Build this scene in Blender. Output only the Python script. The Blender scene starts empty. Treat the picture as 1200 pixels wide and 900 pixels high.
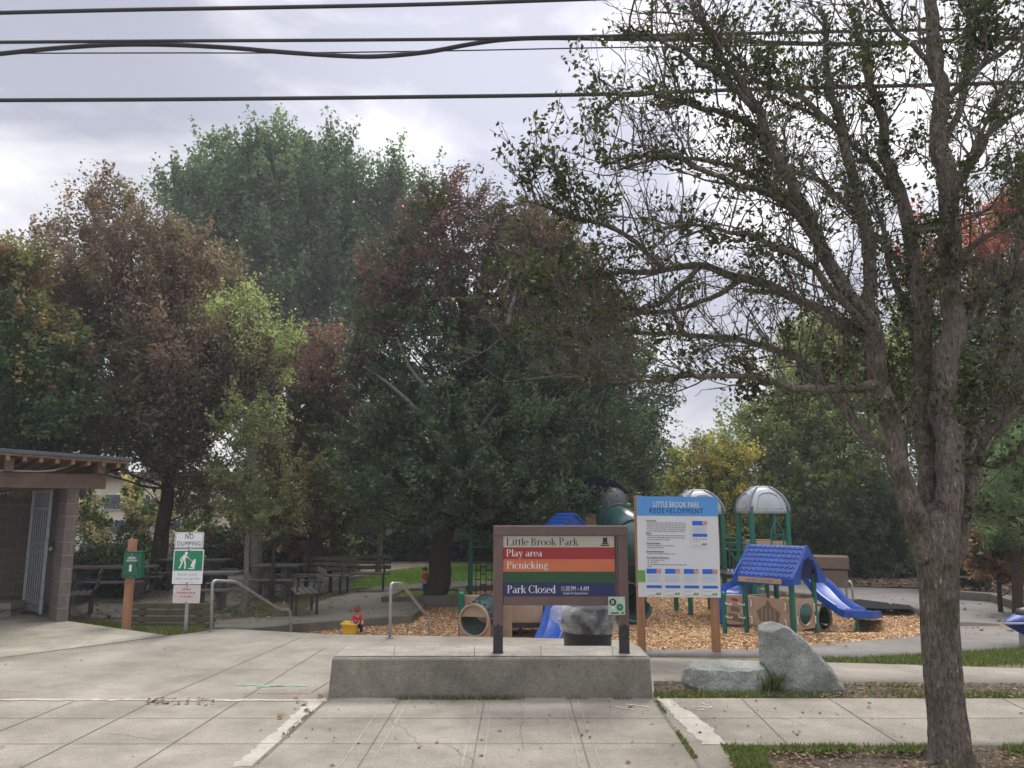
import bpy, bmesh, math, random
import numpy as np
from mathutils import Vector, Matrix, noise
from mathutils.geometry import delaunay_2d_cdt
random.seed(7); rng = np.random.default_rng(11)
sc = bpy.context.scene; COL = sc.collection
F, CX, CY, CAMH = 901.0, 600.0, 450.0, 1.7
PITCH = math.radians(9.3); SP, CP = math.sin(PITCH), math.cos(PITCH)

# ---------------------------------------------------------------- survey helpers (photo measurements -> metres)
def ray(px, py):
    u = (px-CX)/F; v = (CY-py)/F
    return (u/(CP-v*SP), (SP+v*CP)/(CP-v*SP))
def at(px, py, Y):
    a, b = ray(px, py); return Vector((a*Y, Y, CAMH+b*Y))
def gp(px, py, z=0.0):
    a, b = ray(px, py); Y = (z-CAMH)/b; return Vector((a*Y, Y, z))
def sm(a, b, x):
    t = np.clip((np.asarray(x, float)-a)/(b-a), 0, 1); return t*t*(3-2*t)
def land(X, Y): return -0.35*sm(10.6, 15.0, Y)
def chipz(X, Y):
    r = land(X, Y)-0.03-0.12*sm(11, 14, Y)
    k = sm(1.4, 3.4, X)
    return -0.5*(1-k)+r*k
def gl(px, py, fn=land):
    z = 0.0
    for i in range(30):
        g = gp(px, py, z); z = float(fn(g.x, g.y))
    return gp(px, py, z)

# ---------------------------------------------------------------- materials
def rgb(r, g, b): return (r, g, b, 1)
def newmat(name):
    m = bpy.data.materials.new(name); m.use_nodes = True
    nt = m.node_tree; b = nt.nodes['Principled BSDF']; return m, nt, b
def N(nt, t, **k):
    n = nt.nodes.new(t)
    for a, v in k.items(): setattr(n, a, v)
    return n
def mat(name, col, rough=.6, var=.25, scale=4.0, metal=0, bump=.0, bscale=40, col2=None, spec=.5, stretch=(1,1,1), coat=0, detail=6):
    m, nt, b = newmat(name); L = nt.links.new
    tc = N(nt, 'ShaderNodeTexCoord'); mp = N(nt, 'ShaderNodeMapping'); mp.inputs['Scale'].default_value = stretch
    L(tc.outputs['Object'], mp.inputs[0])
    n = N(nt, 'ShaderNodeTexNoise'); n.inputs['Scale'].default_value = scale; n.inputs['Detail'].default_value = detail; n.inputs['Roughness'].default_value = .65
    L(mp.outputs[0], n.inputs['Vector'])
    r = N(nt, 'ShaderNodeValToRGB'); L(n.outputs['Fac'], r.inputs[0])
    c2 = col2 if col2 else tuple(c*(1-var) for c in col)
    c1 = col if col2 else tuple(min(1, c*(1+var*.7)) for c in col)
    r.color_ramp.elements[0].position = .32; r.color_ramp.elements[1].position = .68
    r.color_ramp.elements[0].color = (*c2, 1); r.color_ramp.elements[1].color = (*c1, 1)
    L(r.outputs[0], b.inputs['Base Color'])
    b.inputs['Roughness'].default_value = rough; b.inputs['Metallic'].default_value = metal
    b.inputs['Specular IOR Level'].default_value = spec; b.inputs['Coat Weight'].default_value = coat
    if bump:
        n2 = N(nt, 'ShaderNodeTexNoise'); n2.inputs['Scale'].default_value = bscale; n2.inputs['Detail'].default_value = 5
        L(mp.outputs[0], n2.inputs['Vector'])
        bp = N(nt, 'ShaderNodeBump'); bp.inputs['Strength'].default_value = bump; bp.inputs['Distance'].default_value = .02
        L(n2.outputs['Fac'], bp.inputs['Height']); L(bp.outputs[0], b.inputs['Normal'])
    return m
def concrete(name, base, dark, speck=.5, big=.6, moss=0.0):
    m, nt, b = newmat(name); L = nt.links.new
    tc = N(nt, 'ShaderNodeTexCoord')
    def noise_(s, d=8, ro=.6, st=(1,1,1)):
        mp = N(nt, 'ShaderNodeMapping'); mp.inputs['Scale'].default_value = st; L(tc.outputs['Object'], mp.inputs[0])
        n = N(nt, 'ShaderNodeTexNoise'); n.inputs['Scale'].default_value = s; n.inputs['Detail'].default_value = d; n.inputs['Roughness'].default_value = ro
        L(mp.outputs[0], n.inputs['Vector']); return n.outputs['Fac']
    def ramp(f, p0, p1, c0, c1):
        r = N(nt, 'ShaderNodeValToRGB'); L(f, r.inputs[0]); e = r.color_ramp.elements
        e[0].position, e[1].position = p0, p1; e[0].color, e[1].color = (*c0, 1), (*c1, 1); return r.outputs[0]
    def mix(a, c, fac, bt='MIX'):
        x = N(nt, 'ShaderNodeMix', data_type='RGBA', blend_type=bt)
        if hasattr(fac, 'links') or not isinstance(fac, (int, float)): L(fac, x.inputs[0])
        else: x.inputs[0].default_value = fac
        L(a, x.inputs[6]); L(c, x.inputs[7]); return x.outputs[2]
    c = ramp(noise_(big, 9, .62), .3, .7, dark, base)
    c = mix(c, ramp(noise_(3.2, 10, .7), .35, .72, (.62, .6, .56), (1.0, 1.0, 1.0)), .55, 'MULTIPLY')
    c = mix(c, ramp(noise_(130, 2, .5), .36, .62, (.45, .43, .4), (1.12, 1.12, 1.12)), speck, 'MULTIPLY')
    c = mix(c, ramp(noise_(26, 6, .75), .28, .5, (.55, .53, .5), (1, 1, 1)), .6, 'MULTIPLY')
    if moss:
        g = N(nt, 'ShaderNodeRGB'); g.outputs[0].default_value = (.10, .13, .05, 1)
        f = ramp(noise_(2.3, 9, .7), .5, .72, (0, 0, 0), (moss,)*3)
        c = mix(c, g.outputs[0], f)
    L(c, b.inputs['Base Color']); b.inputs['Roughness'].default_value = .88; b.inputs['Specular IOR Level'].default_value = .3
    bp = N(nt, 'ShaderNodeBump'); bp.inputs['Strength'].default_value = .35; bp.inputs['Distance'].default_value = .01
    L(noise_(70, 6, .7), bp.inputs['Height']); L(bp.outputs[0], b.inputs['Normal'])
    return m
def leafmat(name, trans=.38, rough=.45):
    m, nt, b = newmat(name); L = nt.links.new
    a = N(nt, 'ShaderNodeAttribute'); a.attribute_name = 'Col'
    L(a.outputs['Color'], b.inputs['Base Color']); b.inputs['Roughness'].default_value = rough; b.inputs['Specular IOR Level'].default_value = .5
    t = N(nt, 'ShaderNodeBsdfTranslucent'); h = N(nt, 'ShaderNodeMix', data_type='RGBA', blend_type='MULTIPLY'); h.inputs[0].default_value = 1
    L(a.outputs['Color'], h.inputs[6]); h.inputs[7].default_value = (1.25, 1.35, .8, 1); L(h.outputs[2], t.inputs[0])
    mx = N(nt, 'ShaderNodeMixShader'); mx.inputs[0].default_value = trans
    L(b.outputs[0], mx.inputs[1]); L(t.outputs[0], mx.inputs[2]); L(mx.outputs[0], nt.nodes['Material Output'].inputs[0])
    return m
def barkmat(name, c1, c2, moss=.0, sc_=9):
    m, nt, b = newmat(name); L = nt.links.new
    tc = N(nt, 'ShaderNodeTexCoord'); mp = N(nt, 'ShaderNodeMapping'); mp.inputs['Scale'].default_value = (1, 1, .34); L(tc.outputs['Object'], mp.inputs[0])
    n = N(nt, 'ShaderNodeTexNoise'); n.inputs['Scale'].default_value = sc_*4.5; n.inputs['Detail'].default_value = 9; n.inputs['Roughness'].default_value = .78; n.inputs['Distortion'].default_value = .35
    L(mp.outputs[0], n.inputs['Vector'])
    r = N(nt, 'ShaderNodeValToRGB'); L(n.outputs['Fac'], r.inputs[0]); e = r.color_ramp.elements
    e[0].position, e[1].position = .38, .66; e[0].color, e[1].color = (*c2, 1), (*c1, 1)
    v = N(nt, 'ShaderNodeTexNoise'); v.inputs['Scale'].default_value = 55; v.inputs['Detail'].default_value = 3; L(mp.outputs[0], v.inputs['Vector'])
    vr = N(nt, 'ShaderNodeValToRGB'); L(v.outputs['Fac'], vr.inputs[0]); vr.color_ramp.elements[0].position = .66; vr.color_ramp.elements[1].position = .74
    x = N(nt, 'ShaderNodeMix', data_type='RGBA'); L(vr.outputs[0], x.inputs[0]); L(r.outputs[0], x.inputs[6]); x.inputs[7].default_value = (*(min(1, q*1.9) for q in c1), 1)
    out = x.outputs[2]
    if moss:
        nm = N(nt, 'ShaderNodeTexNoise'); nm.inputs['Scale'].default_value = 5; nm.inputs['Detail'].default_value = 8; L(tc.outputs['Object'], nm.inputs['Vector'])
        mr = N(nt, 'ShaderNodeValToRGB'); L(nm.outputs['Fac'], mr.inputs[0]); mr.color_ramp.elements[0].position = .52; mr.color_ramp.elements[1].position = .64
        mr.color_ramp.elements[1].color = (moss,)*3+(1,)
        y = N(nt, 'ShaderNodeMix', data_type='RGBA'); L(mr.outputs[0], y.inputs[0]); L(out, y.inputs[6]); y.inputs[7].default_value = (.045, .06, .018, 1); out = y.outputs[2]
    L(out, b.inputs['Base Color']); b.inputs['Roughness'].default_value = .92; b.inputs['Specular IOR Level'].default_value = .15
    bp = N(nt, 'ShaderNodeBump'); bp.inputs['Strength'].default_value = .9; bp.inputs['Distance'].default_value = .03
    L(n.outputs['Fac'], bp.inputs['Height']); L(bp.outputs[0], b.inputs['Normal'])
    return m

M = {}
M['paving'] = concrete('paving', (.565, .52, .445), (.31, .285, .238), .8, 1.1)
M['apron'] = concrete('apron', (.56, .53, .44), (.36, .34, .27), .7, .8, .16)
M['worn'] = concrete('worn', (.74, .70, .62), (.52, .49, .43), .5, 1.5)
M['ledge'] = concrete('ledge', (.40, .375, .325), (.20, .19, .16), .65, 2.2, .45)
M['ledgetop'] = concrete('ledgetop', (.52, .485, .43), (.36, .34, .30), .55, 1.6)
M['curb'] = concrete('curb', (.24, .225, .19), (.11, .105, .085), .5, 1.4, .7)
M['asphalt'] = concrete('asphalt', (.33, .31, .29), (.24, .225, .21), .5, .4)
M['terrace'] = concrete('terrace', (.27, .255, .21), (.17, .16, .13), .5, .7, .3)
M['joint'] = mat('joint', (.20, .18, .15), .95, .4, 9)
M['chalk'] = mat('chalk', (.68, .65, .60), .9, .25, 30)
M['rubber'] = mat('rubber', (.022, .022, .024), .95, .3, 12, spec=.1)
M['tooled'] = concrete('tooled', (.66, .61, .53), (.46, .42, .36), .6, .8)
M['vergesoil'] = mat('vergesoil', (.20, .20, .09), .95, .4, 5, bump=.5, col2=(.13, .10, .065))
M['soil'] = mat('soil', (.15, .115, .08), .95, .45, 5, bump=.9, bscale=30, col2=(.06, .047, .035))
M['litter_soil'] = mat('litter_soil', (.15, .085, .055), .95, .5, 3, bump=.5, col2=(.06, .045, .03))
M['lawn'] = mat('lawn', (.25, .37, .08), .9, .3, 1.6, bump=.5, bscale=60, col2=(.16, .24, .05))
M['chips'] = mat('chips', (.64, .42, .23), .9, .4, 28, bump=.8, bscale=45, col2=(.28, .18, .11))
M['brown_paint'] = mat('brown_paint', (.155, .10, .092), .5, .18, 6, stretch=(1,1,.4), bump=.08)
M['iron'] = mat('iron', (.035, .033, .036), .45, .3, 20)
M['wood'] = mat('wood', (.40, .20, .10), .65, .25, 14, stretch=(3,3,.25), bump=.15)
M['oldwood'] = mat('oldwood', (.17, .145, .11), .85, .35, 8, stretch=(1,6,6), bump=.3)
M['mosswood'] = mat('mosswood', (.14, .125, .08), .85, .4, 6, bump=.3, col2=(.07,.075,.04))
M['darkwood'] = mat('darkwood', (.125, .11, .10), .8, .35, 8, bump=.3)
M['cedar'] = mat('cedar', (.38, .25, .15), .7, .3, 9, bump=.15, col2=(.18,.12,.08))
M['beamwood'] = mat('beamwood', (.17, .115, .085), .7, .3, 7, bump=.15)
M['galv'] = mat('galv', (.42, .43, .45), .42, .2, 18, metal=.75)
M['gate'] = mat('gate', (.27, .29, .31), .5, .2, 12, metal=.3)
M['cable'] = mat('cable', (.035, .034, .038), .55, .2, 5)
M['green_post'] = mat('green_post', (.012, .16, .115), .35, .15, 8)
M['green_tube'] = mat('green_tube', (.03, .085, .078), .22, .2, 4)
M['blue_plastic'] = mat('blue_plastic', (.010, .07, .36), .36, .3, 5)
M['grey_plastic'] = mat('grey_plastic', (.42, .46, .48), .3, .15, 3)
M['tan_plastic'] = mat('tan_plastic', (.44, .32, .22), .5, .12, 4)
M['tan_dark'] = mat('tan_dark', (.20, .14, .10), .6, .12, 4)
M['white_paint'] = mat('white_paint', (.80, .80, .78), .5, .06, 5)
M['sign_white'] = mat('sign_white', (.78, .79, .82), .4, .04, 3)
M['sign_blue'] = mat('sign_blue', (.11, .36, .78), .45, .04, 3)
M['card_blue'] = mat('card_blue', (.02, .16, .72), .45, .04, 3)
M['card_pale'] = mat('card_pale', (.50, .66, .88), .45, .06, 3)
M['card_red'] = mat('card_red', (.55, .05, .05), .45, .6, 60, col2=(.75,.62,.6))
M['card_green'] = mat('card_green', (.16, .42, .10), .5, .3, 60)
M['ink'] = mat('ink', (.02, .02, .025), .6, .1, 5)
M['inkgrey'] = mat('inkgrey', (.30, .31, .34), .6, .1, 5)
M['navyink'] = mat('navyink', (.01, .03, .12), .6, .1, 5)
M['cream'] = mat('cream', (.52, .49, .40), .35, .07, 3)
M['red'] = mat('red', (.36, .025, .028), .32, .08, 3)
M['orange'] = mat('orange', (.62, .17, .07), .32, .08, 3)
M['green'] = mat('green', (.018, .085, .035), .3, .12, 3)
M['arcline'] = mat('arcline', (.05, .14, .07), .4, .3, 9)
M['navy'] = mat('navy', (.018, .028, .12), .3, .1, 3)
M['signgreen'] = mat('signgreen', (.01, .24, .11), .4, .08, 5)
M['boxgreen'] = mat('boxgreen', (.01, .12, .065), .4, .1, 5)
M['faded'] = mat('faded', (.66, .58, .57), .55, .12, 20)
M['fadedred'] = mat('fadedred', (.50, .22, .20), .6, .2, 20)
M['sticker'] = mat('sticker', (.50, .62, .52), .4, .15, 20)
M['bin'] = mat('bin', (.025, .026, .03), .42, .15, 6)
M['cmu'] = None
M['stone_pale'] = None
M['metal_roof'] = mat('metal_roof', (.10, .115, .13), .45, .15, 6, metal=.4)
M['skin'] = mat('skin', (.55, .34, .25), .55, .05, 5)
M['hair'] = mat('hair', (.06, .035, .025), .6, .2, 40)
M['shirt_red'] = mat('shirt_red', (.55, .03, .04), .8, .1, 20)
M['pants_blue'] = mat('pants_blue', (.02, .05, .25), .8, .1, 20)
M['pants_dark'] = mat('pants_dark', (.03, .03, .04), .8, .1, 20)
M['yellow'] = mat('yellow', (.85, .55, .04), .4, .08, 8)
M['stucco'] = mat('stucco', (.80, .70, .54), .85, .08, 3)
M['glass'] = mat('glass', (.10, .13, .16), .1, .1, 2)
M['vinyl_blue'] = mat('vinyl_blue', (.02, .05, .30), .45, .25, 9)
M['bark_pear'] = barkmat('bark_pear', (.37, .32, .265), (.085, .07, .058), .5, 12)
M['bark_dark'] = barkmat('bark_dark', (.12, .085, .065), (.04, .03, .024), .2)
M['bark_pale'] = barkmat('bark_pale', (.30, .28, .24), (.12, .11, .09), .15)
M['leaf'] = leafmat('leaf')
M['leaf_thin'] = leafmat('leaf_thin', .45, .45)
M['moss'] = leafmat('moss', .15, .9)
M['grassblade'] = leafmat('grassblade', .4, .5)
M['dry'] = leafmat('dry', .1, .8)
def cmu():
    m, nt, b = newmat('cmu'); L = nt.links.new
    tc = N(nt, 'ShaderNodeTexCoord'); mp = N(nt, 'ShaderNodeMapping'); L(tc.outputs['UV'], mp.inputs[0])
    br = N(nt, 'ShaderNodeTexBrick'); L(mp.outputs[0], br.inputs['Vector'])
    br.inputs['Color1'].default_value = (.23, .19, .165, 1); br.inputs['Color2'].default_value = (.19, .158, .14, 1); br.inputs['Mortar'].default_value = (.30, .27, .24, 1)
    br.inputs['Scale'].default_value = 1; br.inputs['Brick Width'].default_value = .4; br.inputs['Row Height'].default_value = .2; br.inputs['Mortar Size'].default_value = .008
    n = N(nt, 'ShaderNodeTexNoise'); n.inputs['Scale'].default_value = 20; n.inputs['Detail'].default_value = 8; L(tc.outputs['Object'], n.inputs['Vector'])
    r = N(nt, 'ShaderNodeValToRGB'); L(n.outputs['Fac'], r.inputs[0]); r.color_ramp.elements[0].color = (.6, .6, .6, 1); r.color_ramp.elements[0].position = .3; r.color_ramp.elements[1].color = (1.2, 1.2, 1.2, 1)
    x = N(nt, 'ShaderNodeMix', data_type='RGBA', blend_type='MULTIPLY'); x.inputs[0].default_value = .8; L(br.outputs['Color'], x.inputs[6]); L(r.outputs[0], x.inputs[7]); L(x.outputs[2], b.inputs['Base Color'])
    b.inputs['Roughness'].default_value = .9
    bp = N(nt, 'ShaderNodeBump'); bp.inputs['Strength'].default_value = .5; bp.inputs['Distance'].default_value = .01; L(br.outputs['Fac'], bp.inputs['Height']); bp.invert = True; L(bp.outputs[0], b.inputs['Normal'])
    return m
M['cmu'] = cmu()
def rockmat():
    m, nt, b = newmat('rock'); L = nt.links.new
    tc = N(nt, 'ShaderNodeTexCoord')
    n = N(nt, 'ShaderNodeTexNoise'); n.inputs['Scale'].default_value = 3.5; n.inputs['Detail'].default_value = 12; n.inputs['Roughness'].default_value = .68; L(tc.outputs['Object'], n.inputs['Vector'])
    r = N(nt, 'ShaderNodeValToRGB'); L(n.outputs['Fac'], r.inputs[0]); e = r.color_ramp.elements
    e[0].position, e[0].color = .3, (.17, .18, .165, 1); e[1].position, e[1].color = .72, (.50, .51, .47, 1)
    q = e.new(.5); q.color = (.31, .33, .30, 1)
    n2 = N(nt, 'ShaderNodeTexNoise'); n2.inputs['Scale'].default_value = 60; n2.inputs['Detail'].default_value = 4; L(tc.outputs['Object'], n2.inputs['Vector'])
    r2 = N(nt, 'ShaderNodeValToRGB'); L(n2.outputs['Fac'], r2.inputs[0]); r2.color_ramp.elements[0].position = .35; r2.color_ramp.elements[0].color = (.6, .6, .6, 1); r2.color_ramp.elements[1].position = .65; r2.color_ramp.elements[1].color = (1.15, 1.15, 1.15, 1)
    x = N(nt, 'ShaderNodeMix', data_type='RGBA', blend_type='MULTIPLY'); x.inputs[0].default_value = .8; L(r.outputs[0], x.inputs[6]); L(r2.outputs[0], x.inputs[7]); L(x.outputs[2], b.inputs['Base Color'])
    b.inputs['Roughness'].default_value = .85
    bp = N(nt, 'ShaderNodeBump'); bp.inputs['Strength'].default_value = 1.0; bp.inputs['Distance'].default_value = .05; L(n.outputs['Fac'], bp.inputs['Height']); L(bp.outputs[0], b.inputs['Normal'])
    return m
M['rock'] = rockmat()
def bagmat():
    m, nt, b = newmat('clear_bag'); L = nt.links.new
    b.inputs['Base Color'].default_value = (.95, .96, .97, 1); b.inputs['Roughness'].default_value = .18; b.inputs['Specular IOR Level'].default_value = .9
    t = N(nt, 'ShaderNodeBsdfTransparent'); mx = N(nt, 'ShaderNodeMixShader')
    tc = N(nt, 'ShaderNodeTexCoord'); n = N(nt, 'ShaderNodeTexNoise'); n.inputs['Scale'].default_value = 6; n.inputs['Detail'].default_value = 6; L(tc.outputs['Object'], n.inputs['Vector'])
    r = N(nt, 'ShaderNodeMapRange'); r.inputs[1].default_value = .35; r.inputs[2].default_value = .7; r.inputs[3].default_value = .05; r.inputs[4].default_value = .48
    bp = N(nt, 'ShaderNodeBump'); bp.inputs['Strength'].default_value = .9; bp.inputs['Distance'].default_value = .04; L(n.outputs['Fac'], bp.inputs['Height']); L(bp.outputs[0], b.inputs['Normal'])
    L(n.outputs['Fac'], r.inputs[0]); L(r.outputs[0], mx.inputs[0]); L(t.outputs[0], mx.inputs[1]); L(b.outputs[0], mx.inputs[2]); L(mx.outputs[0], nt.nodes['Material Output'].inputs[0])
    return m
M['bag'] = bagmat()

# ---------------------------------------------------------------- object helpers
FR = {}
def tag(o, label=None, cat=None, group=None, kind=None):
    if label: o['label'] = label
    if cat: o['category'] = cat
    if group: o['group'] = group
    if kind: o['kind'] = kind
    return o
def thing(name, label, cat, loc=(0,0,0), rz=0, group=None):
    o = bpy.data.objects.new(name, None); COL.objects.link(o); o.empty_display_size = .2
    o.location = loc; o.rotation_euler = (0, 0, rz)
    FR[o.name] = (Vector(loc), rz); return tag(o, label, cat, group)
def frame_of(p):
    while p is not None and p.parent is not None: p = p.parent
    return FR.get(p.name, (Vector((0,0,0)), 0)) if p is not None else (Vector((0,0,0)), 0)
class MB:
    def __init__(s): s.v, s.f = [], []
    def add(s, vs, fs):
        o = len(s.v); s.v += [tuple(p) for p in vs]; s.f += [tuple(i+o for i in f) for f in fs]; return s
    def box(s, c, d, mtx=None, taper=1.0):
        x, y, z = d[0]/2, d[1]/2, d[2]/2
        vs = [Vector((sx*x*(taper if sz > 0 else 1), sy*y*(taper if sz > 0 else 1), sz*z)) for sz in (-1, 1) for sy in (-1, 1) for sx in (-1, 1)]
        if mtx is not None: vs = [mtx @ p for p in vs]
        vs = [p+Vector(c) for p in vs]
        return s.add(vs, [(0,2,3,1), (4,5,7,6), (0,1,5,4), (2,6,7,3), (0,4,6,2), (1,3,7,5)])
    def beam(s, a, b, w, h, up=(0,0,1)):
        a, b = Vector(a), Vector(b); d = b-a; L = d.length; y = d.normalized(); u = Vector(up)
        x = y.cross(u)
        if x.length < 1e-4: x = Vector((1,0,0))
        x.normalize(); z = x.cross(y)
        m = Matrix((x, y, z)).transposed()
        return s.box((a+b)/2, (w, L, h), m)
    def tube(s, pts, r, seg=8, cap=True, closed=False):
        pts = [Vector(p) for p in pts]; n = len(pts)
        rs = r if hasattr(r, '__len__') else [r]*n
        o = len(s.v); nrm = None
        for i, p in enumerate(pts):
            if closed: t = pts[(i+1) % n]-pts[i-1]
            else: t = pts[min(i+1, n-1)]-pts[max(i-1, 0)]
            if t.length < 1e-9: t = Vector((0,0,1))
            t.normalize()
            if nrm is None: nrm = t.cross(Vector((0,0,1)) if abs(t.z) < .9 else Vector((1,0,0))).normalized()
            else:
                nrm = (nrm-t*nrm.dot(t)); nrm.normalize()
            b = t.cross(nrm)
            for k in range(seg):
                a = 2*math.pi*k/seg; s.v.append(tuple(p+(nrm*math.cos(a)+b*math.sin(a))*rs[i]))
        m = n if closed else n-1
        for i in range(m):
            for k in range(seg):
                j = (i+1) % n
                s.f.append((o+i*seg+k, o+i*seg+(k+1) % seg, o+j*seg+(k+1) % seg, o+j*seg+k))
        if cap and not closed:
            s.f.append(tuple(o+k for k in range(seg))[::-1]); s.f.append(tuple(o+(n-1)*seg+k for k in range(seg)))
        return s
    def lathe(s, c, prof, seg=24):
        o = len(s.v)
        for r, z in prof:
            for k in range(seg):
                a = 2*math.pi*k/seg; s.v.append((c[0]+r*math.cos(a), c[1]+r*math.sin(a), c[2]+z))
        for i in range(len(prof)-1):
            for k in range(seg):
                s.f.append((o+i*seg+k, o+i*seg+(k+1) % seg, o+(i+1)*seg+(k+1) % seg, o+(i+1)*seg+k))
        s.f.append(tuple(o+k for k in range(seg))[::-1]); n = len(prof)-1; s.f.append(tuple(o+n*seg+k for k in range(seg)))
        return s
    def prism(s, poly, O, U, V, W):
        """poly in (u,v) extruded by vector W from origin O"""
        O, U, V, W = map(Vector, (O, U, V, W)); n = len(poly)
        a = [O+U*p[0]+V*p[1] for p in poly]; b = [p+W for p in a]
        return s.add(a+b, [tuple(range(n))[::-1], tuple(range(n, 2*n))]+[(i, (i+1) % n, n+(i+1) % n, n+i) for i in range(n)])
    def build(s, name, m, parent=None, bevel=0, smooth=False, world=True, auto=False):
        vs = s.v
        if parent is not None and world:
            L, rz = frame_of(parent); c, q = math.cos(-rz), math.sin(-rz)
            vs = [((x-L.x)*c-(y-L.y)*q, (x-L.x)*q+(y-L.y)*c, z-L.z) for x, y, z in vs]
        me = bpy.data.meshes.new(name); me.from_pydata(vs, [], s.f); me.validate()
        bm = bmesh.new(); bm.from_mesh(me); bmesh.ops.recalc_face_normals(bm, faces=bm.faces); bm.to_mesh(me); bm.free()
        me.materials.append(m)
        if smooth or auto: me.polygons.foreach_set('use_smooth', [True]*len(me.polygons))
        if auto:
            try: me.set_sharp_from_angle(angle=math.radians(35))
            except Exception: pass
        o = bpy.data.objects.new(name, me); COL.objects.link(o); o.parent = parent
        if bevel:
            md = o.modifiers.new('b', 'BEVEL'); md.width = bevel; md.segments = 2; md.limit_method = 'ANGLE'; md.angle_limit = math.radians(40)
        return o
def npmesh(name, V, Fq, m, parent=None, cols=None, smooth=False):
    """V (n,3) world; Fq (k,4|3) ints"""
    V = np.asarray(V, np.float32)
    if parent is not None:
        L, rz = frame_of(parent); V = V-np.array(L, np.float32)
    k, q = Fq.shape
    me = bpy.data.meshes.new(name); me.vertices.add(len(V)); me.vertices.foreach_set('co', V.ravel())
    me.loops.add(k*q); me.loops.foreach_set('vertex_index', Fq.astype(np.int32).ravel())
    me.polygons.add(k); me.polygons.foreach_set('loop_start', np.arange(0, k*q, q, dtype=np.int32)); me.polygons.foreach_set('loop_total', np.full(k, q, np.int32))
    if smooth: me.polygons.foreach_set('use_smooth', np.ones(k, bool))
    me.update(calc_edges=True)
    if cols is not None:
        a = me.color_attributes.new('Col', 'FLOAT_COLOR', 'POINT')
        c = np.ones((len(V), 4), np.float32); c[:, :3] = cols; a.data.foreach_set('color', c.ravel())
    me.materials.append(m); o = bpy.data.objects.new(name, me); COL.objects.link(o); o.parent = parent
    return o
def nrmz(a): return a/np.maximum(np.linalg.norm(a, axis=-1, keepdims=True), 1e-9)
def leaf_arrays(P, size, cols, elong=1.7, up=.35, jit=.35, curl=.12, out=None):
    n = len(P); nn = nrmz(rng.normal(size=(n, 3))+np.array([0, 0, up])+(0 if out is None else out))
    t = nrmz(np.cross(nn, rng.normal(size=(n, 3)))); b = np.cross(nn, t)
    L = (size*(1+jit*rng.normal(size=n)).clip(.4, 1.9))[:, None]*.5; W = L/elong
    V = np.stack([P-t*L, P+b*W+nn*L*curl*2, P+t*L, P-b*W+nn*L*curl*2], 1).reshape(-1, 3)
    C = np.repeat(cols, 4, axis=0); Q = np.arange(4*n).reshape(n, 4); return V, Q, C
def batch_tubes(P, R, S):
    """P (N,K,3) R (N,K) -> verts, quads"""
    n, K, _ = P.shape; T = np.gradient(P, axis=1); T = nrmz(T)
    ref = np.where(np.abs(T[:, :1, 2:3]) > .8, np.array([1., 0, 0]), np.array([0, 0, 1.]))
    A = nrmz(np.cross(T, np.broadcast_to(ref, T.shape))); B = np.cross(T, A)
    an = np.arange(S)*2*np.pi/S
    V = P[:, :, None, :]+R[:, :, None, None]*(A[:, :, None, :]*np.cos(an)[None, None, :, None]+B[:, :, None, :]*np.sin(an)[None, None, :, None])
    i = np.arange(n)[:, None, None]; j = np.arange(K-1)[None, :, None]; k = np.arange(S)[None, None, :]
    a = i*K*S+j*S+k; b = i*K*S+j*S+(k+1) % S
    Q = np.stack([a, b, b+S, a+S], -1).reshape(-1, 4)
    return V.reshape(-1, 3), Q
def snoise(P, f, seed=0):
    r = np.random.default_rng(abs(int(seed))); s = 0
    for k in range(5):
        d = r.normal(size=3); d /= np.linalg.norm(d); s = s+np.sin(P@d*f*(1+.45*k)+r.uniform(0, 6.28))
    return s/5
def catmull(pts, sub=6):
    pts = [np.array(p, float) for p in pts]; q = [2*pts[0]-pts[1]]+pts+[2*pts[-1]-pts[-2]]; out = []
    for i in range(1, len(q)-2):
        for s in range(sub):
            t = s/sub; a, b, c, d = q[i-1:i+3]
            out.append(.5*((2*b)+(c-a)*t+(2*a-5*b+4*c-d)*t*t+(3*b-a-3*c+d)*t**3))
    out.append(pts[-1]); return out
def inpoly(X, Y, poly):
    ins = np.zeros(X.shape, bool); n = len(poly)
    for i in range(n):
        x1, y1 = poly[i]; x2, y2 = poly[(i+1) % n]
        if y1 == y2: continue
        c = ((y1 > Y) != (y2 > Y)) & (X < (x2-x1)*(Y-y1)/(y2-y1)+x1); ins ^= c
    return ins
def p2(px, py, z=0): g = gp(px, py, z); return (g.x, g.y)
def pl(px, py, fn=land): g = gl(px, py, fn); return (g.x, g.y)
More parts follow.
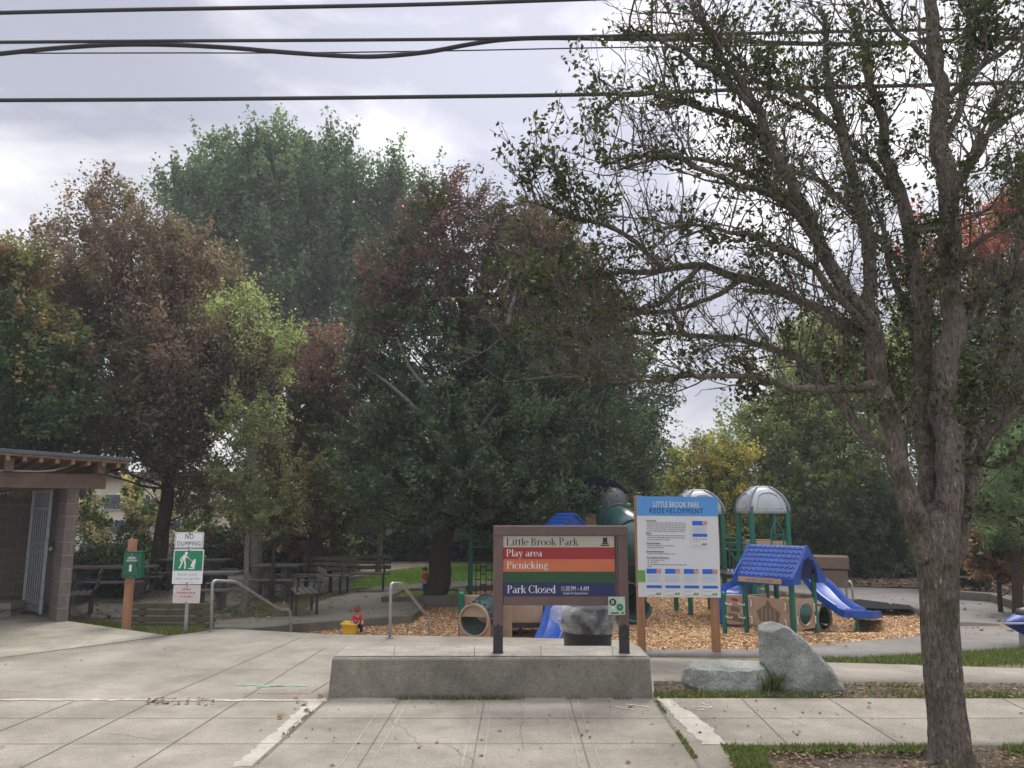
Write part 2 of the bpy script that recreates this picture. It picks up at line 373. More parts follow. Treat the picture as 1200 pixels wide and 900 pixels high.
def sheet(name, poly, zf, m, off=0.0, cell=.5, holes=(), thick=0, lim=None):
    pts, edges = [], []
    def ring(pp):
        o = len(pts); r = []
        for i in range(len(pp)):
            a, b = np.array(pp[i]), np.array(pp[(i+1) % len(pp)]); k = max(1, min(60, int(np.linalg.norm(b-a)/cell)))
            for j in range(k): r.append(tuple(a+(b-a)*j/k))
        pts.extend(r); edges.extend([(o+i, o+(i+1) % len(r)) for i in range(len(r))]); return len(r)
    nb = ring(poly)
    for h in holes: ring(h)
    x0, x1 = min(p[0] for p in poly), max(p[0] for p in poly); y0, y1 = min(p[1] for p in poly), max(p[1] for p in poly)
    if lim: x0, x1, y0, y1 = max(x0, lim[0]), min(x1, lim[1]), max(y0, lim[2]), min(y1, lim[3])
    gx, gy = np.meshgrid(np.arange(x0+cell*.5, x1, cell), np.arange(y0+cell*.5, y1, cell)); gx, gy = gx.ravel(), gy.ravel()
    k = inpoly(gx, gy, poly)
    pts.extend([(float(a)+random.uniform(-.01, .01), float(b)+random.uniform(-.01, .01)) for a, b in zip(gx[k], gy[k])])
    vs, es, fs, *_ = delaunay_2d_cdt([Vector(p) for p in pts], edges, [], 0, 1e-5)
    V = np.array([[v.x, v.y] for v in vs]); Fq = np.array([f for f in fs if len(f) == 3]); C = V[Fq].mean(1)
    keep = inpoly(C[:, 0], C[:, 1], poly)
    for h in holes: keep &= ~inpoly(C[:, 0], C[:, 1], h)
    Fq = Fq[keep]; Z = np.asarray(zf(V[:, 0], V[:, 1]))+np.zeros(len(V))+off
    # make faces point up
    a, b, c = V[Fq[:, 0]], V[Fq[:, 1]], V[Fq[:, 2]]; cr = (b[:, 0]-a[:, 0])*(c[:, 1]-a[:, 1])-(b[:, 1]-a[:, 1])*(c[:, 0]-a[:, 0])
    Fq[cr < 0] = Fq[cr < 0][:, ::-1]
    V3 = np.column_stack([V, Z])
    if thick:
        ed = {}
        for f in Fq:
            for i in range(3):
                e = (f[i], f[(i+1) % 3]); ed[e] = 1
        sk = []; n = len(V3)
        V3 = np.vstack([V3, V3-np.array([0, 0, thick])])
        for (i, j) in ed:
            if (j, i) not in ed: sk += [(i, n+i, n+j), (i, n+j, j)]
        Fq = np.vstack([Fq, np.array(sk)])
    o = npmesh(name, V3, Fq, m); tag(o, kind='structure'); return o
def strip(mb, a, b, w, z):
    a, b = Vector((*a, 0)), Vector((*b, 0)); d = (b-a).normalized(); n = Vector((-d.y, d.x, 0))*w/2
    mb.add([(*(a-n).xy, z), (*(b-n).xy, z), (*(b+n).xy, z), (*(a+n).xy, z)], [(0, 1, 2, 3)])
def copy_tree(o, parent=None):
    c = o.copy(); COL.objects.link(c); c.parent = parent
    for ch in list(o.children): copy_tree(ch, c)
    return c
def text(parent, s, size, O, U, V, m, name='lettering', align='LEFT', sx=1.0, bold=0.0, depth=.001, spacing=1.0):
    cu = bpy.data.curves.new('t', 'FONT'); cu.body = s; cu.size = size; cu.align_x = align; cu.offset = bold; cu.extrude = depth; cu.resolution_u = 3; cu.space_character = spacing
    ob = bpy.data.objects.new('t', cu); COL.objects.link(ob); dg = bpy.context.evaluated_depsgraph_get()
    me = bpy.data.meshes.new_from_object(ob.evaluated_get(dg)); bpy.data.objects.remove(ob); bpy.data.curves.remove(cu)
    O, U, V = Vector(O), Vector(U).normalized(), Vector(V).normalized(); W = U.cross(V)
    L, rz = frame_of(parent); R = Matrix.Rotation(-rz, 3, 'Z')
    for v in me.vertices: v.co = R @ (O+U*v.co.x*sx+V*v.co.y+W*v.co.z-L)
    me.name = name; me.materials.clear(); me.materials.append(m); o = bpy.data.objects.new(name, me); COL.objects.link(o); o.parent = parent; return o
# ================================================================ SETTING
basin = [pl(300,738.5), pl(340,741), pl(420,744.5), pl(600,747.5), pl(738,750), pl(742,760), pl(800,761), pl(880,760), pl(960,754.5), pl(1030,749.5), pl(1075,745), pl(1104,736), pl(1106,724),
         pl(1068,711), pl(1000,702), pl(940,695), pl(880,690), pl(820,686), pl(740,683.5), pl(600,685), pl(545,687), pl(520,689.5), pl(500,693), pl(492,700), pl(492,712), pl(479,721), pl(340,731.5), pl(303,736)]
# pull the plaza side of the basin slightly under the slab so no gap shows
basin[0] = (basin[0][0], basin[0][1]-.05)
def ground_z(X, Y): return land(X, Y)-.035
sheet('ground', [(-260,-30), (260,-30), (260,420), (-260,420)], ground_z, M['soil'], 0, 2.0, holes=[basin], lim=(-30, 30, 2, 44), thick=.9)
chips_poly = [((x*1.0), y) for x, y in basin]
sheet('wood_chip_surface', chips_poly, lambda X, Y: np.minimum(chipz(X, Y)+.02*snoise(np.column_stack([X, Y, X*0]), 2.1, 5), land(X, Y)-.02), M['chips'], 0, .35)

L0, L1 = np.array(p2(0,771)), np.array(p2(197,745)); dL = (L1-L0)/np.linalg.norm(L1-L0); Lfar = tuple(L0-dL*14)
path_r = [p2(762,771), p2(1000,777), p2(1200,783), p2(1500,791), p2(1500,803.5), p2(1200,801), p2(1000,799), p2(766,798)]
front = 3.6
bedx = p2(845,873)[0]
pav = [p2(197,745), p2(232,741), p2(265,736.5), p2(380,743), p2(600,747), p2(738,750)]+path_r+[p2(766,818), p2(1200,818.5), p2(1900,819.5), p2(2500,874), p2(1200,873.5), p2(848,873), p2(862,905), (p2(862,905)[0]+.45, front), (-16, front), Lfar]
sheet('pavement', pav, lambda X, Y: 0*X, M['paving'], 0, 1.2, thick=.12)
apr = [p2(197,745), p2(80,728), (-9.0, 14.9), (-24, 15.6), (-24, 2.0), (Lfar[0]-.05, Lfar[1])]
sheet('apron_pavement', apr, lambda X, Y: 0*X, M['apron'], .002, 1.2, thick=.12)
sheet('road', [(-60,-14), (60,-14), (60,3.42), (-60,3.42)], lambda X, Y: 0*X-.02, M['asphalt'], 0, 4)
kb = MB(); kb.box((0,3.51,-.05), (120,.16,.12)); tag(kb.build('street_kerb', M['paving'], bevel=.01), kind='structure')
# slab joints, worn margins, utility marks
J = MB()
def jl(a, b, w=.008, ext=0):
    w = min(w, .009) if w < .02 else w
    A, B = np.array(p2(*a)), np.array(p2(*b)); d = (B-A)/np.linalg.norm(B-A); B = B+d*ext; strip(J, A, B, w, .004)
jl((470,818),(419,900),.012,1.8); jl((568,818),(553,900),.012,1.8); jl((667,818),(691,900),.012,1.8); jl((387,817),(295,900),.03,1.8); jl((765,818),(822,900),.028,1.8)
jl((868,818),(924,873)); jl((970,818),(1056,873)); jl((1173,818),(1270,866)); jl((766,842),(1500,842),.007); jl((766,842),(0,842),.007,4); jl((800,871.5),(0,872),.007,4)
jl((353,747),(177,823)); jl((177,823),(27,899),.012,2); jl((380,760),(283,820)); jl((283,820),(160,899),.012,2); jl((87,822),(0,857),.012,2); jl((450,760),(365,812),.009); jl((0,771),(197,745),.03,0); jl((0,771),(-250,806),.03)
jl((0,785),(383,785),.005); jl((250,757),(600,757),.005); jl((870,774),(905,798),.008); jl((1075,779),(1130,800),.008)
rc_ = random.Random(9)
for (x0_, y0_), n_, d_ in (((455,842),9,(7,5)), ((610,825),8,(4,8)), ((120,860),10,(12,1)), ((905,840),8,(9,3)), ((250,780),9,(12,-2)), ((1010,845),7,(10,4)), ((520,872),7,(5,4)), ((60,800),8,(13,2))):
    x_, y_ = x0_, y0_
    for k in range(n_):
        nx, ny = x_+d_[0]*rc_.uniform(.3,1.4)+rc_.uniform(-4,4), y_+d_[1]*rc_.uniform(.2,1.4)+rc_.uniform(-1.2,1.2); strip(J, p2(x_, y_), p2(nx, ny), .0035, .004); x_, y_ = nx, ny
tag(J.build('pavement_joints', M['joint']), kind='structure')
tl = MB()   # tooled slab margins, slightly paler
for a, b in (((454,818),(397,900)), ((559,818),(541,900)), ((676,818),(705,900)), ((660,818),(680,900)), ((577,818),(566,900)), ((480,818),(433,900))):
    strip(tl, p2(*a), p2(*b), .008, .0035)
tag(tl.build('pavement_tooling', M['tooled']), kind='structure')
def patch(name, px, m, z=.003, grp=None):
    mb = MB(); pp0 = [np.array(p2(*p)) for p in px]; pts = []
    for i in range(len(pp0)):
        a_, b_ = pp0[i], pp0[(i+1) % len(pp0)]; k = max(1, int(np.linalg.norm(b_-a_)/.05)); pts += [tuple(a_+(b_-a_)*j/k+(rng.normal(size=2)*.012 if np.linalg.norm(b_-a_) > .1 else 0)) for j in range(k)]
    mb.add([(x, y, z) for x, y in pts], [tuple(range(len(pts)))]); return tag(mb.build(name, m), kind='structure')
patch('worn_concrete', [(382,819),(298,899),(272,899),(335,846),(356,826),(369,819)], M['worn'])
patch('worn_concrete', [(770,819.5),(783,820),(815,838),(838,856),(849,872.5),(824,872.5),(800,850)], M['worn'])
patch('worn_concrete', [(0,819.3),(383,820.2),(383,822),(0,821)], M['worn'], .0045)
ch = MB()
def stroke(a, b, w=.02, z=.0055):
    A_, B_ = np.array(p2(*a)), np.array(p2(*b)); k = 7; q = [A_+(B_-A_)*i/k+rng.normal(size=2)*.006 for i in range(k+1)]
    for i in range(k):
        if rng.random() < .85: strip(ch, q[i], q[i+1], w*rng.uniform(.5, 1.2), z)
stroke((812,829),(834,829)); stroke((834,829),(822,824)); stroke((834,829),(818,833)); stroke((782,822),(796,824)); stroke((782,822),(786,829)); stroke((722,829),(742,832)); stroke((735,826),(760,829))
tag(ch.build('chalk_mark', M['chalk']), kind='structure')
mk = MB()
for a, b in (((278,803),(290,804)),((287,802.5),(320,805)),((300,806),(332,804)),((322,804.5),(356,803.5)),((340,805),(362,804))): strip(mk, p2(*a), p2(*b), .02, .005)
tag(mk.build('green_survey_mark', mat('spray_green', (.25,.62,.32), .9, .5, 30)), kind='structure')
mk = MB()
for a, b in (((300,812.5),(332,812.5)),((328,812),(364,812.6)),((0,810.6),(32,811))): strip(mk, p2(*a), p2(*b), .012, .005)
tag(mk.build('red_survey_mark', mat('spray_red', (.55,.28,.25), .9, .5, 30)), kind='structure')

aph = [pl(742,760), pl(800,761), pl(880,760), pl(960,754.5), pl(1030,749.5), pl(1075,745), pl(1104,736), pl(1106,724), pl(1068,711), pl(1000,702), pl(940,695), pl(890,690.5), pl(895,683), pl(960,684), pl(1010,688), pl(1075,690), pl(1128,698), pl(1170,702), pl(1200,712), pl(1300,735), pl(1600,762), pl(1600,779), pl(1200,759), pl(1128,763.5), pl(1000,771), pl(880,769), pl(764,768), pl(745,767)]
sheet('asphalt_path', aph, land, M['asphalt'], .0, .6, thick=.06)
sheet('rubber_mat', [pl(1006,702.5), pl(1066,709.5), pl(1072,714), pl(1040,714), pl(985,711), pl(978,706)], land, M['rubber'], .006, .5)
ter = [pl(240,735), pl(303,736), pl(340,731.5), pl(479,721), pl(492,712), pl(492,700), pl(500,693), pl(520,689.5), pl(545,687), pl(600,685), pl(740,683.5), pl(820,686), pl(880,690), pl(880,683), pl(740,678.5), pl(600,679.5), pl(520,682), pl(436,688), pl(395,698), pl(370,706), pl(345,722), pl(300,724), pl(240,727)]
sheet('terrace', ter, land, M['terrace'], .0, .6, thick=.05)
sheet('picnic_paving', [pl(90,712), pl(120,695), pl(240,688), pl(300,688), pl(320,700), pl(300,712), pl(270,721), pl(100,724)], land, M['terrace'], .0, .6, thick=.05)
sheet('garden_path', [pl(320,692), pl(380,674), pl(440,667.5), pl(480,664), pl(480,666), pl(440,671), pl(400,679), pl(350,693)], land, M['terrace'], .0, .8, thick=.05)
sheet('lawn', [pl(400,690.5), pl(440,671.5), pl(480,666.3), pl(520,661.5), pl(900,660), pl(960,664), pl(960,683), pl(895,682.5), pl(740,678), pl(600,679), pl(520,681.5), pl(436,687.5)], land, M['lawn'], -.01, .6)
verge = [pl(764,768.5), pl(880,769.5), pl(1000,771.5), pl(1128,764), pl(1200,759.5), pl(1600,780), (p2(1500,790.5)), p2(1200,782.5), p2(1000,776.5), p2(764,770.8)]
sheet('verge', verge, lambda X, Y: 0*X, M['vergesoil'], -.015, .5)
sheet('leaf_littered_bed', [pl(985,687), pl(1075,689), pl(1128,696), pl(1168,699), pl(1200,708), pl(1500,735), pl(1500,690), pl(1200,672), pl(930,676)], land, M['litter_soil'], .01, .8)
# low kerbs round the chip basin
def kerb(pts, zt, zb, w, name='kerb', m='curb', side=0):
    mb = MB()
    for a, b in zip(pts[:-1], pts[1:]):
        A, B = Vector((*a, 0)), Vector((*b, 0)); d = (B-A).normalized(); t1, t2 = float(zt(*a)), float(zt(*b)); n = Vector((-d.y, d.x, 0))*w/2; A = A-d*.02; B = B+d*.02
        vs = [A-n, B-n, B+n, A+n]
        mb.add([(p.x, p.y, zb) for p in vs]+[(vs[i].x, vs[i].y, (t1, t2, t2, t1)[i]+.012*(1+.02*len(mb.v)/8)) for i in range(4)], [(0,1,2,3),(4,5,6,7),(0,1,5,4),(1,2,6,5),(2,3,7,6),(3,0,4,7)])
    return tag(mb.build(name, M[m], bevel=.012), kind='structure')
kerb([basin[i] for i in range(27, 18, -1)], land, -.75, .16)
kerb([basin[i] for i in range(19, 15, -1)], land, -.75, .16)
kerb([pl(1126,702), pl(1168,705), pl(1200,716), pl(1330,742)], lambda x, y: land(x, y)+.17, -.5, .3, 'stone_kerb', 'terrace')

# ---- concrete ledge
FL, FRt = gp(384,818), gp(765,818)
yf = FL.y; xl, xr = FL.x, FRt.x; zt = at(575,770.5, yf+.03).z
t = thing('concrete_ledge', 'low grey concrete ledge with mossy front face carrying the brown park sign', 'concrete ledge', ((xl+xr)/2, yf, 0))
mb = MB(); n = 40; prof = [(0, -.05), (.05, zt-.03), (.075, zt-.001), (.62, zt+.0)]
prof = [(0,-.05), (.03, zt-.022), (.048, zt-.006), (.07, zt), (.60, zt+.004), (.61, -.05)]
for i in range(n+1):
    x = xl+(xr-xl)*i/n
    for k, (dy, z) in enumerate(prof):
        q = .004*noise.noise((x*7, dy*9, z*5)) if 0 < k < 5 else 0
        mb.v.append((x+(.02 if i == 0 and z > .1 else (-.012 if i == n and z > .1 else 0)), yf+dy+q, z+q*.6))
m6 = len(prof)
for i in range(n):
    for k in range(m6-1): mb.f.append((i*m6+k, (i+1)*m6+k, (i+1)*m6+k+1, i*m6+k+1))
mb.f.append(tuple(range(m6))); mb.f.append(tuple(n*m6+k for k in range(m6)))
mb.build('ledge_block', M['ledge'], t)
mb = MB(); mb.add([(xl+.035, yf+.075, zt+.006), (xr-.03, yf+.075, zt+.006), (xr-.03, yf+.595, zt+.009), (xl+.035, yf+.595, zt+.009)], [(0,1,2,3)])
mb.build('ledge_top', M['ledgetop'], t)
for px in (462,556,634,718): mb = MB(); a = at(px,770,yf+.075); mb.box((a.x+(a.x)*.035, yf+.33, zt+.0095), (.006,.50,.002), Matrix.Rotation(-a.x*.13, 3, 'Z')); mb.build('top_joint', M['curb'], t)

# ================================================================ GRASS, LITTER, CHIPS (uncountable)
GV, GQ, GC = [], [], []
def blades(poly, n, h, zf, cols=((.12,.17,.05),(.17,.21,.07),(.10,.13,.04),(.28,.25,.13)), patch=None, w=.012, lean=.5):
    x0, x1 = min(p[0] for p in poly), max(p[0] for p in poly); y0, y1 = min(p[1] for p in poly), max(p[1] for p in poly)
    X = rng.uniform(x0, x1, n*2); Y = rng.uniform(y0, y1, n*2); k = inpoly(X, Y, poly); X, Y = X[k][:n], Y[k][:n]
    if patch:
        s = snoise(np.column_stack([X, Y, X*0]), patch[0], patch[2])+rng.normal(size=len(X))*.12; k = s > patch[1]; X, Y = X[k], Y[k]
    n = len(X); Z = np.asarray(zf(X, Y))+np.zeros(n)
    a = rng.uniform(0, 6.28, n); H = h*rng.uniform(.4, 1.3, n); d = np.column_stack([np.cos(a), np.sin(a), 0*a]); e = np.column_stack([-np.sin(a), np.cos(a), 0*a])
    P = np.column_stack([X, Y, Z-.01]); ww = w*rng.uniform(.6, 1.4, n)[:, None]
    b = nrmz(rng.normal(size=(n, 3)))*[1, 1, .1]*lean*H[:, None]
    V = np.stack([P-d*ww/2, P+d*ww/2, P+b*.45+[0,0,1]*H[:, None]*.6+d*ww*.3, P+b+[0,0,1]*H[:, None]], 1).reshape(-1, 3)
    c = np.array(cols)[rng.choice(len(cols), n, p=[.4,.25,.25,.1] if len(cols) == 4 else None)]*rng.uniform(.7, 1.3, (n, 1))
    GV.append(V); GC.append(np.repeat(c, 4, 0)); GQ.append(n)
def flushg(name, label=None, m='grassblade'):
    V = np.vstack(GV); C = np.vstack(GC); n = sum(GQ); o = npmesh(name, V, np.arange(4*n).reshape(n, 4), M[m], None, C); tag(o, label, 'grass', kind='stuff'); GV.clear(); GC.clear(); GQ.clear(); return o
zero = lambda X, Y: 0*X
G = lambda *pp: [p2(*p) for p in pp]
blades(verge, 24000, .045, zero, patch=(1.6, -.05, 3))
blades(G((846,874),(1300,874),(1300,881),(850,883)), 5000, .038, zero, patch=(3.6,-.02,4))
blades(G((850,876),(895,876),(905,905),(862,905)), 2600, .04, zero, patch=(3,-.35,5))
blades(G((895,880),(1300,880),(1400,960),(900,960)), 9000, .03, zero, patch=(2.2,.25,6))
blades(G((1100,890),(1250,880),(1250,940),(1120,940)), 2500, .045, zero, patch=(2.6,-.1,7))
blades(G((766,812),(1500,812),(1500,818),(766,818)), 5000, .05, zero, patch=(3,-.0,8))
blades(G((766,799),(890,800),(885,818),(766,818)), 1600, .06, zero, patch=(3.3,.05,9))
blades(G((990,801),(1500,803),(1500,812),(990,812)), 3500, .03, zero, patch=(4.6,.12,10))
blades(G((893,798),(915,798),(918,812),(893,812)), 500, .16, zero)
blades(G((768,822),(771,822),(818,890),(812,890)), 1500, .03, zero, patch=(5,-.3,11))
blades(G((370,828),(376,828),(318,880),(310,880)), 500, .03, zero, patch=(6,-.05,12))
blades(G((465,818.6),(640,818.6),(640,820.5),(465,820.5)), 900, .05, lambda X, Y: 0*X, patch=(5,-.1,13), w=.008)
blades(G((540,818.6),(740,818.6),(740,820),(540,820)), 600, .035, lambda X, Y: 0*X, patch=(7,.1,17), w=.008)
blades([pl(82,729), pl(110,728), pl(170,733), pl(240,736), pl(232,740.5), pl(197,744.5), pl(120,734)], 14000, .06, land, patch=(2,-.5,14))
blades([pl(300,700), pl(345,722), pl(300,723), pl(250,722)], 3500, .05, land, patch=(1.5,-.1,15))
blades([pl(345,722), pl(370,706), pl(395,698), pl(436,688), pl(390,694), pl(330,700)], 3500, .05, land, patch=(1.2,-.2,16))
blades([pl(400,690.5), pl(440,671.5), pl(520,661.5), pl(640,660.5), pl(640,679), pl(520,681.5), pl(436,687.5)], 16000, .06, land, cols=((.24,.37,.08),(.30,.42,.10),(.18,.28,.06),(.32,.34,.12)), w=.03)
flushg('grass', 'short patchy green grass along the paths and paving edges')
def scat(name, label, cat, polys, cols, m, up=4):
    V, Q, C, o = [], [], [], 0
    for poly, n, size, zf, el in polys:
        x0, x1 = min(p[0] for p in poly), max(p[0] for p in poly); y0, y1 = min(p[1] for p in poly), max(p[1] for p in poly)
        X = rng.uniform(x0, x1, n); Y = rng.uniform(y0, y1, n); k = inpoly(X, Y, poly); X, Y = X[k], Y[k]; nn = len(X)
        P = np.column_stack([X, Y, np.asarray(zf(X, Y))+size*.28*rng.uniform(.3, 1.2, nn)])
        c = np.array(cols)[rng.integers(0, len(cols), nn)]*rng.uniform(.6, 1.35, (nn, 1))
        v, q, cc = leaf_arrays(P, size, c, el, up); V.append(v); Q.append(q+o); C.append(cc); o += len(v)
    return tag(npmesh(name, np.vstack(V), np.vstack(Q), M[m], None, np.vstack(C)), label, cat, kind='stuff')
chz = lambda X, Y: np.minimum(chipz(X, Y), land(X, Y)-.02)
scat('wood_chips', 'orange brown wood chips covering the play area', 'wood chips', [(basin, 210000, .056, chz, 2.6), (G((742,757),(960,752),(1075,745),(1075,747),(960,757),(880,763),(742,763)), 500, .05, zero, 2.4)], [(.66,.42,.23),(.56,.34,.18),(.76,.53,.31),(.34,.21,.12),(.58,.38,.22)], 'dry', 3.5)
leafy = [(.22,.13,.06),(.15,.08,.04),(.30,.20,.09),(.11,.07,.045)]
scat('fallen_leaves', 'scattered brown fallen leaves on the paving and beds', 'fallen leaves',
     [(G((400,819),(764,819),(830,900),(290,900)), 70, .03, zero, 1.5), (G((0,760),(380,760),(300,900),(-200,900)), 25, .03, zero, 1.5), (G((170,819),(250,819),(250,827),(170,827)), 60, .04, zero, 1.6),
      (G((770,799),(1400,802),(1400,818),(770,818)), 2200, .032, zero, 1.5), (G((850,878),(1400,878),(1400,980),(870,980)), 4200, .032, zero, 1.5), (G((770,822),(1300,822),(1300,870),(830,870)), 60, .03, zero, 1.5), (G((340,818),(384,818),(360,840),(320,850)), 12, .06, zero, 1.5),
      ([pl(985,687), pl(1075,689), pl(1128,696), pl(1200,708), pl(1500,735), pl(1500,690), pl(1200,676), pl(930,678)], 5000, .12, land, 1.4), ([pl(900,690), pl(1128,698), pl(1200,712), pl(1400,740), pl(1400,760), pl(1000,771)], 160, .09, land, 1.4),
      ([pl(90,722), pl(120,690), pl(330,688), pl(345,720), pl(240,735)], 900, .08, land, 1.4), ([pl(340,731), pl(479,721), pl(492,705), pl(400,695)], 60, .08, land, 1.4)], leafy+[(.26,.19,.10)], 'dry')

# ================================================================ SKY, LIGHT, CAMERA
SUN_EL, SUN_AZ = math.radians(52), math.radians(14)       # azimuth measured from +Y towards +X
w = bpy.data.worlds.new('World'); sc.world = w; w.use_nodes = True; nt = w.node_tree; Lk = nt.links.new
bg = nt.nodes['Background']; bg.inputs[1].default_value = .1
sky = N(nt, 'ShaderNodeTexSky'); sky.sky_type = 'NISHITA'; sky.sun_disc = False; sky.sun_elevation = SUN_EL; sky.sun_rotation = SUN_AZ
tc = N(nt, 'ShaderNodeTexCoord'); mp = N(nt, 'ShaderNodeMapping'); mp.inputs['Scale'].default_value = (1, 1, 2.3); Lk(tc.outputs['Generated'], mp.inputs[0])
n1 = N(nt, 'ShaderNodeTexNoise'); n1.inputs['Scale'].default_value = 3.0; n1.inputs['Detail'].default_value = 7; n1.inputs['Roughness'].default_value = .52; n1.inputs['Distortion'].default_value = .25; Lk(mp.outputs[0], n1.inputs['Vector'])
cr = N(nt, 'ShaderNodeValToRGB'); Lk(n1.outputs['Fac'], cr.inputs[0]); e = cr.color_ramp.elements
e[0].position, e[0].color = .41, (.30, .305, .355, 1); e[1].position, e[1].color = .62, (.68, .67, .67, 1); q = e.new(.5); q.color = (.445, .44, .475, 1)
# brighter cloud round the veiled sun and overhead
vm = N(nt, 'ShaderNodeVectorMath', operation='DOT_PRODUCT'); Lk(tc.outputs['Generated'], vm.inputs[0]); vm.inputs[1].default_value = (math.sin(.12)*math.cos(.62), math.cos(.12)*math.cos(.62), math.sin(.62))
mr = N(nt, 'ShaderNodeMapRange'); mr.inputs[1].default_value = .86; mr.inputs[2].default_value = 1; mr.inputs[3].default_value = 0; mr.inputs[4].default_value = .40; mr.interpolation_type = 'SMOOTHSTEP'; Lk(vm.outputs['Value'], mr.inputs[0])
sx = N(nt, 'ShaderNodeSeparateXYZ'); Lk(tc.outputs['Generated'], sx.inputs[0])
mz = N(nt, 'ShaderNodeMapRange'); mz.inputs[1].default_value = .60; mz.inputs[2].default_value = 1.0; mz.inputs[3].default_value = 1.0; mz.inputs[4].default_value = 2.7; Lk(sx.outputs['Z'], mz.inputs[0])
ad = N(nt, 'ShaderNodeMath', operation='ADD'); Lk(mr.outputs[0], ad.inputs[0]); Lk(mz.outputs[0], ad.inputs[1])
m10 = N(nt, 'ShaderNodeMath', operation='MULTIPLY'); Lk(ad.outputs[0], m10.inputs[0]); m10.inputs[1].default_value = 8.7
vs = N(nt, 'ShaderNodeVectorMath', operation='SCALE'); Lk(cr.outputs[0], vs.inputs[0]); Lk(m10.outputs[0], vs.inputs['Scale'])
mx = N(nt, 'ShaderNodeMix', data_type='RGBA'); mx.inputs[0].default_value = .93; Lk(sky.outputs[0], mx.inputs[6]); Lk(vs.outputs[0], mx.inputs[7]); Lk(mx.outputs[2], bg.inputs[0])
s = bpy.data.lights.new('sun', 'SUN'); s.energy = 1.2; s.angle = math.radians(22); s.color = (1, .95, .88); so = bpy.data.objects.new('sun', s); COL.objects.link(so)
dv = Vector((math.sin(SUN_AZ)*math.cos(SUN_EL), math.cos(SUN_AZ)*math.cos(SUN_EL), math.sin(SUN_EL))); so.rotation_euler = dv.to_track_quat('Z', 'Y').to_euler(); so.location = (0, 0, 40)
cam = bpy.data.cameras.new('camera'); co = bpy.data.objects.new('camera', cam); COL.objects.link(co); co.location = (0, 0, CAMH); co.rotation_euler = (math.pi/2+PITCH, 0, 0)
cam.sensor_width = 36; cam.lens = 36*F/1200; cam.clip_end = 1500; cam.clip_start = .05; sc.camera = co
sc.view_settings.view_transform = 'Standard'; sc.view_settings.look = 'None'; sc.view_settings.gamma = 1; sc.view_settings.exposure = 1.02
sc.cycles.max_bounces = 6; sc.cycles.diffuse_bounces = 3; sc.cycles.transparent_max_bounces = 12; sc.cycles.use_denoising = True
# ================================================================ SIGNS
X3, Y3, Z3 = Vector((1,0,0)), Vector((0,1,0)), Vector((0,0,1))
def lerp(a, b, t): return a+(b-a)*t
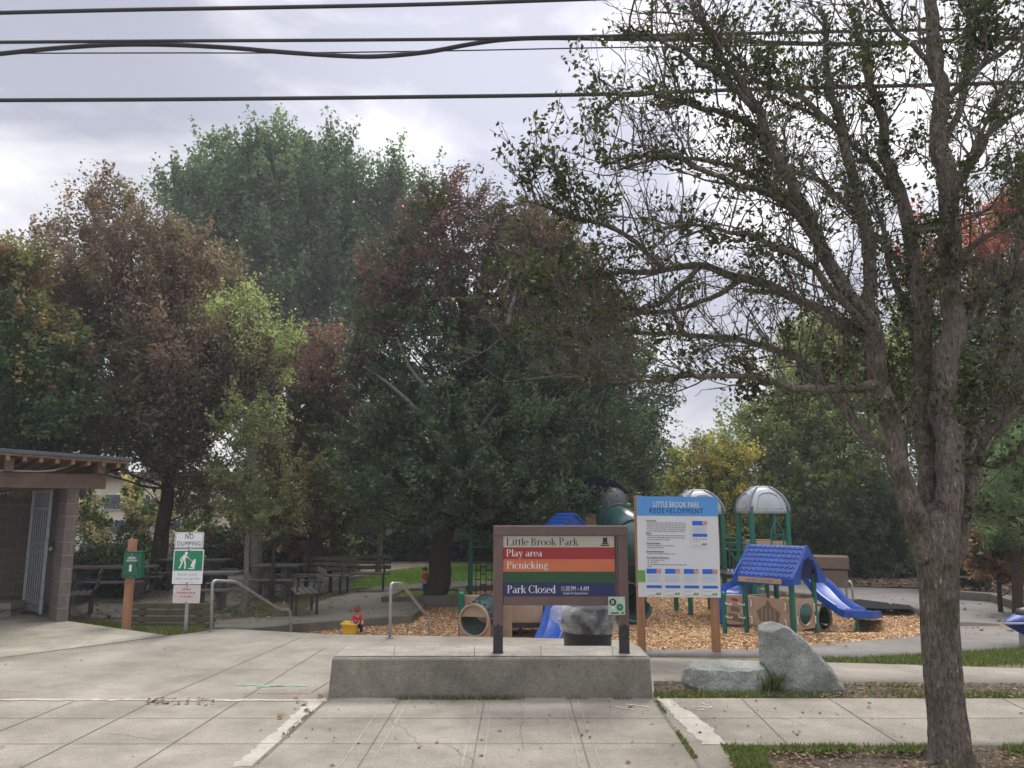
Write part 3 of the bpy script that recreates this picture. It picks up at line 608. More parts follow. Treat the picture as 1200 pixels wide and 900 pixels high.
# ---- serif capitals and lower case drawn as polygons (cap height 1)
def glyphs(s, O, U, V, size, tracking=.06):
    mb = MB(); W = U.cross(V); x = 0.0; st, th = .125, .045; lay = [0]
    def poly(pts):
        lay[0] += 1; z = .0009+.00004*(lay[0] % 9); mb.add([O+U*(p[0]+x)*size+V*p[1]*size+W*z for p in pts], [tuple(range(len(pts)))])
    def rect(x0, y0, x1, y1): poly([(x0,y0),(x1,y0),(x1,y1),(x0,y1)])
    def ser(cx, y, w=.26): rect(cx-w/2, y-.02, cx+w/2, y+.02)
    def stem(cx, y0, y1, w=st, sb=True, stp=True):
        rect(cx-w/2, y0, cx+w/2, y1)
        if sb: ser(cx, y0+.02)
        if stp: poly([(cx-w/2-.08, y1-.07), (cx+w/2, y1+.0), (cx+w/2, y1-.06), (cx-w/2, y1-.1)])
    def arc(cx, cy, rx, ry, a0, a1, wm=st, wn=th, n=14):
        for i in range(n):
            q = []
            for a, s_ in ((i, 1), (i+1, 1), (i+1, -1), (i, -1)):
                A = math.radians(a0+(a1-a0)*a/n); w_ = (wn+(wm-wn)*abs(math.cos(A))**1.3)/2*s_; q.append((cx+(rx+w_)*math.cos(A), cy+(ry+w_*.8)*math.sin(A)))
            poly(q)
    def diag(x0, y0, x1, y1, w): poly([(x0-w/2,y0),(x0+w/2,y0),(x1+w/2,y1),(x1-w/2,y1)])
    xh = .66; adv = {}
    for c in s:
        if c == ' ': x += .27; continue
        if c == 'L': stem(.13,0,1,stp=False); ser(.13,.98); rect(.13,0,.56,.045); poly([(.52,0),(.58,0),(.6,.26),(.57,.26)]); a = .62
        elif c == 'P': stem(.13,0,1,stp=False); ser(.13,.98); arc(.26,.74,.23,.235,-90,90); rect(.13,.955,.27,1.0); rect(.13,.48,.27,.525); a = .6
        elif c == 'B': stem(.13,0,1,stp=False); ser(.13,.98); arc(.26,.76,.2,.215,-90,90); arc(.28,.27,.24,.25,-90,90); rect(.13,.955,.27,1.0); rect(.13,.5,.28,.545); rect(.13,0,.29,.045); a = .66
        elif c == 'C': arc(.4,.5,.34,.48,48,312); poly([(.62,.68),(.66,.68),(.66,1.0),(.63,1.0)]); poly([(.62,.3),(.66,.3),(.64,.12),(.6,.14)]); a = .72
        elif c == 'i': stem(.13,0,xh); arc(.13,.88,.035,.035,0,360,.07,.07,8); a = .27
        elif c == 'l': stem(.13,0,1); a = .27
        elif c == 't': stem(.15,.08,.84,sb=False,stp=False); rect(.02,xh-.045,.34,xh); arc(.25,.1,.1,.1,180,300,.09,.05,6); a = .36
        elif c == 'e': arc(.26,.33,.2,.31,0,310); rect(.1,.36,.46,.4); a = .5
        elif c == 'c': arc(.26,.33,.2,.31,45,310); arc(.4,.53,.03,.03,0,360,.06,.06,8); a = .49
        elif c == 'o': arc(.28,.33,.22,.31,0,360,n=20); a = .56
        elif c == 'r': stem(.13,0,xh); arc(.27,.48,.13,.15,60,170,.06,.06,6); arc(.36,.57,.035,.035,0,360,.07,.07,8); a = .42
        elif c == 'n': stem(.13,0,xh); arc(.29,.42,.16,.22,0,165,.07,.06); stem(.45,0,.44,stp=False); a = .6
        elif c == 'k': stem(.13,0,1); diag(.2,.3,.44,xh,.05); poly([(.26,.4),(.34,.44),(.56,.0),(.42,.0)]); ser(.48,.02); ser(.43,xh-.02,.2); a = .6
        elif c == 'a': stem(.38,.04,.48,sb=False,stp=False); arc(.25,.46,.13,.18,0,150,.07,.05); arc(.22,.18,.15,.17,20,330); arc(.46,.08,.06,.06,180,330,.07,.04,6); a = .52
        elif c == 'y': poly([(.03,xh),(.16,xh),(.33,.05),(.27,.0)]); diag(.22,-.22,.46,xh,.05); ser(.1,xh-.02,.24); ser(.45,xh-.02,.18); arc(.13,-.22,.06,.05,180,360,.08,.06,6); a = .54
        elif c == 'g': arc(.25,.45,.15,.2,0,360,.1,.05,16); arc(.27,-.1,.22,.14,0,360,.06,.06,18); arc(.16,.18,.07,.1,90,270,.07,.05,6); rect(.15,.06,.38,.11); rect(.38,.6,.5,.65); a = .54
        elif c == 'd': stem(.42,0,1); arc(.26,.33,.18,.3,0,360); a = .58
        elif c == 's': arc(.22,.48,.13,.16,30,260,.09,.05); arc(.22,.17,.14,.16,80,-150,.09,.05); a = .42
        else: a = .3
        x += a+tracking*.3
    return mb, x*size
def write_serif(parent, s, O, size, m, width=None):
    mb, w_ = glyphs(s, Vector(O), X3, Z3, size)
    if width:
        k = width/w_
        mb.v = [(O[0]+(p[0]-O[0])*k, p[1], p[2]) for p in mb.v]
    return mb.build('lettering', m, parent)
zb = zt+.006
pL, pR = gp(584.5, 765, zb), gp(728, 765, zb); ys = pL.y
t = thing('park_sign', 'brown framed park sign with cream, red, orange, green and navy bands on the concrete ledge', 'park sign', ((pL.x+pR.x)/2, ys, zb))
def sx_(px, py=690): return at(px, py, ys).x
def sz_(py, px=656): return at(px, py, ys).z
top = sz_(617); wpost = (sx_(588,700)-sx_(577,700))
xs = (sx_(583.8,700), sx_(730.2,700))
for x in xs:
    mb = MB(); mb.box((x, ys, (zb+.25+top)/2+.0), (wpost*1.05, .09, top-zb-.25)); mb.build('post', M['brown_paint'], t, bevel=.006)
    mb = MB(); mb.box((x, ys-.002, zb+.16), (wpost*1.02, .075, .32)); mb.box((x, ys, zb+.004), (wpost*1.12, .10, .010)); f = mb.build('foot_bracket', M['iron'], t, bevel=.004)
    for dz in (.17, .26):
        mb = MB(); mb.tube([(x, ys-.039, zb+dz), (x, ys-.052, zb+dz)], .013, 8); mb.build('bolt', M['iron'], f, smooth=False)
mb = MB(); mb.box(((xs[0]+xs[1])/2, ys-.004, top-.04), (xs[1]-xs[0]+wpost*1.07, .1, sz_(617)-sz_(628.5))); mb.build('top_rail', M['brown_paint'], t, bevel=.005)
rz0, rz1 = sz_(709), sz_(698.5)
mb = MB(); mb.box(((xs[0]+xs[1])/2, ys, (rz0+rz1)/2), (xs[1]-xs[0]-wpost*1.07, .07, rz1-rz0)); mb.build('bottom_rail', M['brown_paint'], t, bevel=.005)
xa, xb = sx_(589.2,660), sx_(719.6,660); pz = [sz_(q) for q in (628, 641.2, 655, 669.6, 682.8, 698)]
mb = MB(); mb.box(((xa+xb)/2, ys-.01, (pz[0]+pz[-1])/2), (xb-xa+.02, .03, pz[0]-pz[-1]+.012)); mb.build('panel_back', M['brown_paint'], t)
mb = MB(); mb.box((sx_(722.3,660), ys-.012, (pz[0]+pz[-1])/2), (.012,.05,pz[0]-pz[-1])); mb.build('edge_strip', M['brown_paint'], t)
for i, (mm, lab) in enumerate((('cream','cream band with the park name and a small dark emblem'), ('red','red band reading Play area'), ('orange','orange band reading Picnicking'), ('green','dark green band with faint curved lines'), ('navy','navy band reading Park Closed'))):
    mb = MB(); mb.box(((xa+xb)/2, ys-.029, (pz[i]+pz[i+1])/2), (xb-xa, .006, pz[i]-pz[i+1]-.0005)); tag(mb.build('sign_band', M[mm], t), lab)
yt = ys-.0325
def sw(s, x0, x1, base, cap, m):
    size = sz_(cap)-sz_(base); write_serif(t, s, (sx_(x0,650), yt, sz_(base)), size, m, sx_(x1,650)-sx_(x0,650))
sw('Little Brook Park', 593.5, 678, 639, 630.3, M['ink']); sw('Play area', 593.5, 635.5, 651.8, 643.5, M['white_paint']); sw('Picnicking', 594, 642.5, 666, 657.6, M['white_paint']); sw('Park Closed', 594.5, 651, 694.6, 685.5, M['white_paint'])
ks = (sz_(686.5)-sz_(692))/.70
text(t, '11:30 PM – 4 AM', ks, (sx_(657,690), yt, sz_(692)), X3, Z3, M['white_paint'], sx=(sx_(695.5,690)-sx_(657,690))/(ks*8.3))
text(t, 'Except For Special Events', ks*.5, (sx_(660,690), yt, sz_(696)), X3, Z3, M['white_paint'], sx=(sx_(694,690)-sx_(660,690))/(ks*.5*12.4))
mb = MB(); cxx = sx_(708.6,635)
mb.box((cxx, yt, sz_(632.8)), (.042,.002,.046)); mb.box((cxx, yt, sz_(636.6)), (.06,.002,.012)); mb.box((cxx, yt, sz_(638.8)), (.085,.002,.012)); mb.build('emblem', M['ink'], t)
mb = MB()
for c_ in (0.14, .56):
    for rr in (.16, .13):
        pts = []
        for k in range(17):
            a = math.radians(10+160*k/16); X = lerp(xa, xb, c_)+rr*1.6*math.cos(a); Z = pz[4]-.02+rr*.72*math.sin(a)
            if pz[4]+.002 < Z < pz[3]-.004 and xa+.01 < X < xb: pts.append((X, yt, Z))
        for a, b in zip(pts[:-1], pts[1:]):
            if (Vector(a)-Vector(b)).length < .1: mb.beam(a, b, .002, .003)
mb.build('curved_line', M['arcline'], t)
# sticker
st_ = thing('sticker', 'small pale sticker with black and green discs on the right post of the brown sign', 'sticker', (sx_(722,708), ys-.056, sz_(708)))
s0 = (sx_(712,708), sx_(731.5,708)); z0 = (sz_(719.5), sz_(698.5)); y_ = ys-.058; cxs = (s0[0]+s0[1])/2
mb = MB(); mb.box((cxs, y_, (z0[0]+z0[1])/2), (s0[1]-s0[0], .004, z0[1]-z0[0])); mb.build('plate', M['sticker'], st_)
def disc(mb, x, y, z, r, n=20, h=.002): mb.tube([(x, y, z), (x, y-h, z)], r, n)
mb = MB(); disc(mb, lerp(*s0,.27), y_-.002, lerp(*z0,.7), .033); mb.build('black_disc', M['ink'], st_)
mb = MB(); disc(mb, lerp(*s0,.68), y_-.002, lerp(*z0,.42), .033); mb.build('green_disc', M['signgreen'], st_)
mb = MB()
for k in range(3): mb.box((lerp(*s0,.2+.06*k), y_-.0045, lerp(*z0,.7)), (.005,.001,.036))
mb.box((lerp(*s0,.7), y_-.0045, lerp(*z0,.42)), (.02,.001,.005), Matrix.Rotation(.5,3,'Y')); mb.box((lerp(*s0,.27), y_-.0045, lerp(*z0,.42)), (.018,.001,.022)); mb.build('pictogram', M['white_paint'], st_)
mb = MB(); mb.box((cxs-.02, y_-.003, lerp(*z0,.1)), (.07,.001,.012)); mb.box((lerp(*s0,.85), y_-.003, lerp(*z0,.1)), (.022,.001,.012)); mb.build('caption', M['ink'], st_)

# ---- redevelopment notice
qL, qR = gp(750.5, 762.5), gp(838.5, 765); yr = (qL.y+qR.y)/2
def rx(px, py=640): return at(px, py, yr-.05).x
def rzz(py, px=790): return at(px, py, yr-.05).z
t = thing('notice_sign', 'tall white notice board with blue heading between two orange wooden posts', 'notice sign', ((qL.x+qR.x)/2, yr, 0))
for x, tp in ((at(750.2,690,yr).x, rzz(581)), (at(838.2,730,yr).x, rzz(586)-.02)):
    mb = MB(); mb.box((x, yr, tp/2-.1), (.09,.09,tp+.2)); mb.build('post', M['wood'], t, bevel=.004)
bz1, bz0 = rzz(581.5), rzz(699.5); bx0, bx1 = rx(746.5), rx(842); yb = yr-.056
tilt = math.radians(-.5)
U = Vector((math.cos(tilt), 0, math.sin(tilt))); V = Vector((-math.sin(tilt), 0, math.cos(tilt))); O = Vector((bx0, yb, bz0)); Wd, Hd = bx1-bx0, bz1-bz0
def rc(mb, u0, v0, u1, v1, lay=1, th=.0015):
    z = -.0022*lay
    mb.prism([(u0*Wd,v0*Hd),(u1*Wd,v0*Hd),(u1*Wd,v1*Hd),(u0*Wd,v1*Hd)], O+Vector((0,z+.001,0)), U, V, Vector((0,-th,0)))
mb = MB(); mb.prism([(0,0),(Wd,0),(Wd,Hd),(0,Hd)], O+Vector((0,.012,0)), U, V, Vector((0,-.012,0))); bd = mb.build('board', M['sign_white'], t)
mb = MB(); rc(mb,0,.805,1,1); mb.build('heading_band', M['sign_blue'], t)
def rt(s, u, v, cap, m, width=None, al='LEFT', bold=0, spacing=1, lay=2):
    size = cap*Hd/.70; o = text(t, s, size, O+U*u*Wd+V*v*Hd+Vector((0,-.0022*lay-.001,0)), X3*math.cos(tilt)+Z3*math.sin(tilt), V, m, align='LEFT', bold=bold*size, depth=.0004, spacing=spacing)
    xs_ = [q.co.x for q in o.data.vertices]; w0 = max(xs_)-min(xs_); tgt = width*Wd if width else w0; mn = min(xs_); base = (O+U*u*Wd).x-FR[t.name][0].x
    for q in o.data.vertices: q.co.x = base+(q.co.x-mn)*tgt/w0
    return o
rt('LITTLE BROOK PARK', .215, .893, .055, M['white_paint'], .57, bold=.012, spacing=1.06); rt('REDEVELOPMENT', .165, .832, .052, M['navyink'], .66, bold=0, spacing=1.3)
rows = [('Project Goal',.757,5,.48),('Budget',.630,2.7,.46),('Project Schedule',.530,1.6,.34),('Environmental Impact',.450,1,.34),('For Additional Information',.388,0,0)]
lines = MB(); rr_ = random.Random(4)
def fauxline(u0, u1, v, h=.0085):
    u = u0
    while u < u1-.01:
        w_ = rr_.uniform(.012, .045); w_ = min(w_, u1-u); rc(lines, u, v-h/2, u+w_, v+h/2, 1.4, .001); u += w_+.008
for s, v, n_, w_ in rows:
    rt(s, .115, v-.009, .016, M['ink'], len(s)*.0105, bold=.02)
    for k in range(int(math.ceil(n_))): fauxline(.12, .12+w_*(1 if k < int(n_) else .6), v-.024-.0205*k)
for k, w_ in enumerate((.17,.09,.46)):
    v = .362-.022*k; rc(lines, .122, v-.007, .134, v+.007, 1.4, .001); fauxline(.155, .155+w_, v)
fauxline(.115,.165,.298)
lines.build('small_print', M['inkgrey'], t)
def card(u0, v0, u1, v1, stars=False, name='notice_card'):
    mb = MB(); rc(mb, u0, v0, u1, v1, 2, .002); c = mb.build(name, M['white_paint'], t)
    w_, h_ = u1-u0, v1-v0
    def part(nm, m, *r):
        mb = MB()
        for a in r: rc(mb, u0+a[0]*w_, v0+a[1]*h_, u0+a[2]*w_, v0+a[3]*h_, 3.4, .001)
        mb.build(nm, M[m], c)
    part('blue_band', 'card_blue', (.06,.80,.64,.97), (.06,.30 if not stars else .38,.92,.40 if not stars else .49)); part('picture', 'card_red', (.65,.80,.92,.97))
    part('pale_text', 'card_pale', *[(.08,.73-.045*k,.9-.05*(k % 2),.75-.045*k) for k in range(6)]); part('green_skyline', 'card_green', *[(.55+.05*k,.07,.61+.05*k,.10+.03*((k*7) % 3)) for k in range(6)])
    part('footer', 'inkgrey', (.08,.05,.5,.065),(.08,.20,.55,.21))
    if stars:
        mb = MB()
        for k in range(5):
            cu_, cv_ = u0+(.14+.17*k)*w_, v0+.29*h_
            mb.prism([(cu_*Wd+.011*(1 if j % 2 == 0 else .45)*math.sin(j*math.pi/5), cv_*Hd+.011*(1 if j % 2 == 0 else .45)*math.cos(j*math.pi/5)) for j in range(10)], O+Vector((0,-.0075,0)), U, V, Vector((0,-.001,0)))
        mb.build('star', M['ink'], c)
card(.665,.495,.875,.765,True,'inset_picture')
for k in range(4): card(.09+.2275*k, .003, .302+.2275*k, .287)
mb = MB(); x = at(750.2,690,yr).x; mb.box((at(751.5,676,yr-.06).x, yb-.002, rzz(675)), (.10,.004,.14)); mb.build('green_label', M['card_green'], t)

# ---- stack of signs on steel post
b = gp(217.5, 738.5); t = thing('pet_sign', 'steel post with white NO DUMPING plate, green leash pets plate and faded pink plate', 'sign', b)
yy = b.y
mb = MB(); mb.box((b.x, yy, .55), (.045,.03,1.3)); mb.beam((b.x-.012,yy-.02,0.0),(b.x-.012,yy-.02,1.0),.012,.006); mb.build('post', M['galv'], t)
def rrect(w, h, r, n=4):
    out = []
    for cx, cy, a0 in ((w/2-r,h/2-r,0),(-w/2+r,h/2-r,90),(-w/2+r,-h/2+r,180),(w/2-r,-h/2+r,270)):
        for k in range(n+1): a = math.radians(a0+90*k/n); out.append((cx+r*math.cos(a), cy+r*math.sin(a)))
    return out
def plate(name, px, y0, y1, hw, m, parent, y=yy-.04, th=.004, shrink=0, lay=0):
    c = at(px, (y0+y1)/2, y); h = at(px, y0, y).z-at(px, y1, y).z; w_ = hw*2*y/F
    mb = MB(); mb.prism(rrect(w_-shrink, h-shrink, .02), (c.x, y-lay, c.z), X3, Z3, Vector((0,-th,0))); return mb.build(name, m, parent), c, w_, h
p1, c1, w1, h1 = plate('top_plate', 222, 623.5, 642.5, 16.5, M['sign_white'], t)
plate('plate_rim', 222, 623.5, 642.5, 16.5, M['ink'], p1, shrink=.02, lay=.0045, th=.001); plate('plate_face', 222, 623.5, 642.5, 16.5, M['sign_white'], p1, shrink=.03, lay=.006, th=.001)
def ctext(par, s, c, dz, cap, m, wd, y):
    size = cap/.7; o = text(par, s, size, (c.x, y, c.z+dz), X3, Z3, m, align='CENTER', bold=0, depth=.0004, spacing=1.12); xs_ = [q.co.x for q in o.data.vertices]; mid = (max(xs_)+min(xs_))/2; w0 = max(xs_)-min(xs_)
    L = frame_of(par)[0]
    for q in o.data.vertices: q.co.x = (c.x-L.x)+(q.co.x-mid)*wd/w0
ctext(t, 'NO', c1, .02, .07, M['ink'], .12, yy-.049); ctext(t, 'DUMPING', c1, -.078, .062, M['ink'], .34, yy-.049)
p2_, c2, w2, h2 = plate('green_plate', 220.5, 643.5, 684.5, 17.3, M['sign_white'], t)
mb = MB(); mb.box((c2.x, yy-.046, c2.z+h2*.17), (w2-.03, .002, h2*.57)); mb.build('green_field', M['signgreen'], p2_)
mb = MB(); cx, cz, yk = c2.x, c2.z+h2*.17, yy-.048
def bl(a, b2, r0, r1): mb.beam((cx+a[0], yk, cz+a[1]), (cx+b2[0], yk-.0001*len(mb.f), cz+b2[1]), r0, .001, up=(0,1,0))
disc(mb, cx-.035, yk, cz+.105, .022, 12)
for a, b2, w_ in (((-.05,.085),(-.07,.0),.045),((-.055,.0),(-.04,-.05),.022),((-.04,-.05),(-.045,-.115),.02),((-.085,.0),(-.10,-.055),.022),((-.10,-.055),(-.125,-.11),.02),((-.045,.075),(.0,.04),.016),((-.065,.07),(-.11,.025),.018),((-.11,.03),(-.105,-.01),.02),
                 ((.0,.04),(.065,-.01),.005),((.075,.0),(.11,.015),.026),((.09,-.005),(.06,-.09),.05),((.085,-.02),(.09,-.115),.02),((.03,-.11),(.09,-.112),.016),((.0,-.105),(.04,-.112),.01)): bl(a, b2, w_, w_)
mb.build('pictogram', M['white_paint'], p2_)
ctext(t, 'leash pets', c2, -h2*.25, .035, M['inkgrey'], .27, yy-.045); ctext(t, 'obey scoop law', c2, -h2*.37, .035, M['inkgrey'], .35, yy-.045); ctext(t, 'city code', c2, -h2*.45, .014, M['inkgrey'], .2, yy-.045)
p3, c3, w3, h3 = plate('bottom_plate', 218.8, 685.5, 706.8, 15.5, M['faded'], t)
mb = MB()
for k, (z, w_) in enumerate(((.07,.12),(.02,.26),(-.035,.16))):
    x = -w_/2
    while x < w_/2: q = rr_.uniform(.012,.03); mb.box((c3.x+x, yy-.046, c3.z+z), (q,.001,.022)); x += q+.01
mb.build('faded_print', M['fadedred'], p3)
for c, h, pp_ in ((c1,h1,p1),(c2,h2,p2_),(c3,h3,p3)):
    for s_ in (-1, 1): mb = MB(); disc(mb, c.x, yy-.046, c.z+s_*(h/2-.014), .009, 8, .006); mb.build('bolt', M['iron'], pp_)
mb = MB(); mb.tube([(c1.x, yy-.05, c1.z+h1/2-.005), (c1.x+.01, yy-.05, c1.z+h1/2-.035)], .006, 6); mb.build('graffiti_drip', M['ink'], p1)

# ---- dispenser on wooden post
b = gp(148, 731); t = thing('bag_dispenser', 'green waste bag dispenser box on an orange wooden post', 'dispenser', b)
zt2 = at(156, 632, b.y).z; xt = b.x
mb = MB(); mb.box((xt, b.y, zt2/2-.1), (.10,.10,zt2+.2)); mb.build('post', M['wood'], t, bevel=.005)
c = at(157, 662, b.y-.1); hz = at(157,647,b.y-.1).z-at(157,677,b.y-.1).z
mb = MB(); mb.prism([(-.14,-hz/2),(.15,-hz/2),(.135,hz/2),(-.125,hz/2)], (c.x, c.y+.05, c.z), X3, Z3, Vector((0,-.13,0))); bx = mb.build('box', M['boxgreen'], t, bevel=.01)
mb = MB(); mb.prism([(-.13,-.12),(.135,-.12),(.07,.08),(-.06,.08)], (c.x, c.y-.081, c.z-.03), X3, Z3, Vector((0,-.02,0))); mb.build('chute', M['boxgreen'], bx, bevel=.004)
mb = MB(); mb.box((c.x, c.y-.105, c.z-.04), (.035,.004,.10)); mb.build('bag_tip', M['white_paint'], bx)
mb = MB()
for z, w_ in ((.095,.14),(.12,.1),(.065,.16)): mb.box((c.x, c.y-.0815, c.z+z), (w_,.002,.010))
mb.build('print', M['white_paint'], bx)
mb = MB(); disc(mb, c.x, c.y-.081, c.z+hz/2-.025, .01, 8, .004); disc(mb, c.x, c.y-.081, c.z-hz/2+.02, .008, 8, .004); mb.build('screw', M['galv'], bx)
mb = MB(); mb.box((c.x+.01, c.y-.01, c.z+hz/2+.008), (.27,.15,.012)); mb.build('lid', M['boxgreen'], bx)

# ================================================================ HANDRAILS, BIN, CABLES
def handrail(pxs, label, name='handrail'):
    t = thing(name, label, 'handrail', (pxs[0].x, pxs[0].y, 0), group='steel handrails at the steps'); 
    def rnd(pts, k=.12):
        out = [pts[0]]
        for i in range(1, len(pts)-1):
            a, b_, c_ = map(Vector, (pts[i-1], pts[i], pts[i+1])); p = b_+(a-b_).normalized()*k; q = b_+(c_-b_).normalized()*k
            for s_ in range(6): u = s_/5; out.append(p*(1-u)**2+b_*2*u*(1-u)+q*u*u)
        return out+[pts[-1]]
    P = [Vector(p) for p in pxs]; mb = MB(); mb.tube(rnd(P, .07), .022, 10); mb.build('rail', M['galv'], t, smooth=True)
    mb = MB(); mb.lathe((P[0].x, P[0].y, .004), [(.05,0),(.05,.008),(.024,.012)], 14); mb.build('base_flange', M['galv'], t)
a0 = gp(247.5,740); D1 = a0.y
handrail([a0, at(249,680.5,D1), at(276,681.5,D1+.45), at(327,714,D1+1.6), at(340,714.5,D1+1.9), at(341.5,760,D1+1.9)], 'grey steel handrail left of the steps, beside the NO DUMPING sign')
a0 = gp(457,748); D1 = a0.y
handrail([a0, at(458,683.5,D1), at(471,684,D1+.3), at(498,719,D1+1.35), at(502.5,719.5,D1+1.5), at(503.5,770,D1+1.5)], 'grey steel handrail right of the steps, in front of the chip play area')
# steps between rails, mostly hidden behind the slab edge
mb = MB()
for k in range(3): c = gp(360, 745.5); mb.box((c.x-.1+.12*k, c.y+.38+.34*k, -.16*(k+1)-.1), (2.4,.36,.2), Matrix.Rotation(-.05,3,'Z'))
tag(mb.build('steps', M['paving'], bevel=.01), kind='structure')
# bin
yb_ = 8.95; x0 = at(656,730,yb_).x; x1 = at(720.5,730,yb_).x; xc, rb = (x0+x1)/2, (x1-x0)/2*.96
t = thing('trash_can', 'round black litter bin with clear plastic bag over its rim, behind the brown sign', 'litter bin', (xc, yb_, 0))
zr = at(688,705,yb_).z; zbt = at(688,717,yb_-rb).z
mb = MB(); mb.lathe((xc,yb_,0), [(rb*.86,0),(rb*.88,.03),(rb*.9,.3),(rb*.93,.32),(rb*.93,.36),(rb*.96,.38),(rb*.99,zbt+.02),(rb*1.0,zbt+.05)], 40); mb.build('body', M['bin'], t, smooth=True, auto=True)
mb = MB(); mb.lathe((xc,yb_,0), [(rb*1.02,zbt+.02),(rb*1.03,zbt+.03),(rb*1.02,zr),(rb*.98,zr+.04),(rb*.5,zr+.10),(0.01,zr+.12)], 40); mb.build('lid', mat('binlid',(.15,.155,.165),.45,.15,6), t, smooth=True, auto=True)
mb = MB(); seg = 90; zz0 = at(688,744,yb_-rb).z; zz1 = zbt+.06
for k in range(13):
    u = k/12
    for j in range(seg):
        a = 2*math.pi*j/seg; n_ = noise.noise((math.cos(a)*3.2, math.sin(a)*3.2, u*1.6)); n2 = noise.noise((math.cos(a)*11, math.sin(a)*11, u*3.5+7))
        left = max(0, math.cos(a-math.pi-.2)); r = rb*(1.05+.05*math.sin(u*3.1))+.035*n_*u+.02*n2+left*.10*math.sin(min(1,u*1.35)*math.pi)**.7
        zz = zz1+(zz0-zz1)*u+.02*n_*u-.015*math.cos(a)*u
        mb.v.append((xc+r*math.cos(a), yb_+r*math.sin(a), zz))
for k in range(12):
    for j in range(seg): mb.f.append((k*seg+j, k*seg+(j+1) % seg, (k+1)*seg+(j+1) % seg, (k+1)*seg+j))
mb.build('plastic_bag', M['bag'], t, smooth=True)

def cable(label, pts, r, Y=9.2):
    P = [at(px, py, Y) for px, py in pts]; P = [Vector(p) for p in catmull(P, 6)]
    a = P[0]-P[3]; b_ = P[-1]-P[-4]; P = [P[0]+a.normalized()*9]+P+[P[-1]+b_.normalized()*9]
    mb = MB(); mb.tube(P, r, 8); o = mb.build('power_cable', M['cable'], smooth=True); return tag(o, label, 'overhead cable', 'overhead cables')
cable('topmost overhead cable, leaving the top of the picture above the pear tree', [(-60,17),(0,15),(150,11.5),(300,9),(500,5),(680,-1),(1000,-12)], .026)
cable('straight overhead cable just above the wavy one, second from the top', [(-60,50),(0,49.5),(200,48),(400,47),(560,45.5),(640,43.5),(700,42.5),(860,39.5),(1000,36.5),(1260,32)], .022)
cable('thick wavy overhead cable that sags and crosses the straight one', [(-60,69),(0,63),(60,57),(130,52.5),(200,52.5),(270,56),(330,61),(400,65.5),(445,66),(500,61),(550,52),(590,46.5),(640,44.5),(720,45.5),(840,47),(900,50),(980,51.5),(1060,50),(1260,42)], .030, 9.32)
cable('thin overhead wire behind the wavy cable, thinnest of the five', [(-60,63),(0,62.5),(200,62),(330,62),(500,60),(700,56),(900,53),(1260,44)], .009, 9.5)
cable('lowest overhead cable, crossing the full width below the others', [(-60,118),(0,117.5),(200,116.5),(450,114),(700,110.5),(900,104),(1050,100.5),(1260,95)], .026)
mb = None
# ================================================================ BOULDERS
def boulder(label, prof, Y, depth, H, z0, seed, cuts, rough=.05, lean=0):
    """prof: list of (h, xl, xr) metres in world X; front faces -Y"""
    rr = random.Random(seed); bm = bmesh.new(); bmesh.ops.create_icosphere(bm, subdivisions=6, radius=1)
    hs = [p[0] for p in prof]; xls = [p[1] for p in prof]; xrs = [p[2] for p in prof]
    rcut = [(Vector((rr.gauss(0,1), rr.gauss(-.6,1), rr.gauss(.3,.8))).normalized(), 0) for _ in range(16)]
    rcut = [(a, rr.uniform(.76,.90)*(abs(a.x)*(max(xrs)-min(xls))/2+abs(a.y)*depth/2+abs(a.z)*H/2)) for a, b in rcut]
    cuts = list(cuts)+[(tuple(a), b) for a, b in rcut]
    for v in bm.verts:
        c = v.co; h = (c.z+1)/2; rr_ = math.sqrt(max(1e-6, 1-c.z*c.z)); k = min(1, rr_*1.9)
        sx, sy = c.x/max(rr_, 1e-3), c.y/max(rr_, 1e-3)
        q = max(abs(sx), abs(sy)); f = 1/(q**.35) if q > 0 else 1; sx *= f; sy *= f
        # even out height distribution
        hh = .5-math.cos(h*math.pi)/2
        hh = lerp(h, hh, .2)
        a, b = float(np.interp(hh, hs, xls)), float(np.interp(hh, hs, xrs))
        d = depth*(1-.45*hh**2)
        x = (a+b)/2+(b-a)/2*max(-1, min(1, sx))*k; y = Y+depth*.5+d*.5*max(-1, min(1, sy))*k+lean*hh; z = z0+H*hh
        p = Vector((x, y, z)); n = Vector((0, 0, 0))
        for s_, am in ((1.6, rough*1.3), (4, rough*.6), (11, rough*.3), (28, rough*.13), (60, rough*.06)):
            t_ = noise.noise(p*s_+Vector((seed, 0, 0))); t_ = abs(t_)*2-.5 if s_ == 4 else t_
            n += (p-Vector(((xls[0]+xrs[0])/2, Y+depth/2, z0+H*.4))).normalized()*t_*am
        p += n
        for (cn, cd) in cuts:
            cn = Vector(cn).normalized(); cc = Vector(((min(xls)+max(xrs))/2, Y+depth/2, z0+H/2)); e = (p-cc).dot(cn)-cd
            if e > 0: p -= cn*e*.93
        v.co = p
    me = bpy.data.meshes.new('boulder'); bm.to_mesh(me); bm.free(); me.materials.append(M['rock']); me.polygons.foreach_set('use_smooth', [True]*len(me.polygons))
    o = bpy.data.objects.new('boulder', me); COL.objects.link(o); return tag(o, label, 'boulder')
g = gp(850, 811); Yb = g.y; X = lambda px, py=790: at(px, py, Yb).x+.075; Hh = at(850,773,Yb+.25).z
boulder('low flat grey boulder lying beside the concrete ledge', [(0,X(806),X(896)),(.3,X(799),X(901)),(.65,X(800),X(899)),(.9,X(806),X(896)),(1,X(812),X(890))], Yb, .5, Hh+.06, -.06, 3, [((0,-.12,1), Hh/2-.02), ((-.2,-1,.55), .25), ((.7,-1,.1), .43), ((-.9,-.5,.2), .42)], .05)
g = gp(945, 812); Yb = g.y+.02; Hh = at(915,731,Yb+.3).z
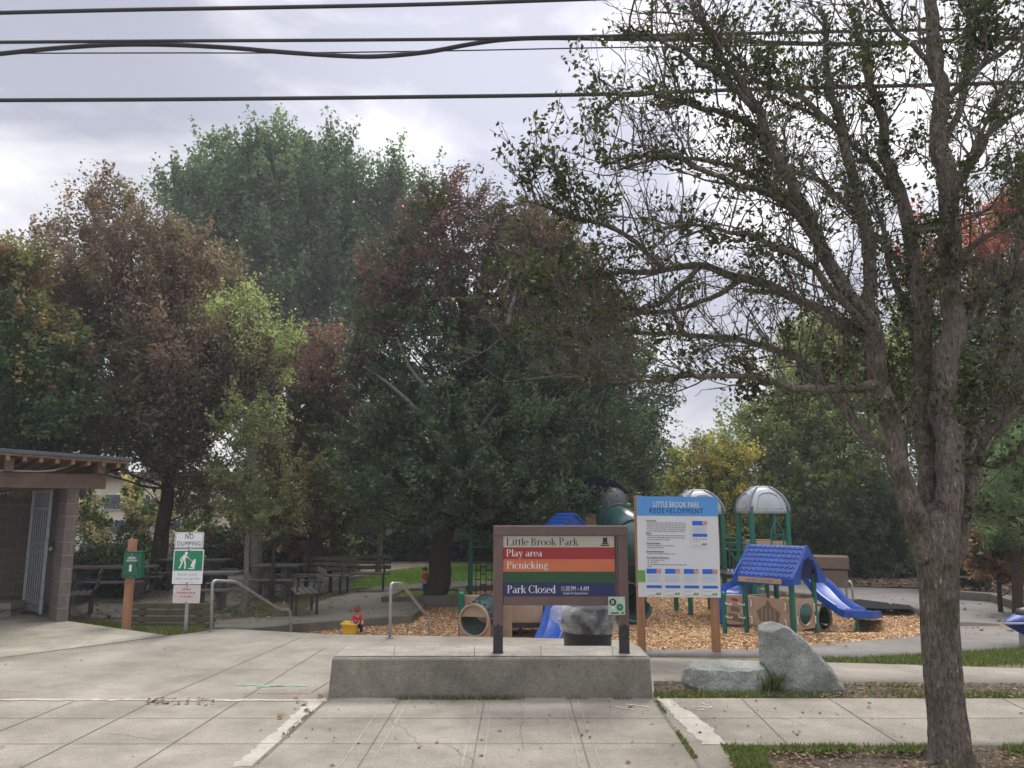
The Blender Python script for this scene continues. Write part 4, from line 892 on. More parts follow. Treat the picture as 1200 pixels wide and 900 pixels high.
boulder('tall leaning grey-green boulder with a slanting right side, right of the flat one', [(0,X(908),X(991)),(.12,X(899),X(990)),(.35,X(893),X(975)),(.6,X(890),X(958)),(.8,X(890),X(945)),(.93,X(894),X(932)),(1,X(902),X(922))], Yb, .55, Hh+.06, -.06, 8, [((.25,-1,.12), .25), ((-1,-.7,.1), .33), ((.75,-.3,.65), .36), ((-.5,-.4,1), .38)], .045, .06)

# ================================================================ PLAY EQUIPMENT
def cz(px, py): return gl(px, py, chipz)
def green_post(parent, x, y, z0, z1, r=.045, cap=True):
    mb = MB(); mb.tube([(x,y,z0),(x,y,z1)], r, 14)
    if cap: mb.lathe((x,y,z1), [(r*1.15,-.02),(r*1.15,.015),(r*.7,.04),(.005,.05)], 14)
    return mb.build('post', M['green_post'], parent, auto=True)
# ---- small playhouse
A = cz(931, 745); B = A+Vector((-.50,.58,0)); C = A+Vector((.43,.30,0)); Dp = B+(C-A)
t = thing('playhouse', 'small toddler playhouse with a blue shingled gable roof and tan panels on green posts', 'playhouse', A)
ez = at(928,677,A.y).z; rzp = at(949,640,A.y+.2).z
for p in (A, B, C, Dp): green_post(t, p.x, p.y, p.z-.1, ez+.04, .036, False)
green_post(t, (B+(B-A)*.62).x, (B+(B-A)*.1).y, A.z-.1, at(858,700,A.y+.3).z, .036)
u_ = (B-A).normalized(); v_ = (C-A).normalized(); ln, wd = (B-A).length, (C-A).length
mid0 = (A+C)/2; ov = .10
def P3(a, b, z): return Vector((A.x, A.y, 0))+u_*a+v_*b+Vector((0,0,z))
mb = MB(); th = .05; rows_ = 7
for side in (0, 1):
    e0 = -.09 if side == 0 else wd+.09; r0 = wd/2
    for k in range(rows_):      # overlapping scalloped shingle courses
        s0_, s1_ = k/rows_, (k+1.25)/rows_
        s1_ = min(1, s1_); zz = lambda s_: ez-.02+(rzp-ez+.02)*s_
        nb = 12; L_ = ln+2*ov; lift = .022
        for j in range(nb):
            off = .5 if k % 2 else 0
            a0_, a1_ = -ov+L_*(j+off-.5*(k % 2 == 1)*1)/nb, -ov+L_*(j+1)/nb
            a0_ = -ov+L_*j/nb
            pts = []
            for q in range(7):
                w_ = q/6; sag = math.sin(math.pi*w_)*.35/rows_
                b_ = e0+(r0-e0)*(s0_+.12/rows_-sag+.25/rows_)
                pts.append(P3(a0_+(a1_-a0_)*w_, b_, zz(s0_+.12/rows_-sag+.25/rows_)+lift))
            pts.append(P3(a1_, e0+(r0-e0)*s1_, zz(s1_)+.004)); pts.append(P3(a0_, e0+(r0-e0)*s1_, zz(s1_)+.004))
            bot = [p-Vector((0,0,.02)) for p in pts]; n_ = len(pts)
            mb.add(pts+bot, [tuple(range(n_))]+[(i, (i+1) % n_, n_+(i+1) % n_, n_+i) for i in range(n_)])
mb.build('shingles', M['blue_plastic'], t)
mb = MB()
for side in (0, 1):
    e0 = -.1 if side == 0 else wd+.1
    q = [P3(-ov, e0, ez-.03), P3(ln+ov, e0, ez-.03), P3(ln+ov, wd/2, rzp), P3(-ov, wd/2, rzp)]; dn = [p-Vector((0,0,.03)) for p in q]
    mb.add(q+dn, [(0,1,2,3),(4,5,6,7),(0,1,5,4),(1,2,6,5),(2,3,7,6),(3,0,4,7)])
for a_ in (-ov-.012, ln+ov-.028):   # gable frames with arched opening
    out = [(-.13,ez-.09),(-.13,ez-.0),(wd/2,rzp+.02),(wd+.13,ez),(wd+.13,ez-.09),(wd-.02,ez-.09)]
    inn = [(wd-.02,ez-.09)]+[(wd/2+(wd/2-.02)*math.cos(math.radians(q)), ez-.09+(rzp-ez-.02)*math.sin(math.radians(q))) for q in range(0, 181, 20)]
    outer = [(-.13,ez-.09),(-.13,ez),(wd*.15,lerp(ez,rzp,.5)),(wd/2,rzp+.02),(wd*.85,lerp(ez,rzp,.5)),(wd+.13,ez),(wd+.13,ez-.09)]
    arch = [(wd/2+(wd/2-.0)*.82*math.cos(math.radians(180-30*q)), ez-.09+(rzp-ez-.02)*.92*math.sin(math.radians(30*q))) for q in range(7)]
    for i in range(6):
        q4 = [outer[i], outer[i+1], arch[i+1], arch[i]]; f_ = [P3(a_, b_, z_) for b_, z_ in q4]; g_ = [p+u_*.04 for p in f_]
        mb.add(f_+g_, [(0,1,2,3),(4,5,6,7),(0,1,5,4),(1,2,6,5),(2,3,7,6),(3,0,4,7)])
q = [P3(-ov, -.115, ez-.09), P3(ln+ov, -.115, ez-.09)]; mb.beam(q[0]+Vector((0,0,.03)), q[1]+Vector((0,0,.03)), .03, .1)
mb.build('roof', M['blue_plastic'], t)
q0, q1 = P3(.06, -.14, ez-.055), P3(ln-.0, -.14, ez-.055)
mb = MB(); mb.beam(q0, q1, .012, .07); mb.build('name_board', M['tan_plastic'], t)
mb = MB()
for k in range(9):
    if k != 4: p = lerp(q0, q1, .2+.07*k)-v_*.008; mb.beam(p, p+u_*.022, .002, .022)
mb.build('board_print', M['tan_dark'], t)
zp1 = at(930,703,A.y).z; zp0 = at(930,739,A.y).z
def panel(a, b, z0, z1, thk=.03, m='tan_plastic', parent=t, name='panel', bev=.012):
    a, b = Vector(a), Vector(b); mb = MB(); zc = (z0+z1)/2; mb.beam(Vector((a.x,a.y,zc)), Vector((b.x,b.y,zc)), thk, z1-z0); return mb.build(name, M[m], parent, bevel=bev)
def cgrip(a, b, s, z, hor=False, parent=None):
    """white C-shaped hand hold on panel face from a to b"""
    a, b = Vector(a), Vector(b); d = (b-a).normalized(); n = Vector((d.y, -d.x, 0))
    if n.y > 0: n = -n
    p = lerp(a, b, s); p.z = z; mb = MB()
    if hor: pts = [p-d*.045+Z3*.014, p-d*.04-Z3*.01+n*.02, p+d*.04-Z3*.01+n*.02, p+d*.045+Z3*.014]
    else: pts = [p+d*.02+Z3*.05, p-d*.015+Z3*.04+n*.02, p-d*.015-Z3*.04+n*.02, p+d*.02-Z3*.05]
    mb.tube([q+n*.02 for q in pts], .010, 6); return mb.build('hand_hold', M['white_paint'], parent)
E = B+(B-A)*.62; E = Vector((E.x, (B+(B-A)*.1).y, 0))
pn = panel(A+(B-A)*.06, B-(B-A)*.06, zp0, zp1)
d1 = (B-A).normalized(); nf = Vector((d1.y,-d1.x,0)); nf = nf if nf.y < 0 else -nf
def on(a, b, s, z, w_, h_, m, name, par, thk=.004, poly=None):
    a, b = Vector(a), Vector(b); d = (b-a).normalized(); n = Vector((d.y,-d.x,0)); n = n if n.y < 0 else -n
    p = lerp(a, b, s)+n*.017; p.z = z; mb = MB(); mb.prism(poly if poly else [(-w_/2,-h_/2),(w_/2,-h_/2),(w_/2,h_/2),(-w_/2,h_/2)], p, d, Z3, n*thk); return mb.build(name, M[m], par)
zc_ = (zp0+zp1)/2; hp = zp1-zp0
on(A, B, .5, zc_-.05, 0, 0, 'tan_dark', 'window_shape', pn, .003, [(-.15,-.08),(.15,-.08),(.19,.06),(.10,.12),(.05,.15),(0,.24),(-.05,.15),(-.10,.12),(-.19,.06)])
for k in (-1.5,-.5,.5,1.5): on(A, B, .5+k*.09, zc_-.03, .012, .16, 'tan_plastic', 'window_bar', pn, .006)
for s_ in (.14,.86):
    for z in (zc_+.11, zc_-.13): cgrip(A, B, s_, z, False, pn)
# right panel with round hole: ring plus corner pieces
def holed(a, b, z0, z1, r, m='tan_plastic', par=t, dz=0, thk=.03, name='holed_panel', vent=None):
    a, b = Vector(a), Vector(b); d = (b-a).normalized(); n = Vector((d.y,-d.x,0)); n = n if n.y < 0 else -n; L_ = (b-a).length; c = (a+b)/2; c.z = (z0+z1)/2+dz
    hw, h0, h1 = L_/2, z0-c.z, z1-c.z; mb = MB(); N_ = 48
    inn = [(r*math.cos(2*math.pi*k/N_), r*math.sin(2*math.pi*k/N_)) for k in range(N_)]; out = []
    for x, y in inn:
        k = min(hw/abs(x) if abs(x) > 1e-6 else 1e9, (h1/y if y > 1e-6 else (h0/y if y < -1e-6 else 1e9))); out.append((x*k, y*k))
    vs = []
    for off in (n*thk/2, -n*thk/2):
        for ring_ in (inn, out): vs += [c+d*x+Z3*y+off for x, y in ring_]
    f = []
    for k in range(N_):
        j = (k+1) % N_
        f += [(k, j, N_+j, N_+k), (2*N_+k, 2*N_+j, 3*N_+j, 3*N_+k), (k, j, 2*N_+j, 2*N_+k), (N_+k, N_+j, 3*N_+j, 3*N_+k)]
    mb.add(vs, f); return mb.build(name, M[m], par), c, d, n
hp_, c_, d_, n_ = holed(A+(C-A)*.07, C-(C-A)*.07, zp0, zp1, .165)
mb = MB(); mb.tube([c_+n_*.02+d_*.165*math.cos(2*math.pi*k/28)+Z3*.165*math.sin(2*math.pi*k/28) for k in range(28)], .014, 8, closed=True); mb.build('hole_rim', M['tan_plastic'], hp_, smooth=True)
for s_, z in ((.10,zc_-.08),(.88,zc_+.08),(.9,zc_-.1)): cgrip(A, C, s_, z, False, hp_)
# left wing panel
p1_ = panel(B+(E-B)*.12, E-(E-B)*.05, zp0-.0, zp1+.01)
on(E, B, .5, zc_+.01, .13, .07, 'tan_dark', 'recess', p1_); on(E, B, .5, zc_-.11, .2, .10, 'tan_dark', 'recess', p1_); on(E, B, .5, zc_+.15, .10, .04, 'red', 'bead_row', p1_, .006)
for s_ in (.2,.8):
    for z in (zc_+.09, zc_-.1): cgrip(E, B, s_, z, True, p1_)
panel(B, Dp, zp0, zp1, parent=t); 
# ---- crawl tunnel right of the playhouse
c0 = cz(968, 742); zc0 = c0.z+.27
t = thing('crawl_tunnel', 'short dark green crawl tunnel with a tan end ring, right of the blue playhouse', 'crawl tunnel', c0)
ax = Vector((.42,-.55,0)).normalized(); pv = Vector((ax.y*-1, ax.x, 0)); cc = Vector((c0.x-.12, c0.y+.35, zc0-.03))
mb = MB(); R_, r_ = .235, .205; NN = 30
for q_, rad in ((-.45,R_),(.25,R_),(.25,r_),(-.45,r_)):
    mb.v += [tuple(cc+ax*q_+pv*rad*math.cos(2*math.pi*k/NN)+Z3*rad*math.sin(2*math.pi*k/NN)) for k in range(NN)]
for s_ in range(4):
    for k in range(NN): mb.f.append((s_*NN+k, s_*NN+(k+1) % NN, ((s_+1) % 4)*NN+(k+1) % NN, ((s_+1) % 4)*NN+k))
mb.build('tube', M['green_tube'], t, auto=True)
mb = MB(); mb.tube([cc+ax*.26+pv*.23*math.cos(2*math.pi*k/28)+Z3*.23*math.sin(2*math.pi*k/28) for k in range(28)], .03, 8, closed=True)
mb.build('end_ring', M['tan_plastic'], t, smooth=True)
for s_ in (-1, 1):
    mb = MB(); p = cc+ax*.24+pv*.17*s_; mb.tube([(p.x,p.y,zc0-.18),(p.x,p.y,c0.z-.1)], .022, 8); mb.build('leg', M['tan_plastic'], t)
# ---- slides
def slide(pts, w_, label, m='blue_plastic', sub=6, rim=.1, name='slide', w2=None):
    P = [Vector(p) for p in catmull(pts, sub)]; t = thing(name, label, 'slide', P[-1]); mb = MB(); n = len(P); prof = []
    for i, p in enumerate(P):
        d = P[min(i+1, n-1)]-P[max(i-1, 0)]; h = Vector((d.x, d.y, 0)).normalized(); sd = Vector((-h.y, h.x, 0)); up_ = d.normalized().cross(-sd).normalized(); up_ = up_ if up_.z > 0 else -up_
        w__ = lerp(w_, w2 if w2 else w_, i/(n-1)); rm = rim*(1 if i > 1 else 1.2)
        sec = [(-w__/2-.05,-.03),(-w__/2-.035,rm-.01),(-w__/2-.01,rm),(-w__/2+.02,rm-.02),(-w__/2+.07,.015),(0,0),(w__/2-.07,.015),(w__/2-.02,rm-.02),(w__/2+.01,rm),(w__/2+.035,rm-.01),(w__/2+.05,-.03),(0,-.045)]
        for a_, b_ in sec: mb.v.append(tuple(p+sd*a_+up_*b_))
    m_ = 12
    for i in range(n-1):
        for k in range(m_): mb.f.append((i*m_+k, i*m_+(k+1) % m_, (i+1)*m_+(k+1) % m_, (i+1)*m_+k))
    mb.f.append(tuple(range(m_))); mb.f.append(tuple((n-1)*m_+k for k in range(m_)))
    mb.build('chute', M[m], t, auto=True); return t, P
e = cz(1019, 727)
ts, P_ = slide([at(938,668,15.3), at(947,674,15.1), at(962,688,14.8), at(977,704,14.3), at(995,717,13.9), at(1008,722,13.6), (e.x,e.y,e.z+.1)], .38, 'long blue wavy slide running down to the right from behind the playhouse', rim=.10)
mb = MB(); p = P_[-9]; mb.tube([p+Vector((0,0,-.04)), (p.x, p.y, float(chipz(p.x,p.y))-.05)], .03, 8); mb.build('support', M['green_post'], ts)
e = cz(862, 702)
slide([at(884,680,16.2), at(876,684,15.9), at(866,690,15.6), at(858,697,15.3), (at(853,703,15.2).x, 15.1, e.z+.06)], .4, 'short blue slide left of the playhouse under the grey dome tower', rim=.12)
ts, P_ = slide([at(662,672,14.6), at(659,690,14.4), at(655,708,14.1), at(651,725,13.8), at(648,738,13.5), at(643,750,13.1), at(640,757,12.8)], .36, 'straight bright blue slide coming forward behind the brown sign', rim=.1)

# ---- towers with grey domes
def dome(parent, cx, cy, z0, hw, hh, rot=.5):
    for k in range(4):
        mb = MB(); a = rot+k*math.pi/2; u = Vector((math.cos(a), math.sin(a), 0)); v = Vector((-math.sin(a), math.cos(a), 0)); n = 9
        def pt(s_, q_, o=0):   # s_: 0 eave..1 top
            w_ = hw*(1-.70*max(0,s_)**2.1); z = hh*(s_-.12*s_**4)
            rr2 = w_+o+.04*math.cos(q_*math.pi/2); return Vector((cx,cy,z0+z+o*.6))+u*rr2+v*(q_*w_*.985)
        for i in range(n):
            for j in range(7): mb.v.append(tuple(pt(i/(n-1), -1+2*j/6)))
        for i in range(n-1):
            for j in range(6): mb.f.append((i*7+j, i*7+j+1, (i+1)*7+j+1, (i+1)*7+j))
        pnl = mb.build('dome_panel', M['grey_plastic'], parent, smooth=True); pnl.modifiers.new('s', 'SOLIDIFY').thickness = .03
        mb = MB(); e_ = [pt(.16,-.68,.012), pt(.16,.68,.012), pt(.6,.62,.012), pt(.72,.35,.012), pt(.72,-.35,.012), pt(.6,-.62,.012)]
        mb.tube(e_, .012, 6, closed=True); mb.build('panel_rib', M['grey_plastic'], pnl, smooth=True)
        if k == 0: cp_ = MB(); cp_.box((cx,cy,z0+hh*.885), (hw*.62,hw*.62,.05), Matrix.Rotation(rot,3,'Z')); cp_.build('dome_cap', M['grey_plastic'], parent, bevel=.02)
        mb = MB(); mb.tube([pt(i/8, 1, .012) for i in range(9)], .022, 6); mb.build('dome_rib', mat('ribgrey%d' % k, (.22,.25,.27), .35, .1, 3), parent, smooth=True)
def tower(cxp, Y, xs_, ztop_px, eave_px, hw, hh, label, zb_=-.5, deck=.55, rot=.5):
    c = at(cxp, eave_px, Y); t = thing('play_tower', label, 'play tower', (c.x, Y, zb_)); zE = c.z
    a = rot; k = hw*.9
    for sx, sy in ((1,1),(-1,1),(-1,-1),(1,-1)):
        u = Vector((math.cos(a), math.sin(a), 0)); v = Vector((-math.sin(a), math.cos(a), 0)); p = Vector((c.x, Y, 0))+u*k*sx+v*k*sy
        green_post(t, p.x, p.y, zb_-.1, zE+.12, .052, False)
    dome(t, c.x, Y, zE-.01, hw, hh, rot)
    mb = MB(); mb.box((c.x, Y, deck), (hw*1.7, hw*1.7, .06), Matrix.Rotation(rot, 3, 'Z')); mb.build('deck', M['iron'], t)
    return t, c, a, k
def corner(c, a, k, sx, sy, Y): 
    u = Vector((math.cos(a), math.sin(a), 0)); v = Vector((-math.sin(a), math.cos(a), 0)); return Vector((c.x, Y, 0))+u*k*sx+v*k*sy
t2, c2_, a2, k2 = tower(893, 15.6, None, 568, 601, .40, .58, 'play tower with a grey domed roof on tall green posts behind the blue playhouse', deck=.35, rot=-1.5)
hz1, hz0 = at(880,633,15.6).z, at(880,668,15.6).z
for i, (q0_, q1_) in enumerate((((1,-1),(1,1)), ((1,-1),(-1,-1)), ((-1,-1),(-1,1)))):
    a_, b_ = corner(c2_,a2,k2,*q0_,15.6), corner(c2_,a2,k2,*q1_,15.6)
    pp = panel(a_+(b_-a_)*.08, b_-(b_-a_)*.08 if i != 1 else a_+(b_-a_)*.45, hz0, hz1, parent=t2, name='side_panel')
mb = MB(); 
for z in (.95, 1.2): mb.tube([corner(c2_,a2,k2,-1,1,15.6)+Z3*z, corner(c2_,a2,k2,1,1,15.6)+Z3*z], .018, 8)
mb.build('guard_rail', M['green_post'], t2)
for k in range(5):
    mb = MB(); p = corner(c2_,a2,k2,-1,-1,15.6); q = corner(c2_,a2,k2,1,-1,15.6); s_ = lerp(p, q, .15+.17*k)-Vector((0,.02,0)); mb.tube([s_+Z3*-.45, s_+Z3*.34], .016, 6); mb.build('ladder_bar', M['green_post'], t2)
# vertical loop and spiral climber
mb = MB(); base = at(893,700,14.9); mb.tube([(base.x+.09*math.sin(k*.7), base.y+.09*math.cos(k*.7), -.5+k*.028) for k in range(56)], .014, 6); mb.build('spiral_climber', M['green_post'], t2, smooth=True)
mb = MB(); x_ = at(905,650,15.0); mb.tube([(x_.x, 15.0, .5), (x_.x, 15.0, 1.3), (x_.x+.12, 15.05, 1.5), (x_.x+.26, 15.1, 1.3), (x_.x+.28,15.1,.5)], .014, 6); mb.build('grab_loop', M['green_post'], t2, smooth=True)
t1, c1_, a1, k1 = tower(817, 17.2, None, 572, 602, .44, .58, 'play tower with a grey domed roof half hidden behind the notice board', deck=.5, rot=-1.4)
for q0_, q1_ in (((1,1),(1,-1)), ((-1,-1),(1,-1))):
    a_, b_ = corner(c1_,a1,k1,*q0_,17.2), corner(c1_,a1,k1,*q1_,17.2); panel(a_+(b_-a_)*.1, b_-(b_-a_)*.1, .55, 1.2, parent=t1, name='side_panel')
# bridge between towers
pA, pB = at(846,660,16.8), at(872,660,15.9)
t = thing('play_bridge', 'green railed bridge between the two dome roofed towers', 'bridge', (pA.x, 16.8, -.5))
mb = MB(); mb.beam((pA.x,16.9,.42), (pB.x,16.0,.38), .7, .06); mb.build('walkway', M['iron'], t)
for z in (.88, 1.02, 1.12):
    mb = MB(); mb.tube([(pA.x,16.6,z),(pB.x,15.7,z+.0)], .017, 8); mb.build('rail', M['green_post'], t)
for k in range(6):
    p = lerp(Vector((pA.x,16.6,0)), Vector((pB.x,15.7,0)), (k+.5)/6); mb = MB(); mb.tube([(p.x,p.y,.4),(p.x,p.y,1.0)], .012, 6); mb.build('baluster', M['green_post'], t)
mb = MB(); q = [(pA.x+.02,16.5,.9),(pA.x+.2,16.3,.6),(pB.x-.1,15.9,.1),(pB.x,15.6,-.5)]; mb.tube([Vector(x) for x in catmull(q,5)], .02, 8); mb.build('curved_bar', M['green_post'], t, smooth=True)

# ---- left play structure: tube climber, deck boxes, posts, spiral tube slide
Yt = 13.2; zb_ = -.5
pa, pb = at(541,697,Yt+.6), at(580,697,Yt+.45)
t = thing('play_structure', 'large play structure with tan panels and green spiral tube slide behind the brown sign', 'play structure', (at(600,740,Yt).x, Yt, zb_))
panel((pa.x,Yt+.6,0), (at(600,697,Yt+.4).x,Yt+.4,0), zb_+.02, pa.z, parent=t, name='back_panel')
green_post(t, at(541,700,Yt+.55).x, Yt+.5, zb_-.1, pa.z+.02, .05)
green_post(t, at(638,700,Yt+.6).x, Yt+.8, zb_-.1, at(638,697,Yt+.6).z, .05)
x0_, x1_ = at(592,710,Yt+.7).x, at(636,710,Yt+.7).x
panel((x0_,Yt+.7,0), (x1_,Yt+.7,0), at(610,730,Yt+.7).z, at(610,700,Yt+.7).z, parent=t, name='side_panel')
mb = MB(); z_ = at(610,733,Yt+.7).z; mb.box(((x0_+x1_)/2-.1, Yt+1.1, z_), (x1_-x0_+.3, .9, .07)); mb.build('deck', M['iron'], t)
for px in (597,610,632): mb = MB(); p = at(px,740,Yt+.8); mb.tube([(p.x,Yt+.8,z_),(p.x,Yt+.8,zb_-.1)], .025, 8); mb.build('deck_leg', M['iron'], t)
# tunnel mouth
cT = at(555,727,Yt-.25); rT = 17*Yt/F*1.0
axT = Vector((.32,.9,.0)).normalized(); pvT = Vector((axT.y,-axT.x,0))
def ringpipe(mb, c, ax_, pv_, q0_, q1_, Ro, Ri, NN=36):
    o = len(mb.v)
    for q_, rad in ((q0_,Ro),(q1_,Ro),(q1_,Ri),(q0_,Ri)): mb.v += [tuple(c+ax_*q_+pv_*rad*math.cos(2*math.pi*k/NN)+Z3*rad*math.sin(2*math.pi*k/NN)) for k in range(NN)]
    for s_ in range(4):
        for k in range(NN): mb.f.append((o+s_*NN+k, o+s_*NN+(k+1) % NN, o+((s_+1) % 4)*NN+(k+1) % NN, o+((s_+1) % 4)*NN+k))
mb = MB(); cT2 = cT+Vector((0,0,.0)); ringpipe(mb, cT2, axT+Z3*.16, pvT, .03, .62, rT*1.02, rT*.93); tb = mb.build('tunnel', M['green_tube'], t, auto=True)
mb = MB(); ringpipe(mb, cT2, axT+Z3*.16, pvT, .14, .20, rT*1.08, rT*1.0); ringpipe(mb, cT2, axT+Z3*.16, pvT, .56, .6, rT*1.08, rT*1.0); mb.build('seam', M['iron'], tb)
mb = MB()
for k in range(16):
    a = 2*math.pi*k/16; p = cT2+(axT+Z3*.16)*.12+pvT*rT*1.06*math.cos(a)+Z3*rT*1.06*math.sin(a); mb.tube([p, p+axT*.03], .014, 6)
mb.build('seam_bolts', M['galv'], tb)
mb = MB(); ringpipe(mb, cT2, axT, pvT, -.01, .03, rT*1.06, rT*.94); mb.build('mouth_ring', M['tan_plastic'], t, auto=True)
holed(cT2-pvT*rT*1.05+axT*.05-Z3*0, cT2+pvT*rT*1.08+axT*.05, zb_-.05, cT2.z+.05, rT*1.0, par=t, name='mouth_panel', dz=(cT2.z-(zb_-.05+cT2.z+.05)/2))
# high part
Yh = 16.8
for px, top_, r_ in ((684,591,.075),(705,595,.065),(736,592,.06),(819,640,.0)):
    if r_: p = at(px, top_, Yh+(.6 if px < 690 else 0)); green_post(t, p.x, Yh+(.6 if px < 690 else 0), -.6, p.z, r_)
pm = at(715, 560, Yh+.5); green_post(t, pm.x, Yh+.5, -.6, pm.z, .075, False)
panel(at(686,620,Yh+.5), at(700,620,Yh+.3), .9, at(690,602,Yh+.5).z, parent=t, name='climb_panel')
# blue gable roof peeking above sign
pk = at(664,601,15.2); zE = at(664,617,15.2).z-.12
mb = MB(); 
def gable(mb, cx, cy, ze, zr_, hw, L_, ang):
    u = Vector((math.cos(ang), math.sin(ang), 0)); v = Vector((-math.sin(ang), math.cos(ang), 0)); c = Vector((cx, cy, 0))
    for s_ in (-1, 1):
        for k in range(6):
            b0, b1 = k/6, (k+1)/6; f = lambda b, l: c+u*(hw*s_*(1-b)), 
            q = [c-v*L_/2+u*hw*s_*(1-b0)+Z3*(lerp(ze,zr_,b0)+.018), c+v*L_/2+u*hw*s_*(1-b0)+Z3*(lerp(ze,zr_,b0)+.018), c+v*L_/2+u*hw*s_*(1-b1)+Z3*lerp(ze,zr_,b1), c-v*L_/2+u*hw*s_*(1-b1)+Z3*lerp(ze,zr_,b1)]
            dn = [p-Z3*.04 for p in q]; mb.add(q+dn, [(0,1,2,3),(4,5,6,7),(0,1,5,4),(1,2,6,5),(2,3,7,6),(3,0,4,7)])
    for e_ in (-1,1):
        q = [c+v*e_*L_*.46+u*hw*.93+Z3*(ze-.02), c+v*e_*L_*.46-u*hw*.93+Z3*(ze-.02), c+v*e_*L_*.46+Z3*(zr_-.05)]; dn = [p-v*e_*.03 for p in q]; mb.add(q+dn, [(0,1,2),(3,4,5),(0,1,4,3),(1,2,5,4),(2,0,3,5)])
gable(mb, pk.x, 15.4, zE, pk.z, .42, .9, .32); mb.build('blue_roof', M['blue_plastic'], t)
for s_ in (-1, 1):
    mb = MB(); mb.tube([(pk.x+.36*s_, 15.3, zE), (pk.x+.36*s_, 15.3, -.6)], .045, 10); mb.build('post', M['green_post'], t)
# dark canopy and dome hood
cd = at(704,566,Yh+.6)
mb = MB(); mb.lathe((cd.x, Yh+.6, at(704,578,Yh+.6).z), [(.62,0),(.63,.02),(.35,.28),(.05,.42)], 6); mb.build('dark_canopy', mat('canopy',(.008,.009,.02),.95,.2,5,spec=.05), t)
hd = at(717,598,Yh+.3)
mb = MB(); mb.lathe((hd.x, Yh+.25, hd.z), [(.36,0),(.36,.1),(.33,.26),(.25,.4),(.12,.49),(.01,.5)], 24); mb.build('hood', mat('hood',(.075,.08,.085),.35,.3,2), t, smooth=True)
Pt = [at(716,609,16.6), at(726,612,16.1), at(738,622,15.7), at(746,640,15.5), at(748,657,15.8), at(742,672,16.4), at(732,686,16.6), at(735,700,16.1), at(746,711,15.4), at(757,715,15.0)]
P_ = [Vector(p) for p in catmull(Pt, 6)]
mb = MB(); mb.tube(P_[:44], .34, 24, cap=False); tb = mb.build('tube_slide', M['green_tube'], t, smooth=True); tb.modifiers.new('s', 'SOLIDIFY').thickness = .03
for i in (5, 13, 20, 27, 35, 43):
    mb = MB(); d = (P_[i+1]-P_[i-1]).normalized(); nr = d.cross(Z3).normalized(); nb_ = nr.cross(d); mb.tube([P_[i]+nr*.355*math.cos(2*math.pi*k/24)+nb_*.355*math.sin(2*math.pi*k/24) for k in range(24)], .022, 6, closed=True); mb.build('seam_ring', M['iron'], tb, smooth=True)
i = 43; d = (P_[i+1]-P_[i-1]).normalized(); nr = d.cross(Z3).normalized(); nb_ = nr.cross(d)
mb = MB(); mb.tube([P_[i]+nr*.34*math.cos(2*math.pi*k/24)+nb_*.34*math.sin(2*math.pi*k/24) for k in range(24)], .018, 6, closed=True); mb.build('exit_rim', M['galv'], tb, smooth=True)
ex = P_[43]; mb = MB()
for i in range(5):
    c = ex+d*(.0+.16*i)*Vector((1,1,.3)); c = Vector((c.x, c.y, ex.z-.02*i))
    for k in range(9): a = math.pi+math.pi*k/8; mb.v.append(tuple(c+nr*.33*math.cos(a)+Z3*.30*math.sin(a)))
for i in range(4):
    for k in range(8): mb.f.append((i*9+k, i*9+k+1, (i+1)*9+k+1, (i+1)*9+k))
q_ = mb.build('exit_trough', M['green_tube'], t, smooth=True); q_.modifiers.new('s', 'SOLIDIFY').thickness = .03
# chain climber behind
Yc = 19.3; zc1 = at(551,628,Yc).z
t = thing('chain_climber', 'green post and bar with a hanging chain net, left of the brown sign', 'climbing net', (at(551,700,Yc).x, Yc, zb_))
green_post(t, at(551,690,Yc).x, Yc, zb_-.1, zc1, .06); green_post(t, at(612,690,Yc).x, Yc, zb_-.1, zc1, .06)
zbr = at(565,641,Yc).z
mb = MB(); mb.tube([(at(551,641,Yc).x,Yc,zbr),(at(612,641,Yc).x,Yc,zbr)], .028, 10); mb.build('top_bar', M['green_post'], t)
for px in (557.5,563,569.5,576):
    mb = MB(); x = at(px,660,Yc).x; mb.tube([(x,Yc,zbr),(x+.01,Yc-.02,.5),(x,Yc,zb_)], .011, 5); mb.build('chain', M['iron'], t)
for k, py in enumerate((645,651,656,660,664,668,673,679,685)):
    mb = MB(); q = ((557.5,563),(563,569.5),(569.5,576))[k % 3]; z = at(560,py,Yc).z
    for q in (((557.5,563),(569.5,576)) if k % 2 else ((563,569.5),)): mb.tube([(at(q[0],py,Yc).x,Yc,z),(at(q[1],py,Yc).x,Yc,z)], .014, 5)
    mb.build('rung', M['iron'], t)

